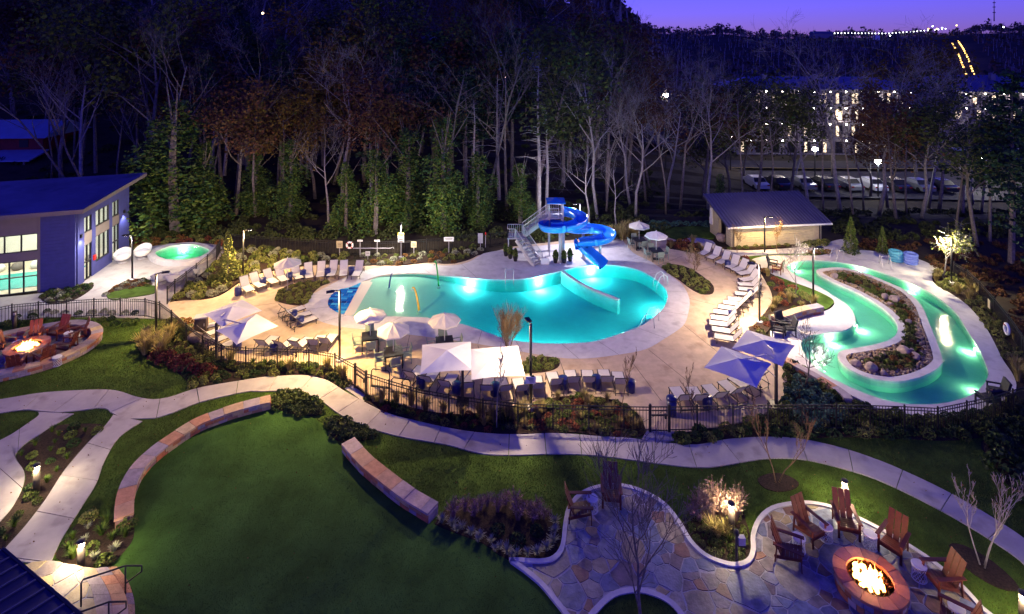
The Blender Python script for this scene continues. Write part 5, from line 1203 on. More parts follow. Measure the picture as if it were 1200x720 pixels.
# black outdoor speakers / garden lights in beds, path planters near slide
for i, (px, py) in enumerate([(593,300),(598,303),(604,306),(651,308),(661,308),(668,306)]):
    p = G(px, py, .036); t = thing('potted_shrub', 'dark potted evergreen, '+['leftmost','middle','nearest'][i % 3]+(' of three left of the slide stairs' if i < 3 else ' of three under the slide'), 'potted plant', p, 0, 'potted evergreens round the slide')
    m = MB(); m.lathe([(.12,0), (.19,.34), (.17,.34), (.16,.30)], 12); m.build('pot', M['black'], t)
    V, F = [], []
    for k in range(240):
        u = random.random(); a = random.uniform(0, 6.28); r_ = .17*math.sin(math.pi*min(1, .22+u*.78))**.7*math.sqrt(random.uniform(.4, 1)); c = np.array([r_*math.cos(a), r_*math.sin(a), .32+u*.5]); b = len(V)
        e1v, e2v = RNG.normal(0, .03, 3), RNG.normal(0, .03, 3); V += [c-e1v-e2v, c+e1v-e2v, c+e1v+e2v, c-e1v+e2v]; F.append((b, b+1, b+2, b+3))
    npobj('foliage', V, F, LM['green'], t)
# underwater lights
def uw(px, py, z, e, col, L, d=.25, fix=True):
    p = np.array(G2(px, py)); k = min(range(len(L)), key=lambda i: np.linalg.norm(L[i]-p)); c = np.mean(L, axis=0); Lc = ccw(L)
    k = min(range(len(Lc)), key=lambda i: np.linalg.norm(Lc[i]-p)); tt = Lc[(k+1) % len(Lc)]-Lc[k-1]; tt /= np.linalg.norm(tt); nin = np.array([-tt[1], tt[0]]); q = Lc[k]
    t = thing('underwater_light', 'x', 'pool light', (q[0], q[1], z), math.atan2(nin[1], nin[0]), 'glowing underwater lights')
    m = MB(); m.lathe([(.1, 0), (.1, .03), (.06, .05)], 12); m.v = [Vector((v.z, v.x, v.y)) for v in m.v]; m.build('rim', M['steel'], t)
    m = MB(); m.lathe([(.07, .05), (.03, .065)], 12); m.v = [Vector((v.z, v.x, v.y)) for v in m.v]; m.build('lens', emit('pool_lens', (.85, 1, .9), 40), t)
    ld = bpy.data.lights.new('pool_lamp', 'POINT'); ld.energy = e; ld.color = col; ld.shadow_soft_size = .05; lo = bpy.data.objects.new('pool_lamp', ld); link(lo, t); lo.location = (d, 0, .0)
    return t
PC = (.45, 1, .97); RC = (.95, 1, .62)
for (px, py, l) in ((551,327,'in the back pool wall left of the slide'), (629,326,'in the back pool wall below the slide stairs'), (693,313,'under the slide end'), (781,352,'at the right end of the pool'), (735,390,'by the pool steps at the front right'), (660,403,'in the front pool wall right of the bare yellow tree'), (595,398,'in the front pool wall by the bare yellow tree')):
    uw(px, py, -.36, 260, PC, POOL)['label'] = 'glowing underwater light '+l
for (px, py, l, LL) in ((931,309,'at the head of the river', RIVER), (1005,312,'in the far river wall near the entry steps', RIVER), (1070,334,'in the outer river wall by the tubes', RIVER), (1142,402,'in the outer river wall halfway down', RIVER), (1152,452,'in the outer river wall at the lower right', RIVER), (1060,474,'in the near river wall behind the fence', RIVER), (972,392,'where the inner deck meets the river bend', RIVER), (1002,376,'on the tip of the inner deck', RIVER), (985,350,'beside the lawn patch of the inner deck', RIVER), (955,432,'in the near river wall below the bare tree', RIVER)):
    uw(px, py, -.26, 33, RC, LL)['label'] = 'glowing underwater light '+l
t = uw(212, 293.5, -.1, 40, RC, SPA); t['label'] = 'glowing underwater light in the raised spa'
# ---------------------------------------------------------------- planting
def quads(C, U, Vv):                            # leaf quads from centres and half axes
    C, U, Vv = map(np.asarray, (C, U, Vv)); n = len(C)
    P = np.stack([C-U-Vv, C+U-Vv*.4, C+U*.2+Vv, C-U+Vv*.5], axis=1).reshape(-1, 3); F = np.arange(4*n).reshape(n, 4); return P, F
def leafset(C, s, up=.3, rng=RNG):
    n = len(C); A = rng.normal(0, 1, (n, 3)); A[:, 2] *= .6; A /= np.linalg.norm(A, axis=1)[:, None]; B = np.cross(A, rng.normal(0, 1, (n, 3))); B /= np.linalg.norm(B, axis=1)[:, None]
    sz = s*rng.uniform(.6, 1.3, (n, 1)); return quads(C, A*sz, B*sz*.75)
def ball_pts(n, r, flat=.8, lump=5, rng=RNG):   # lumpy shell of leaves
    L = rng.normal(0, 1, (lump, 3)); L /= np.linalg.norm(L, axis=1)[:, None]; L[:, 2] = abs(L[:, 2]); D = rng.normal(0, 1, (n, 3)); D /= np.linalg.norm(D, axis=1)[:, None]; D[:, 2] = abs(D[:, 2])*1.0-.05
    k = np.max(D @ L.T, axis=1); R_ = r*(.72+.32*np.clip(k, 0, 1)**3)*rng.uniform(.55, 1.0, n)**.35; P = D*R_[:, None]; P[:, 2] *= flat; P[:, 2] = np.maximum(P[:, 2], .01); return P
def tuft(n, h, spread, w=.008, rng=RNG, plume=0):
    V, F = [], []
    for i in range(n):
        a = rng.uniform(0, 6.28); r0 = rng.uniform(0, spread*.25); d = np.array([math.cos(a), math.sin(a), 0]); L = h*rng.uniform(.6, 1.05); o = rng.uniform(.15, 1)*spread; sd = np.array([-d[1], d[0], 0])*w
        p0 = d*r0; p1 = d*(r0+o*.35)+np.array([0, 0, L*.62]); p2 = d*(r0+o)+np.array([0, 0, L*rng.uniform(.8, 1)]); b = len(V)
        V += [p0-sd, p0+sd, p1+sd, p1-sd, p2+sd*.3, p2-sd*.3]; F += [(b, b+1, b+2, b+3), (b+3, b+2, b+4, b+5)]
        if plume and i % plume == 0:
            for k in range(7): q = p1*(1-k/6)+p2*(k/6)+rng.normal(0, .012, 3); b = len(V); e = rng.normal(0, .009, 3); g = rng.normal(0, .009, 3); V += [q-e-g, q+e-g, q+e+g, q-e+g]; F.append((b, b+1, b+2, b+3))
    return np.array(V), np.array(F)
PROTO = {}
def proto(key, lm, fn, nvar=3):
    PROTO[key] = []
    for k in range(nvar):
        V, F = fn(); m = npmesh(key, V, F); m.materials.append(LM[lm]); PROTO[key].append(m)
rb = lambda n=230, r=.3, s=.035, fl=.85: (lambda: leafset(ball_pts(n, r, fl), s))
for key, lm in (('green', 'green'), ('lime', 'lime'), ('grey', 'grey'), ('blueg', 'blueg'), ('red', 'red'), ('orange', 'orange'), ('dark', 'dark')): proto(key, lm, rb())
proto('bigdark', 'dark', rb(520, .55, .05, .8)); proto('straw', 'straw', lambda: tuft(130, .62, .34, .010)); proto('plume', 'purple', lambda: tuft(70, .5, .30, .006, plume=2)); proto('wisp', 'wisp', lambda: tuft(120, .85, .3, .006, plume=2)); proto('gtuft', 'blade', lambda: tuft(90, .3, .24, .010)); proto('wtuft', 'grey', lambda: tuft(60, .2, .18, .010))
def scatter(L, d, inset=.12, holes=(), n=4000, jitter=None):
    L = offset(L, -inset) if inset else L; P = np.array(L); lo, hi = P.min(0), P.max(0); q = RNG.uniform(lo, hi, (n, 2)); q = q[inside(q, L)]
    for h in holes: q = q[~inside(q, h)]
    out = []
    for p in q:
        if all((p[0]-o[0])**2+(p[1]-o[1])**2 > d*d for o in out): out.append(p)
    return out
def plants(points, kinds, label, group, name='shrub', cat='shrub', s=(.8, 1.2), z=.03, zs=1.0):
    for p in points:
        k = random.choice(kinds); o = bpy.data.objects.new(name, random.choice(PROTO[k])); link(o); sc = random.uniform(*s); o.location = (p[0], p[1], z); o.rotation_euler[2] = random.uniform(0, 6.28); o.scale = (sc, sc, sc*zs)
        tag(o, label, cat, group)
def cover(name, L, d, kinds, label, cat, s=(.8, 1.2), z=.03, inset=.1, holes=(), n=5000):   # dense low planting nobody could count
    Vs = {}; pts = scatter(L, d, inset, holes, n)
    for p in pts:
        k = random.choice(kinds); me = random.choice(PROTO[k]); key = me.materials[0].name
        if me.name not in cache: 
            a = np.empty(len(me.vertices)*3, np.float32); me.vertices.foreach_get('co', a); f = np.array([tuple(q.vertices) for q in me.polygons]); cache[me.name] = (a.reshape(-1, 3), f)
        V, F = cache[me.name]; a = random.uniform(0, 6.28); sc = random.uniform(*s); c, s_ = math.cos(a), math.sin(a); W = V*sc; W = np.stack([W[:, 0]*c-W[:, 1]*s_+p[0], W[:, 0]*s_+W[:, 1]*c+p[1], W[:, 2]+z], 1)
        d_ = Vs.setdefault(key, [[], [], 0]); d_[0].append(W); d_[1].append(F+d_[2]); d_[2] += len(W)
    root = None
    for key, (V, F, _) in Vs.items():
        o = npobj(name if root is None else 'foliage', np.concatenate(V), np.concatenate(F), MATS[key], root); 
        if root is None: root = o
        o['kind'] = 'stuff'
    if root: tag(root, label, cat, kind='stuff')
cache = {}
B = BEDS
plants(scatter(B['arc'], .56), ['lime', 'lime', 'green', 'grey'], 'rounded yellow-green shrub massed on the bank behind the lounger arc', 'shrubs behind the lounger arc', s=(.9, 1.35))
plants(scatter(B['oval'], .42), ['lime', 'lime', 'green'], 'low yellow-green shrub in the oval island of the left deck', 'shrubs of the oval island', s=(.7, .95))
plants(scatter(B['kidney'], .42), ['lime', 'lime', 'green'], 'low yellow-green shrub in the kidney-shaped bed right of the pool', 'shrubs of the kidney bed', s=(.75, 1.0))
plants(scatter(B['rear'], .5), ['lime', 'orange', 'grey', 'green'], 'small mixed shrub in the narrow bed along the back fence', 'shrubs of the back fence bed', s=(.7, 1.15))
plants(scatter(B['lamp'], .42), ['grey', 'lime', 'green'], 'pale rounded shrub in the small bed beside the white parasols', 'shrubs of the parasol bed', s=(.8, 1.05))
cover('shrub_planting', B['fence'], .25, ['green', 'lime', 'lime', 'gtuft', 'straw', 'red'], 'dense mixed shrubs filling the bed along the middle fence', 'shrubs', (.5, .85))  # lime and straw leaf tones stand in for lamp light on this bed
plants(scatter(loop([(432,470),(470,479),(540,490),(600,495),(620,489),(560,484),(500,478),(455,469)], sm=2), .6, 0), ['straw'], 'straw-coloured ornamental grass behind the middle fence', 'grasses along the middle fence', 'grass_clump', 'ornamental grass', (.8, 1.2))
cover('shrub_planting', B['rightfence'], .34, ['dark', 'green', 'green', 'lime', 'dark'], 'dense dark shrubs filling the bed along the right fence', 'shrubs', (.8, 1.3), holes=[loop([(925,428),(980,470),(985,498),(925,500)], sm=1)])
plants(scatter(loop([(926,446),(945,448),(965,460),(985,478),(985,498),(930,498),(922,470)], sm=2), .5, 0), ['blueg'], 'round blue-green shrub clustered between the retaining wall and the right fence', 'blue-green mounds', s=(1.0, 1.35))
cover('shrub_planting', B['leftfence'], .30, ['green', 'lime', 'dark', 'lime'], 'low green shrubs between the left fence and the walk', 'shrubs', (.6, 1.0))
plants([G2(*p) for p in [(166,409),(172,401),(178,411),(184,404),(190,413),(196,405),(170,416),(186,419),(200,398)]], ['straw'], 'bushy straw grass round the foot of the left lamp post', 'grasses at the left lamp post', 'grass_clump', 'ornamental grass', (1.1, 1.5))
plants([G2(*p) for p in [(192,425),(200,420),(207,428),(213,433),(221,430),(228,436),(236,440),(241,434),(249,438),(216,424),(184,420)]], ['red'], 'dark red shrub in the bed below the left fence', 'red shrubs below the left fence', s=(1.0, 1.4), zs=1.3)
plants(scatter(loop([(330,436),(400,445),(408,450),(396,436),(360,430),(300,428),(260,424)], sm=1), .55, 0), ['straw', 'gtuft'], 'straw grass pressed against the inside of the left fence', 'grasses inside the left fence', 'grass_clump', 'ornamental grass', (.8, 1.1))
plants(scatter(loop([(203,376),(225,373),(235,385),(228,396),(215,385)], sm=1), .4, 0), ['orange', 'orange', 'lime'], 'rust-orange low shrub beside the towel cabinet', 'rust shrubs by the towel cabinet', s=(.8, 1.0))
plants(scatter(B['bank'], .48), ['lime', 'lime', 'lime', 'straw'], 'yellow-green ground shrub on the bank outside the river deck', 'shrubs on the river bank', s=(.8, 1.25))
plants(scatter(B['planter'], .5), ['orange', 'lime', 'green', 'red', 'straw'], 'mixed autumn shrub in the planter between lounger row and river', 'shrubs of the long planter', s=(.7, 1.15))
cover('shrub_planting', B['spafront'], .36, ['green', 'grey', 'orange'], 'low mixed shrubs in the little bed by the spa lamp post', 'shrubs', (.6, .9))
cover('shrub_planting', B['building'], .36, ['green', 'grey', 'dark'], 'low shrubs filling the teardrop bed before the pool hall', 'shrubs', (.6, .9))
cover('shrub_planting', B['sparear'], .5, ['orange', 'red', 'lime'], 'rust-coloured shrubs massed behind the spa', 'shrubs', (.9, 1.25))
cover('shrub_planting', B['rustbed'], .45, ['orange', 'red', 'straw'], 'rust-coloured shrubs massed behind the far parasol tables', 'shrubs', (.8, 1.15))
plants(scatter(loop([(712,284),(745,281),(748,271),(715,274)], sm=1), .42, 0), ['straw'], 'tall straw grass at the forest edge right of the slide', 'grasses right of the slide', 'grass_clump', 'ornamental grass', (1.2, 1.6))
plants(scatter(loop([(755,270),(800,265),(832,266),(830,262),(760,262)], sm=1), .5, 0), ['blueg'], 'blue-green shrub along the back of the far lawn', 'blue-green shrubs by the far lawn', s=(1, 1.3))
cover('shrub_planting', B['bathbed'], .5, ['green', 'lime'], 'green shrubs along the foot of the bath house wall', 'shrubs', (.6, .9))
plants([G2(*p) for p in [(944,289),(951,288),(957,287),(962,287),(966,286)]], ['lime'], 'large yellow-green shrub at the right corner of the bath house', 'shrubs at the bath house corner', s=(1.3, 1.7))
plants([G2(*p) for p in [(948,297),(956,297),(963,296),(970,297)]], ['lime', 'orange'], 'golden shrub on the strip before the bath house walk', 'golden shrubs by the river head', s=(.9, 1.2))
plants(scatter(B['walkbed'], .42), ['green', 'dark', 'gtuft'], 'sparse green plant in the mulch strip between the left walks', 'plants between the left walks', 'bedding_plant', 'plant', (.5, .95))
plants(scatter(B['stepbed'], .36), ['gtuft', 'green', 'lime', 'wtuft'], 'leafy plant in the lit bed above the curved steps', 'plants above the steps', 'bedding_plant', 'plant', (.7, 1.1))
plants([G2(*p) for p in [(531,607),(545,600),(563,598),(571,594),(584,600),(556,606),(604,596),(612,602),(622,604),(630,600),(637,609),(592,592),(607,610),(625,613)]], ['plume'], 'purple feathery grass in the bed left of the patio', 'purple plume grasses', 'grass_clump', 'ornamental grass', (.7, 1.1))
plants([G2(*p) for p in [(582,623),(630,625),(608,636)]], ['dark'], 'dark rounded shrub in the middle of the plume bed', 'dark shrubs of the plume bed', s=(.8, 1.0))
plants([G2(*p) for p in [(518,613),(530,618),(541,621),(552,628),(563,631),(575,637),(586,644),(594,650),(606,652),(618,652),(630,651),(641,646),(648,637),(650,626),(650,615),(535,624),(560,636),(580,647),(600,655)]], ['wtuft'], 'small silvery edging plant along the rim of the plume bed', 'silvery edging plants', 'bedding_plant', 'plant', (.8, 1.2))
plants([G2(*p) for p in [(833,612),(840,606),(826,608),(846,612),(855,608),(862,612),(866,604)]], ['wisp'], 'tall pale feathery grass behind the patio bollard', 'pale grasses in the patio bed', 'grass_clump', 'ornamental grass', (1.0, 1.3))
plants([G2(*p) for p in [(810,606),(815,601),(820,612),(818,596)]], ['plume'], 'reddish feathery grass at the left of the patio bed', 'reddish grasses in the patio bed', 'grass_clump', 'ornamental grass', (.8, 1.1))
plants([G2(*p) for p in [(842,631),(836,627),(850,628)]], ['straw'], 'short golden grass before the patio bollard', 'golden grasses in the patio bed', 'grass_clump', 'ornamental grass', (.7, .9))
cover('ground_cover', B['patiobed'], .2, ['green', 'lime', 'gtuft'], 'low leafy ground cover filling the patio bed', 'ground cover', (.35, .6))
cover('ground_cover', B['walltop'], .26, ['green', 'dark', 'green'], 'dense green shrubs at the end of the left seat wall', 'shrubs', (.8, 1.15)); cover('ground_cover', B['wallbush'], .26, ['green', 'dark', 'green'], 'dense green shrubs at the head of the right seat wall', 'shrubs', (.8, 1.15))
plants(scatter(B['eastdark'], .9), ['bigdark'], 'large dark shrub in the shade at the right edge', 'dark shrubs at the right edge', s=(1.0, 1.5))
plants(scatter(loop([(20,374),(60,371),(110,369),(160,370),(160,366),(60,366),(20,369)], sm=1)+[], .5, 0), ['dark', 'grey'], 'dark low shrub in the strip behind the left fence', 'shrubs behind the left fence', s=(.7, .9))
plants(scatter(loop([(5,381),(60,377),(130,375),(165,378),(160,384),(60,381)], sm=1), .42, 0), ['dark', 'green', 'gtuft'], 'low green shrub in front of the left fence near the fire court', 'shrubs before the left fence', s=(.7, 1.0))
# river island: cobbles, planting, boulders
ico = np.array([(0,0,1),(.894,0,.447),(.276,.851,.447),(-.724,.526,.447),(-.724,-.526,.447),(.276,-.851,.447),(.724,.526,-.447),(-.276,.851,-.447),(-.894,0,-.447),(-.276,-.851,-.447),(.724,-.526,-.447),(0,0,-1)])
icf = np.array([(0,1,2),(0,2,3),(0,3,4),(0,4,5),(0,5,1),(1,6,2),(2,7,3),(3,8,4),(4,9,5),(5,10,1),(2,6,7),(3,7,8),(4,8,9),(5,9,10),(1,10,6)])
core = loop([(975,323),(1000,323),(1030,336),(1055,352),(1070,372),(1074,395),(1080,420),(1068,432),(1040,434),(1015,428),(1030,419),(1055,410),(1060,395),(1056,375),(1040,357),(1010,338),(985,329)], sm=2)
pts = scatter(isle_in, .085, .05, [core], 16000); V, F = [], []
for p in pts: b = len(V)*12; V.append(ico*(RNG.uniform(.05, .1, 3)*np.array([1, 1, .7]))[None]+np.array([p[0], p[1], .03+random.uniform(0, .03)])+RNG.normal(0, .008, (12, 3))); F.append(icf+b)
tag(npobj('river_cobbles', np.concatenate(V), np.concatenate(F), M['rock']), 'brown and tan river cobbles round the edge of the island', 'cobbles', kind='stuff')
cover('ground_cover', ccw(core), .26, ['green', 'lime', 'gtuft', 'green', 'orange'], 'low autumn ground cover along the middle of the river island', 'ground cover', (.5, .85), .02, 0)
def boulder(px, py, s, label):
    p = G(px, py); bm = bmesh.new(); bmesh.ops.create_icosphere(bm, subdivisions=3, radius=1)
    A = RNG.normal(0, 1, (9, 3)); A /= np.linalg.norm(A, axis=1)[:, None]; dd = RNG.uniform(.62, .92, 9)
    for v in bm.verts:
        for a, d in zip(A, dd):
            k = v.co.dot(Vector(a))-d
            if k > 0: v.co -= Vector(a)*k*.85
        v.co *= 1+random.uniform(-.02, .02)
    for v in bm.verts: v.co = Vector((v.co.x*s*1.25, v.co.y*s, v.co.z*s*.85))
    me = bpy.data.meshes.new('boulder'); bm.to_mesh(me); bm.free(); me.materials.append(M['boulder']); o = link(bpy.data.objects.new('boulder', me)); o.location = (p.x, p.y, .03+s*.35); o.rotation_euler[2] = random.uniform(0, 6); tag(o, label, 'boulder', 'boulders of the river island')
for i, (px, py, s, l) in enumerate([(978,326,.30,'pale boulder at the far tip of the river island'), (1037,350,.28,'flat pale boulder left of the pair on the upper island'), (1049,353,.34,'tan boulder, right of the pair on the upper island'), (1043,358,.2,'small grey boulder just below the upper island pair'), (1065,379,.2,'lone tan boulder at the middle of the island'), (1059,414,.34,'purplish boulder at the lower right of the island'), (1073,420,.26,'grey boulder right of the purplish one'), (1021,434,.34,'two-toned boulder at the near tip of the island'), (1003,429,.26,'tan boulder at the lower left tip of the island'), (1036,440,.2,'small dark boulder beside the near tip'), (1068,413,.18,'small grey stone above the right boulders')]): boulder(px, py, s*.78, l)
for px, py, s, l in [(846,281,.45,'pale rock by the bath house entrance'), (240,402,.3,'tan rock beside the towel cabinet'), (229,400,.34,'larger tan rock left of the towel cabinet')]: boulder(px, py, s, l)

# ---------------------------------------------------------------- trees
def branches(rng, L0, r0, levels, spread=.6, n1=(4, 6), start=.35, upward=.35, wig=.12, minr=.006, sides=(7, 5, 4, 3), shrink=.62, multi=1):
    m = MB(); tips = []
    def rec(p, d, L, r, lv):
        k = 5 if lv == 0 else 4 if lv < 3 else 3; P = [p]; rr = [r]; dd = Vector(d)
        for i in range(1, k):
            dd = (dd+Vector(rng.normal(0, wig, 3))+Vector((0, 0, upward*.18*(lv > 0)))).normalized(); P.append(P[-1]+dd*L/(k-1)); rr.append(max(minr, r*(1-.72*i/(k-1))))
        m.tube(P, rr, sides[min(lv, 3)], lv == 0)
        if lv >= 2: tips.extend([(tuple(q), lv) for q in P[1:]])
        if lv < levels:
            nb = rng.integers(*n1)+ (2 if lv == 0 else 0)
            for b in range(nb):
                u = start+(1-start)*(b+rng.uniform(.2, .9))/nb if lv == 0 else rng.uniform(.3, 1); x = u*(k-1); i = min(int(x), k-2); q = P[i]+(P[i+1]-P[i])*(x-i); a = rng.uniform(0, 6.28)
                t_ = (P[i+1]-P[i]).normalized(); o = t_.orthogonal().normalized(); o = Matrix.Rotation(a, 3, t_) @ o; nd = (t_*(1-spread)+o*spread+Vector((0, 0, upward*.4))).normalized(); rec(q, nd, L*shrink*rng.uniform(.7, 1.1)*(1.15-u*.45 if lv == 0 else 1), max(minr, r*(1-.72*u)*.62), lv+1)
    for k in range(multi):
        d = Vector((0, 0, 1)) if multi == 1 else Vector((math.cos(6.28*k/multi+.4)*.28, math.sin(6.28*k/multi+.4)*.28, 1)).normalized(); rec(Vector((0, 0, -.05)) if multi == 1 else Vector((d.x*.2, d.y*.2, -.05)), d, L0*(1 if multi == 1 else rng.uniform(.8, 1)), r0, 0)
    return m, np.array([t[0] for t in tips])
TREES = {}
def tree_proto(key, h, r0, levels, bark, leaf=None, nleaf=0, lsize=.12, spreadleaf=.35, nvar=2, **kw):
    TREES[key] = []
    for v_ in range(nvar):
        rng = np.random.default_rng(hash(key) % 1000+v_ if False else sum(map(ord, key))+v_*17); m, tips = branches(rng, h, r0, levels, **kw)
        tm = bpy.data.meshes.new('trunk'); tm.from_pydata([tuple(q) for q in m.v], [], m.f); tm.materials.append(M[bark]); tm.polygons.foreach_set('use_smooth', [True]*len(tm.polygons)); cm = None
        if leaf:
            k = rng.integers(0, len(tips), nleaf); C = tips[k]+rng.normal(0, spreadleaf, (nleaf, 3)); C = C[C[:, 2] > h*.15]; V, F = leafset(C, lsize, rng=rng); cm = npmesh('crown', V, F); cm.materials.append(LM[leaf])
        TREES[key].append((tm, cm))
tree_proto('bare', 11, .17, 4, 'barkpale', n1=(3, 6), start=.45, spread=.55, nvar=4)
tree_proto('baretwig', 12, .13, 4, 'bark', n1=(3, 6), start=.4, spread=.5, shrink=.5, upward=.5, nvar=3)
tree_proto('bareslim', 12, .11, 3, 'bark', n1=(3, 5), start=.55, spread=.5, shrink=.42, nvar=4)
tree_proto('rust', 10, .2, 3, 'bark', 'rust', 3800, .13, .45, n1=(3, 6), start=.35, nvar=3)
tree_proto('gold', 10, .18, 3, 'bark', 'gold', 3400, .13, .45, n1=(3, 6), start=.4, nvar=2)
tree_proto('olive', 11, .2, 3, 'bark', 'olive', 4200, .14, .5, n1=(3, 6), start=.4, nvar=3)
TREES['pine'] = []; TREES['ivy'] = []; TREES['cone'] = []; TREES['snag'] = []
for v_ in range(3):                            # pines: bare lower trunk, layered plumes above
    rng = np.random.default_rng(50+v_); h = 15; m = MB(); m.tube([(0,0,-.1), (.1,.05,h*.35), (.0,.1,h*.7), (.05,0,h)], [.22, .17, .1, .02], 7); C = []
    for k in range(46):
        z = h*(.42+.57*k/45)+rng.uniform(-.2, .2); L = (2.9*(1-(k/45)**1.4)+.35)*rng.uniform(.6, 1.1); a = k*2.4+rng.uniform(-.4, .4); e = np.array([math.cos(a)*L, math.sin(a)*L, rng.uniform(-.1, .5)]); m.tube([(0,0,z), (e[0]*.5, e[1]*.5, z+e[2]*.3), (e[0], e[1], z+e[2])], [.035, .02, .006], 3, False)
        for q in range(int(26+40*L/3)): u = rng.uniform(.25, 1.05); C.append(np.array([e[0]*u, e[1]*u, z+e[2]*u])+rng.normal(0, [.28, .28, .14], 3))
    tm = bpy.data.meshes.new('trunk'); tm.from_pydata([tuple(q) for q in m.v], [], m.f); tm.materials.append(M['bark']); V, F = leafset(np.array(C), .15, rng=rng); cm = npmesh('crown', V, F); cm.materials.append(LM['pine']); TREES['pine'].append((tm, cm))
    # ivy-hung trunk: uneven draped masses
    h = 9; m = MB(); m.tube([(0,0,-.1), (.1,0,h*.5), (.0,.1,h*.95)], [.2, .15, .06], 6); C = []
    lobes = [(rng.normal(0, 1.0*(1-u*.75)), rng.normal(0, .7*(1-u*.7)), h*u, rng.uniform(.45, 1.15)*(1.15-u*.75), rng.uniform(.9, 2.2)*(1.1-u*.5)) for u in rng.uniform(0.02, .98, 17)]+[(0, 0, h*.95, .4, .9), (.2, 0, h*.7, .6, 1.1), (-.2, .1, h*.45, .7, 1.2)]
    for lx, ly, lz, lr, lh in lobes:
        nn = int(330*lr*lh)+60; D = rng.normal(0, 1, (nn, 3)); D /= np.linalg.norm(D, axis=1)[:, None]; q = D*np.array([lr, lr, lh])*(rng.uniform(.55, 1.05, (nn, 1))**.5)*(1+.18*np.sin(D[:, :1]*9+D[:, 2:]*11)); q[:, 2] = np.where(q[:, 2] < 0, q[:, 2]*rng.uniform(.8, 1.5, nn), q[:, 2]*.8); q += np.array([lx, ly, lz]); C.append(q[q[:, 2] > 0])
    C = np.concatenate(C)
    for k in range(4): m.tube([(0,0,h*.7), (rng.normal(0,.8), rng.normal(0,.8), h+rng.uniform(.5,2))], [.05, .01], 4, False)
    tm = bpy.data.meshes.new('trunk'); tm.from_pydata([tuple(q) for q in m.v], [], m.f); tm.materials.append(M['bark']); V, F = leafset(np.array(C), .075, rng=rng); cm = npmesh('crown', V, F); cm.materials.append(LM['ivy']); TREES['ivy'].append((tm, cm))
    h = 2.9; C = []; m = MB(); m.tube([(0,0,-.05), (0,0,h)], [.07, .01], 6)          # conical evergreen
    for k in range(2600): u = rng.uniform(0, 1)**1.3; a = rng.uniform(0, 6.28); r_ = .72*(1-u)**.8*(.8+.2*math.sin(a*4+u*20))*rng.uniform(.7, 1.0)+.02; C.append((r_*math.cos(a), r_*math.sin(a), .08+h*u))
    tm = bpy.data.meshes.new('trunk'); tm.from_pydata([tuple(q) for q in m.v], [], m.f); tm.materials.append(M['bark']); V, F = leafset(np.array(C), .045, rng=rng); cm = npmesh('crown', V, F); cm.materials.append(LM['lime'] if v_ == 0 else LM['green']); TREES['cone'].append((tm, cm))
    h = 13; m = MB(); m.tube([(0,0,-.1), (.15,.1,h*.4), (.05,.2,h*.8), (.1,.1,h)], [.17, .13, .07, .02], 7)   # pale dead pine with short spreading twigs
    for k in range(60): z = h*(.38+.6*k/60); a = rng.uniform(0, 6.28); L = rng.uniform(.5, 1.9)*(1.15-k/70); m.tube([(0.05,.12,z), (math.cos(a)*L*.6, math.sin(a)*L*.6, z+L*.12), (math.cos(a)*L, math.sin(a)*L, z+L*.05)], [.03, .018, .006], 3, False)
    tm = bpy.data.meshes.new('trunk'); tm.from_pydata([tuple(q) for q in m.v], [], m.f); tm.materials.append(M['barkpale']); TREES['snag'].append((tm, None))
def tree(key, x, y, s, label, group=None, cat='tree', z=None, name=None, var=None, sz=1.0):
    tm, cm = TREES[key][random.randrange(len(TREES[key])) if var is None else var]
    t = thing(name or {'pine': 'pine_tree', 'ivy': 'ivy_tree', 'cone': 'conical_evergreen', 'snag': 'dead_pine', 'bare': 'bare_tree', 'bareslim': 'bare_tree', 'baretwig': 'bare_tree'}.get(key, 'autumn_tree'), label, cat, (x, y, terrain(x, y)+.02 if z is None else z), random.uniform(0, 6.28), group)
    wx = random.uniform(1.25, 1.9) if key == 'ivy' else random.uniform(.9, 1.15); t.scale = (s*wx, s*wx, s*sz*random.uniform(.88, 1.12)); link(bpy.data.objects.new('trunk', tm), t)
    if cm: link(bpy.data.objects.new('crown', cm), t)
    return t
def col(px, Y): return (px-600)*Y/640.0
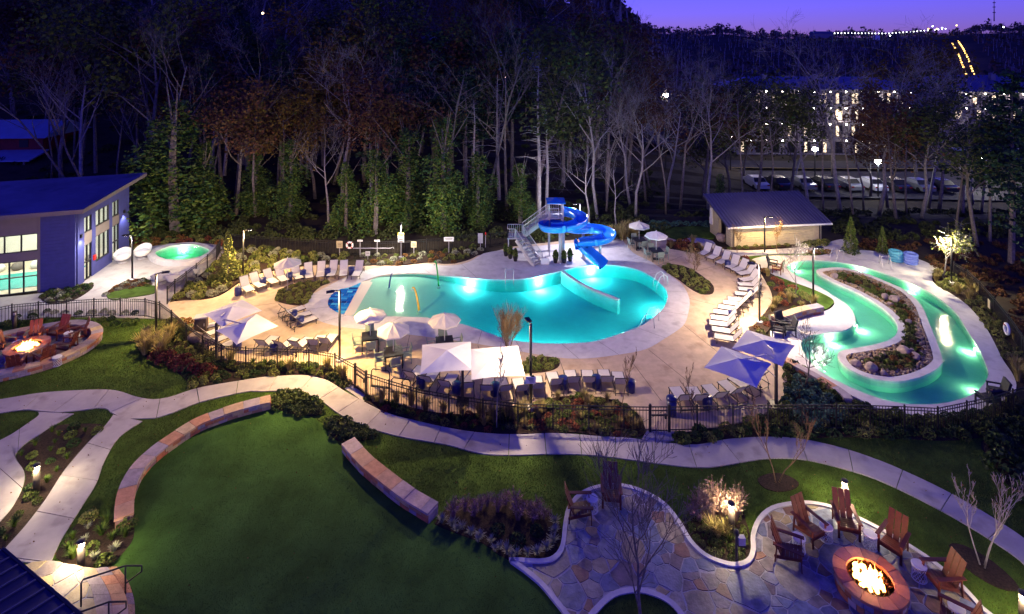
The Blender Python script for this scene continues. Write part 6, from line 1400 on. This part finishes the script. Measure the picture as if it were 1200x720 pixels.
# forest edge individuals (column in the picture, distance, kind, size)
EDGE = [(205,43,'ivy',1.15,'tall ivy-hung trunk behind the spa'),(178,43.5,'ivy',.8,'shorter ivy-hung trunk left of the spa woods'),(240,45,'ivy',.7,'low ivy mass behind the conical evergreen'),(405,43.4,'ivy',.6,'low ivy-covered stump behind the life ring'),(440,42.6,'ivy',.72,'ivy-hung tree behind the rules board'),(520,43,'ivy',.95,'broad ivy-hung tree behind the wide notice'),(478,44,'ivy',.85,'ivy-hung tree left of the broad one'),(560,44,'ivy',.7,'dim ivy column behind the grey cabinet'),(610,44.5,'ivy',.6,'ivy clump behind the slide stairs'),(340,46,'ivy',.7,'dim ivy column behind the lounger arc'),(300,47,'ivy',.6,'dim ivy column right of the spa lamp'),(845,49,'ivy',.45,'low ivy clump left of the bath house'),
 (632,43.5,'snag',1.0,'pale dead pine rising behind the slide roof'),(640,45.5,'snag',.9,'second pale dead pine just right of the first'),(555,47,'snag',.85,'thin pale dead pine left of the slide'),(435,48,'snag',.7,'pale dead pine above the reach pole'),(585,50,'snag',.95,'slender pale trunk left of the dead pine pair'),
 (700,46,'bare',.95,'large bare spreading tree right of the slide'),(745,47,'bare',.8,'bare tree behind the far parasols'),(690,44,'bare',.5,'low tangled bare tree beside the slide'),(722,44.5,'bare',.42,'low tangled bare tree behind the straw grass'),(385,45,'bare',.6,'small pale bare tree behind the arc loungers'),(780,49,'bareslim',.8,'bare tree standing left of the bath house'),(830,52,'bare',1.0,'bare tree behind the bath house roof'),
 (72,52,'rust',1.15,'rust-leaved tree above the pool hall roof'),(15,66,'rust',1.1,'rust-leaved tree at the left edge'),(95,47,'bareslim',1.0,'slim pale-barked trunk just behind the pool hall'),(170,48,'olive',1.15,'tall olive-leaved tree left of the ivy trunk'),(260,52,'rust',.9,'rust-leaved tree above the conical evergreen'),(405,56,'gold',1.2,'gold-leaved tree high behind the arc'),(360,54,'gold',1.0,'gold-leaved tree left of the tall gold one'),(700,60,'rust',1.3,'rust-leaved tree above the slide'),(735,58,'rust',1.1,'rust-leaved tree right of the slide crown'),(560,60,'rust',1.1,'rust-leaved tree on the slope above the dead pine'),(825,60,'rust',1.1,'rust-leaved tree over the bath house'),
 (470,50,'pine',.95,'dark pine left of centre'),(510,52,'pine',1.05,'tall dark pine at the centre'),(545,54,'pine',.95,'dark pine right of the tall one'),(600,54,'pine',1.0,'dark pine behind the dead pines'),(660,53,'pine',.9,'dark pine behind the slide'),(330,52,'pine',.9,'dark pine behind the arc'),(290,56,'pine',.95,'dark pine left of the gold trees')]
for px, Y, k, s, l in EDGE: tree(k, col(px, Y), Y, s, l, 'trees along the forest edge')
# right-hand woods in front of the parking lot
RIGHT = [(868,50,'bareslim',.8),(885,56,'olive',.9),(905,52,'bareslim',.85),(925,60,'olive',.95),(948,54,'bare',.95),(965,50,'bareslim',.9),(985,52,'bare',1.05),(1000,47,'bareslim',.95),(1012,55,'bareslim',.9),(1030,50,'bare',1.0),(1050,46,'rust',.75),(1062,52,'bareslim',1.0),(1080,47,'bare',.9),(1100,55,'olive',1.0),(1120,43,'bareslim',.8),(1128,49,'pine',.6),(1160,41,'pine',.55),(1185,37,'pine',.85),(1206,44,'pine',.7),(1230,33,'pine',.9),(1145,40,'olive',.7),(1210,31,'pine',.62),(1245,27,'pine',.6),(855,64,'olive',.9),(1075,70,'gold',1.25),(1040,62,'rust',.85),(1020,66,'rust',.8),(872,72,'olive',.9),(930,70,'bare',.9),(975,76,'bareslim',.95),(1045,78,'bare',1.0),(1088,62,'bare',1.05),(1140,64,'bare',.9),(1150,53,'bareslim',.9)]
rl = {'bareslim': 'slim bare tree in the woods before the parking lot', 'bare': 'branching bare tree in the woods before the parking lot', 'olive': 'thin olive-leaved tree before the parking lot', 'rust': 'rust-leaved tree in the woods on the right', 'gold': 'golden tree against the far hill', 'pine': 'dark pine massed at the right edge above the river'}
cnt = {}
for px, Y, k, s in sorted(RIGHT): cnt[k] = cnt.get(k, -1)+1; tree(k, col(px, Y), Y, s, rl[k]+', '+ORD[cnt[k]]+' from the left', 'woods on the right: '+k)
# hillside woods on the left and centre
rng = np.random.default_rng(11); placed = []
hl = {'baretwig': 'twiggy grey tree', 'bare': 'pale bare tree', 'bareslim': 'slim bare trunk', 'rust': 'dim rust-leaved tree', 'gold': 'dim gold-leaved tree', 'olive': 'dim olive-leaved tree', 'pine': 'black-green pine'}
MARK = [(150, 'pool hall'), (270, 'spa'), (430, 'lounger arc'), (560, 'rules board'), (690, 'slide'), (2000, 'far parasols')]; todo = []
while len(placed) < 270:
    Y = 46+85*rng.uniform()**1.5; px = rng.uniform(-60, 800) if Y < 95 else rng.uniform(-60, 740); x = col(px, Y)
    if any(abs(x-a) < 1.6 and abs(Y-b) < 2.2 for a, b in placed): continue
    if px > 735 and Y > 80: continue
    if px < 55 and Y < 63: continue
    placed.append((x, Y)); k = rng.choice(['bare', 'baretwig', 'bareslim', 'rust', 'olive', 'pine', 'gold'], p=[.16, .30, .10, .11, .12, .15, .06]); todo.append((px, Y, x, str(k), rng.uniform(.75, 1.15)))
cnt = {}
for px, Y, x, k, sc_ in sorted(todo):
    mk_ = next(n for lim, n in MARK if px < lim); c = cnt[k, mk_] = cnt.get((k, mk_), -1)+1
    tree(k, x, Y, sc_, f'{hl[k]} in the hillside woods above the {mk_}, {ORD[c]} from the left', 'hillside woods: '+k)
# undergrowth along the forest edge
V, F = [], []; off = 0; rng = np.random.default_rng(5)
for k in range(900):
    Y = 41.6+25*rng.uniform()**1.6; px = rng.uniform(-60, 1260)
    x = col(px, Y)
    if 12.5 < x < 25.5 and Y < 45.5: continue
    if px > 880 and Y > 56: continue
    s = rng.uniform(.3, .95); P_ = ball_pts(130, s, .75, rng=rng)+np.array([x, Y, terrain(x, Y)]); v_, f_ = leafset(P_, .085, rng=rng); V.append(v_); F.append(f_+off); off += len(v_)
tag(npobj('undergrowth', np.concatenate(V), np.concatenate(F), LM['olive']), 'dark tangled undergrowth along the forest edge', 'undergrowth', kind='stuff')
V, F = [], []; off = 0
for k in range(230):
    Y = rng.uniform(26, 41); x = rng.uniform(25.5, 34) if Y < 36 else rng.uniform(24.5, 36)
    if x < 25.4+(0 if Y > 31 else (31-Y)*-.15): continue
    if inside([(x, Y)], offset(B['bank'], .2))[0] or inside([(x, Y)], RDECK)[0]: continue
    s = rng.uniform(.2, .6); P_ = ball_pts(110, s, .7, rng=rng)+np.array([x, Y, terrain(x, Y)]); v_, f_ = leafset(P_, .07, rng=rng); V.append(v_); F.append(f_+off); off += len(v_)
if V: tag(npobj('undergrowth', np.concatenate(V), np.concatenate(F), LM['rust']), 'brown leaf-strewn undergrowth on the bank right of the river', 'undergrowth', kind='stuff')
# small garden trees
tree('cone', *G2(267, 327), 1.0, 'conical yellow-green evergreen on the bank behind the lounger arc', var=0, z=0); tree('cone', *G2(997, 297), .95, 'broad conical evergreen by the river head', var=1, z=0); tree('cone', *G2(1034, 297), .62, 'smaller conical evergreen near the tube stacks', var=2, z=0)
def small(label, px, py, h, r0, key, bark='bark', z=.03, leaf=None, **kw):
    rng = np.random.default_rng(sum(map(ord, label))); m, tips = branches(rng, h, r0, 3, **kw); p = G2(px, py); t = thing('bare_tree' if not leaf else 'young_tree', label, 'tree', (p[0], p[1], z), 0, 'small garden trees'); m.build('trunk', M[bark], t, True)
    if leaf: n_, sz_ = leaf[1:]; k = rng.integers(0, len(tips), n_); V, F = leafset(tips[k]+rng.normal(0, .04, (n_, 3)), sz_, rng=rng); npobj('crown', V, F, LM[leaf[0]], t)
small('many-branched bare tree in the tree well at the bottom of the patio', 752, 741, 3.1, .05, 'a', 'bark', .05, n1=(6, 9), start=.12, spread=.42, shrink=.62, upward=.55, minr=.005)
small('yellow-twigged tree glowing beside the front pool edge', 596, 415, 1.45, .035, 'b', 'twig', .04, leaf=('straw', 260, .02), n1=(5, 8), start=.05, spread=.4, shrink=.75, upward=.7, minr=.006, multi=3)
small('bare tree in the bed below the planter chairs', 944, 452, 2.3, .04, 'c', 'bark', .03, n1=(4, 7), start=.3, spread=.5, upward=.5, minr=.006)
small('bare tree at the back of the planter lawn patch', 932, 347, 2.2, .035, 'd', 'bark', .07, n1=(4, 7), start=.3, spread=.5, upward=.5, minr=.006)
small('bare fan-shaped tree at the head of the kidney bed', 815, 317, 1.3, .03, 'e', 'twig', .05, n1=(4, 6), start=.08, spread=.55, upward=.5, minr=.008, multi=2)
small('thin bare sapling behind the right gate', 815, 503, 1.75, .02, 'f', 'twig', .03, n1=(4, 7), start=.3, spread=.3, shrink=.45, upward=.8, minr=.005)
small('thin bare sapling in front of the right white parasol', 582, 503, 2.6, .02, 'g', 'barkpale', .05, n1=(4, 7), start=.45, spread=.3, shrink=.4, upward=.8, minr=.005, leaf=('grey', 60, .02))
small('thin bare sapling near the right end of the middle lounger row', 728, 490, 2.2, .02, 'h', 'twig', .05, n1=(4, 7), start=.4, spread=.3, shrink=.4, upward=.8, minr=.005)
small('slender reddish sapling in the mulch ring on the lawn', 911, 566, 2.3, .022, 'i', 'twig', .02, n1=(4, 7), start=.35, spread=.32, shrink=.42, upward=.7, minr=.005, leaf=('red', 60, .018), multi=2)
small('three-stemmed sapling with a few leaves in the right mulch oval', 1152, 664, 2.6, .022, 'j', 'barkpale', .02, n1=(4, 6), start=.4, spread=.35, shrink=.4, upward=.6, minr=.005, leaf=('orange', 70, .02), multi=3)
small('small sapling before the left part of the bath house wall', 864, 297, 1.15, .02, 'k', 'twig', .03, leaf=('orange', 90, .025), n1=(4, 6), start=.35, spread=.4, upward=.4, minr=.006); small('small sapling before the middle of the bath house wall', 911, 297, 1.5, .02, 'l', 'twig', .03, leaf=('orange', 120, .028), n1=(4, 6), start=.35, spread=.4, upward=.4, minr=.006)
small('lit pale-leaved tree beside the bank lamp post', 1104, 326, 2.6, .05, 'm', 'barkpale', -.03, leaf=('lime', 900, .06), n1=(5, 7), start=.5, spread=.7, upward=.1, minr=.008)
# lawn blades
def blades(name, L, dens, h, w, lm, label, holes=(), zb=.0):
    L = ccw(L); P = np.array(L); lo, hi = P.min(0), P.max(0); n = int((hi-lo)[0]*(hi-lo)[1]*dens); q = RNG.uniform(lo, hi, (n, 2)); q = q[inside(q, L)]
    for h_ in holes: q = q[~inside(q, h_)]
    # only where the picture can show it
    v = 48+640*15/np.maximum(q[:, 1], .1); u = 600+q[:, 0]*640/q[:, 1]; q = q[(v < 740) & (u > -30) & (u < 1230)]
    n = len(q); a = RNG.uniform(0, 6.28, n); d = np.stack([np.cos(a), np.sin(a)], 1)*w; lean = RNG.normal(0, h*.5, (n, 2)); hh = h*RNG.uniform(.6, 1.3, n)
    p0 = np.c_[q-d, np.full(n, zb)]; p1 = np.c_[q+d, np.full(n, zb)]; p2 = np.c_[q+lean, zb+hh]; V = np.stack([p0, p1, p2], 1).reshape(-1, 3)
    tag(npobj(name, V, np.arange(3*n).reshape(n, 3), LM[lm]), label, 'grass', kind='stuff'); return n
pathpoly = ccw(polyl(UP)+polyl(LO)[::-1])
brA = ccw(polyl([(133,487),(123,500),(103,520),(83,543),(70,560),(53,587),(30,617),(5,645),(-4,656)])+polyl([(167,494.5),(140,513),(123,540),(113,567),(97,593),(80,620),(70,637),(62,655),(58,664)])[::-1])
brB = ccw(polyl([(45,483.5),(45,488),(32,497.5),(15,509),(0,517),(-30,532),(-60,550)])+polyl([(87,485.5),(62,500),(47,509.5),(27,523),(18,537),(28,553),(27,570),(13,597),(-12,625)])[::-1])
seatw = [ccw([np.array(G2(*p)) for p in lw_o]+[np.array(G2(*p)) for p in [(155,612),(157,590),(172,552),(211,515),(264,489),(318,477)][::-1]])]
lh = [pathpoly, brA, brB, PATIO, TURF, offset(COURT, .25), ccw(SPADECK)]+[B[k] for k in ('fence', 'leftfence', 'rightfence', 'walkbed', 'stepbed', 'plume', 'patiobed', 'walltop', 'wallbush', 'treering', 'treering2', 'eastdark')]
blades('lawn_grass', LAWN, 1100, .045, .006, 'blade', 'short mown grass blades over the lawns', lh)
blades('lawn_grass', TREEWELL, 1100, .045, .006, 'blade', 'short mown grass in the patio tree well', (), .05)
blades('turf_grass', offset(TURF, -.03), 1200, .018, .005, 'blade2', 'close-cut dark green turf blades', (), .012)
V = []; n = 0                                  # fallen leaves
q = RNG.uniform((-30, 8), (30, 34), (2600, 2)); q = q[inside(q, LAWN)]
q = q[~inside(q, PATIO) & ((~inside(q, TURF)) | (RNG.uniform(size=len(q)) < .25))]
v_, f_ = leafset(np.c_[q, np.full(len(q), .05)], .022); tag(npobj('fallen_leaves', v_, f_, LM['orange']), 'scattered fallen leaves on lawn and walks', 'leaves', kind='stuff')
# ---------------------------------------------------------------- beyond the woods: road, parking, apartments, far hill
def tz(x, y): return terrain(x, y)
pk = [(28,66),(70,66),(72,84),(30,84)]; pm = MB(); zz = -3.55
def sheet_on(name, P, dz, mt, nx=14, ny=6):
    m = MB(); P = [np.array(p, float) for p in P]
    for j in range(ny+1):
        for i in range(nx+1): u, v = i/nx, j/ny; p = P[0]*(1-u)*(1-v)+P[1]*u*(1-v)+P[2]*u*v+P[3]*(1-u)*v; m.v.append(Vector((p[0], p[1], tz(*p)+dz)))
    for j in range(ny):
        for i in range(nx): a = j*(nx+1)+i; m.f.append((a, a+1, a+nx+2, a+nx+1))
    return tag(m.build(name, mt), kind='structure')
sheet_on('parking_lot', [(24,66),(78,64),(82,78),(26,79)], .25, M['asphalt'], 24, 8); sheet_on('road', [(10,81),(95,79),(95,84.5),(10,86.5)], .28, M['asphalt'], 30, 4)
m = MB()
for k in range(60):
    x0 = 10+k*1.4; x1 = x0+1.38; y0 = 80.9-.0236*(x0-10); y1 = 80.9-.0236*(x1-10); m.sheet([(x0,y0,tz(x0,y0)+.32), (x1,y1,tz(x1,y1)+.32), (x1,y1+.18,tz(x1,y1)+.32), (x0,y0+.18,tz(x0,y0)+.32)])
tag(m.build('road_line', mat('yellow_line', (.6,.42,.08), .7)), kind='structure')
def car(x, y, rz, mt, label):
    t = thing('parked_car', label, 'car', (x, y, tz(x, y)+.28), rz, 'cars in the far parking lot')
    prof = [(-2.1,.3), (-2.1,.75), (-1.9,.88), (-1.35,.95), (-.85,1.40), (.55,1.42), (1.15,.98), (1.95,.85), (2.12,.6), (2.12,.3)]
    m = MB(); n = len(prof)
    for y_, k in ((-.85, 1), (.85, 1)): m.v += [Vector((a, y_*(1 if z < 1.0 else .82), z)) for a, z in prof]
    m.f = [tuple(range(n)), tuple(range(2*n-1, n-1, -1))]+[(i, n+i, n+(i+1) % n, (i+1) % n) for i in range(n)]; m.build('body', mt, t)
    for s in (-1, 1):
        m = MB(); m.v = [Vector((a, s*(.855 if z < 1.0 else .72), z)) for a, z in ((-1.2,1.0), (-.8,1.36), (.5,1.38), (.98,1.0))]; m.f = [(0,1,2,3)]; m.build('side_window', M['black'], t)
        for a in (-1.3, 1.35): m = MB(); m.tube([(a, s*.70, .32), (a, s*.88, .32)], .32, 12); m.build('wheel', M['black'], t)
    m = MB(); m.v = [Vector((.58,-.66,1.40)), Vector((1.13,-.76,1.0)), Vector((1.13,.76,1.0)), Vector((.58,.66,1.40))]; m.v = [v+Vector((.012,0,.012)) for v in m.v]; m.f = [(0,1,2,3)]; m.build('windscreen', M['black'], t)
    m = MB(); m.v = [Vector((-1.37,-.76,.97)), Vector((-.87,-.66,1.40)), Vector((-.87,.66,1.40)), Vector((-1.37,.76,.97))]; m.v = [v+Vector((-.014,0,.014)) for v in m.v]; m.f = [(3,2,1,0)]; m.build('rear_window', M['black'], t)
    for s in (-1, 1): m = MB(); m.box((-2.1, s*.66, .72), (.06, .3, .14)); m.build('tail_light', mat('tail_red', (.35,.01,.01), .3), t)
cw = mat('car_white', (.7,.7,.72), .25, .03, 2, spec=.6); cs = mat('car_silver', (.35,.36,.38), .3, .03, 2, metal=.5); cd = mat('car_dark', (.03,.03,.04), .25, .03, 2, spec=.6)
for i in range(9):
    p = (31+i*2.9, 69.6-.05*i); car(*p, R(92), [cw, cd, cs, cd, cs, cw, cd, cs, cd][i], f'{["white","dark","silver","dark","silver","white","dark","silver","dark"][i]} car, {ORD[i]} from the left in the parking row beyond the woods')
lampw = emit('balcony_lamp', (1, .90, .72), 30); litw = emit('lit_window', (1, .78, .5), 1.1)
stucco = mat('stucco', (.24,.22,.26), .9, .12, 1); 
def apartments(name, label, x0, y0, L, depth, floors, fh, rz, zb, rooftop=2.0, bays=8, lamp_every=1):
    t = thing(name, label, 'apartment building', (x0, y0, zb), rz, 'apartment buildings beyond the woods'); Hh = floors*fh
    m = MB(); m.box((L/2, depth/2+.8, Hh/2), (L, depth-1.6, Hh)); m.build('wall', stucco, t)
    m = MB(); o = .8; m.v = [Vector(p) for p in ((-o,-o,Hh), (L+o,-o,Hh), (L+o,depth+o,Hh), (-o,depth+o,Hh), (depth*.35,depth/2,Hh+rooftop+.8), (L-depth*.35,depth/2,Hh+rooftop+.8))]; m.f = [(0,1,5,4), (1,2,5), (2,3,4,5), (3,0,4), (3,2,1,0)]; rf = m.build('roof', M['roofm'], t)
    for k in range(3): x = L*(.2+.3*k); m = MB(); m.box((x, depth*.35, Hh+rooftop+.4), (.8, .8, 1.8)); m.build('chimney', stucco, rf)
    bw = L/bays
    for f_ in range(floors):
        m = MB(); m.box((L/2, .4, f_*fh+.06), (L, 1.0, .12)); m.build('balcony_floor', stucco, t)
        m = MB(); m.box((L/2, -.08, f_*fh+.95), (L, .05, .06))
        for i in range(int(L/.5)): m.box((i*.5+.25, -.08, f_*fh+.5), (.04, .03, .9))
        m.build('balcony_rail', M['bronze'], t)
        for b in range(bays):
            xc = (b+.5)*bw; m = MB(); m.box((xc, .75, f_*fh+1.15), (bw*.45, .12, 1.9)); w = m.build('window', M['bronze'], t)
            for q in (-1, 1): m = MB(); m.box((xc+q*bw*.105, .675, f_*fh+1.15), (bw*.19, .02, 1.7)); m.build('pane', litw if random.random() < .35 else M['black'], w)
            if (b+f_) % lamp_every == 0: m = MB(); m.lathe([(.05,-.1), (.15,-.02), (.13,.1)], 8, (xc+bw*.42, .55, f_*fh+fh-.5)); m.build('wall_lamp', lampw, t)
    for b in range(bays+1): m = MB(); m.beam((b*bw, -.08, 0), (b*bw, -.08, Hh), .22); m.build('column', stucco, t)
    return t
za = tz(50, 92)
apartments('apartment_block', 'four-storey apartment block with lit balconies behind the bare trees', 38, 92, 29, 10, 4, 2.75, R(-2), za, 1.0, bays=11)
apartments('apartment_block', 'apartment block with long dark roof at the right edge', 80, 104, 26, 12, 3, 2.8, R(-8), tz(90, 108)+1.2, bays=8)
for x, y, z in ((46,91.2,5.2), (55,90.9,2.4), (62,90.6,5.2), (86,102.3,5), (93,101.3,5)):
    ld = bpy.data.lights.new('balcony_light', 'POINT'); ld.energy = 240; ld.color = (1, .88, .7); ld.shadow_soft_size = .12; lo = bpy.data.objects.new('balcony_light', ld); link(lo); lo.location = (x, y, z)
    tag(lo, kind='helper')
cz = tz(66, 76); t = thing('drive_canopy', 'low flat blue canopy lit from beneath at the right', 'canopy', (64, 74, cz)); m = MB(); m.box((5.5, 2.6, 3.3), (12, 5.5, .5)); m.build('roof', mat('canopy_blue', (.10,.11,.35), .5), t)
for x in (.5, 5.5, 10.5):
    for y in (.5, 4.7): m = MB(); m.beam((x, y, 0), (x, y, 3.05), .3); m.build('column', stucco, t)
    m = MB(); m.lathe([(.22,0), (.22,.06)], 12, (x+1.4, 1.2, 2.97)); dl = m.build('downlight', lampw, t); ld = bpy.data.lights.new('canopy_light', 'SPOT'); ld.energy = 260; ld.spot_size = R(150); ld.color = (1, .95, .85); lo = bpy.data.objects.new('canopy_light', ld); link(lo, dl); lo.location = (x+1.4, 1.2, 2.9)
def street_light(x, y, h, label, e=900, c=(.9,.95,1)):
    t = thing('street_light', label, 'street light', (x, y, tz(x, y)), 0, 'street lights beyond the woods'); m = MB(); m.tube([(0,0,0), (0,0,h)], .08, 6); m.build('pole', M['black'], t); m = MB(); m.lathe([(.1,h-.15), (.36,h+.05), (.3,h+.33), (.05,h+.4)], 10); m.build('globe', emit('street_globe', c, 60), t, True)
    ld = bpy.data.lights.new('street_lamp', 'POINT'); ld.energy = e*.22; ld.color = c; ld.shadow_soft_size = .28; lo = bpy.data.objects.new('street_lamp', ld); link(lo, t); lo.location = (0, -.35, h-.2)
street_light(col(856,78), 78, 5.3, 'bright street light left of the apartments', 700, (1,.93,.8)); street_light(col(1029,66), 66, 4.3, 'blue-white light over the parked cars', 1100, (.75,.87,1)); street_light(col(780,72), 72, 9.5, 'single white light between the trees right of the slide', 250, (1,.95,.85)); street_light(col(1152,69), 69, 4.2, 'bright light at the drive canopy', 2600, (1,.97,.9)); street_light(col(955,74), 74, 4.2, 'street light by the parking lot edge', 700, (1,.95,.85))
# cabins in the left woods
def cabin(x, y, zb, L, D, h, rz, wallm, label, roofh=1.4):
    t = thing('cabin', label, 'cabin', (x, y, zb), rz, 'cabins in the left woods'); m = MB(); m.box((L/2, D/2, h/2-1), (L, D, h+2)); m.build('wall', wallm, t)
    m = MB(); o = .6; m.v = [Vector(p) for p in ((-o,-o,h-.1), (L+o,-o,h-.1), (L+o,D/2,h+roofh), (-o,D/2,h+roofh), (-o,D+o,h-.1), (L+o,D+o,h-.1))]; m.f = [(0,1,2,3), (3,2,5,4), (0,3,4), (1,5,2)]; m.build('roof', mat('cabin_roof', (.30,.38,.58), .45, .15, 1, metal=.3), t)
    m = MB(); m.v = [Vector(p) for p in ((-o,-2.6,h*.45), (L+o,-2.6,h*.45), (L+o,0.02,h*.62), (-o,0.02,h*.62))]; m.v += [v-Vector((0,0,.12)) for v in m.v]; m.f = [(0,1,2,3), (7,6,5,4), (0,4,5,1), (1,5,6,2), (3,7,4,0)]; m.build('porch_roof', mat('cabin_roof', (.16,.20,.36)), t)
    for k in range(3): m = MB(); m.box((L*(.2+.3*k), -.03, h*.8), (.9, .06, .8)); w = m.build('window', M['black'], t)
    for k in range(4): m = MB(); m.beam((L*k/3, -2.4, -2), (L*k/3, -2.4, h*.45), .18); m.build('porch_post', M['bark'], t)
cabin(-59, 57, 1.3, 9.5, 6, 3.6, R(4), mat('red_wall', (.22,.03,.03), .8), 'red cabin with blue metal roof at the left edge'); cabin(-52, 74, 3.0, 8, 6, 3.5, R(-4), mat('tan_wall', (.34,.28,.24), .8), 'tan cabin half hidden behind the rust trees')
cabin(-17, 84, 12.0, 7, 6, 3.2, R(3), mat('tan_wall', (.34,.28,.24)), 'pale house glimpsed high behind the pines'); cabin(-2, 88, 9.0, 7, 6, 3.2, R(0), mat('tan_wall', (.34,.28,.24)), 'house with a small warm light behind the dead pines')
for px, Y, z, e, l in ((592,84,9.3,6,'small warm porch light glimpsed through the dead pines'), (308,70,18.5,5,'small pale lamp high in the left woods')):
    x = col(px, Y); t = thing('porch_lamp', l, 'lamp', (x, Y, z)); m = MB(); m.lathe([(.05,-.14), (.13,0), (.1,.12), (.03,.16)], 8); m.build('globe', emit('porch_glow', (1,.7,.35), 14), t); m = MB(); m.tube([(0,0,.14), (0,.1,.3), (0,.25,.3)], .025, 5); m.build('bracket', M['black'], t)
# far hill: woods as one mass, chair-lift lights, mast
rng = np.random.default_rng(3); V, F, V2, F2 = [], [], [], []; o1 = 0
for k in range(3200):
    Y = rng.uniform(135, 540) if k < 2500 else rng.uniform(485, 530); px = rng.uniform(640, 1260); x = col(px, Y)
    if terrain(x, Y) > 60: continue
    if 60 < x < 130 and 90 < Y < 140: continue
    if 240 < Y < 485 and abs(px-(1112+(Y-470)*-.18)) < 22: continue
    h = (rng.uniform(3, 7) if rng.uniform() < .93 else rng.uniform(8, 11)) if Y > 300 else rng.uniform(6, 11); n = 22; D = rng.normal(0, 1, (n, 3)); D /= np.linalg.norm(D, axis=1)[:, None]; P_ = D*np.array([h*.3, h*.3, h*.42])*rng.uniform(.5, 1, (n, 1))+np.array([x, Y, terrain(x, Y)+h*.58]); v_, f_ = leafset(P_, h*.11, rng=rng); V.append(v_); F.append(f_+o1); o1 += len(v_)
    z0 = terrain(x, Y); w_ = rng.uniform(.12, .3); lean = rng.normal(0, .5); b_ = len(V2); V2 += [(x-w_, Y-h*.3, z0), (x+w_, Y-h*.3, z0), (x+w_*.4+lean, Y-h*.3, z0+h*1.02), (x-w_*.4+lean, Y-h*.3, z0+h*1.02)]; F2.append((b_, b_+1, b_+2, b_+3))
ffo = tag(npobj('far_forest', np.concatenate(V), np.concatenate(F), leafmat('far_leaf', [(.20,.13,.10), (.15,.11,.08), (.24,.14,.10), (.10,.11,.07)])), 'wooded far hillside and ridge under the violet sky', 'forest', kind='stuff'); tag(npobj('trunks', V2, F2, M['barkpale'], ffo), kind='stuff')
def light_string(label, pts, n, mt, r=.55):
    t = thing('light_string', label, 'light string', pts[0]); A = [np.array(p, float)-np.array(pts[0]) for p in pts]; m = MB(); m.tube([tuple(a) for a in A], .08, 4); m.build('cable', M['black'], t)
    mm = MB(); mm.lathe([(.02,-r), (r*.7,-r*.7), (r,0), (r*.7,r*.7), (.02,r)], 6); o = mm.build('bulb', mt, t); me = o.data
    Q = resample_n(A, n); o.location = Q[0]
    for q in Q[1:]: b = link(bpy.data.objects.new('bulb', me), t); b.location = q
def fp(px, py, Y): return ((px-600)*Y/640, Y, H-(py-48)*Y/640)
gold = emit('lift_bulb', (1, .55, .12), 5); whb = emit('bridge_bulb', (.9, .95, 1), 6)
def slope(p0, p1): return [((p0+(p1-p0)*u-600)*Y/640, Y, terrain((p0+(p1-p0)*u-600)*Y/640, Y)+2.2) for u, Y in zip(np.linspace(0, 1, 8), np.linspace(505, 300, 8))]
light_string('left line of golden lights running down the far chairlift slope', slope(1107, 1132), 26, gold, .5); light_string('right line of golden lights running down the far chairlift slope', slope(1114, 1141), 26, gold, .5)
light_string('white light line strung along the far ridge', [fp(950,40,480), fp(985,39,482), fp(1040,39.5,485), fp(1085,36,485), fp(1108,34,485)], 40, whb, .45)
for i, (px, py) in enumerate(((1088,34),(1093,31),(1098,34),(1104,33),(1121,30),(1176,32),(960,40),(1043,42))):
    p = fp(px, py, 478); t = thing('ridge_light', 'small bright light among the ridge-top station lights', 'lamp', p, 0, 'ridge-top station lights'); m = MB(); m.lathe([(.05,-.7), (.7,0), (.05,.7)], 8); m.build('globe', whb if i % 2 else gold, t); m = MB(); m.tube([(0,0,-.6), (0,0,-8)], .12, 5); m.build('pole', M['black'], t)
p = fp(962,41,470); t = thing('ridge_building', 'pale station building on the far ridge', 'building', (p[0], p[1], p[2]-4)); m = MB(); m.box((0,0,3), (17,6,4)); m.build('wall', stucco, t); m = MB(); m.v = [Vector(q) for q in ((-9,-3.5,5), (9,-3.5,5), (9,3.5,5), (-9,3.5,5), (-9,0,7), (9,0,7))]; m.f = [(0,1,5,4), (2,3,4,5), (0,4,3), (1,2,5)]; m.build('roof', M['roofm'], t)
p = fp(1027,50,470); t = thing('lift_tower', 'white lift tower standing on the far slope', 'tower', (p[0], p[1], p[2]-3)); m = MB(); m.box((0,0,5.5), (4,3,7)); m.build('cabin_box', M['whitep'], t); m = MB(); m.beam((0,0,-6), (0,0,2), 1.0); m.build('mast', M['steel'], t)
p = fp(1165,20,500); t = thing('radio_mast', 'thin radio mast on the right of the far ridge', 'mast', (p[0], p[1], p[2]-4)); m = MB(); m.tube([(0,0,0), (0,0,19)], [.6,.25], 4); m.build('mast', M['bronze'], t)
for z in (8, 13, 17): m = MB(); m.box((0,0,z), (1.5,1.5,.7)); m.build('antenna', M['bronze'], t)
# leave nothing lit or drawn twice
for o in list(bpy.data.objects):
    if o.get('label') == 'x': bpy.data.objects.remove(o)
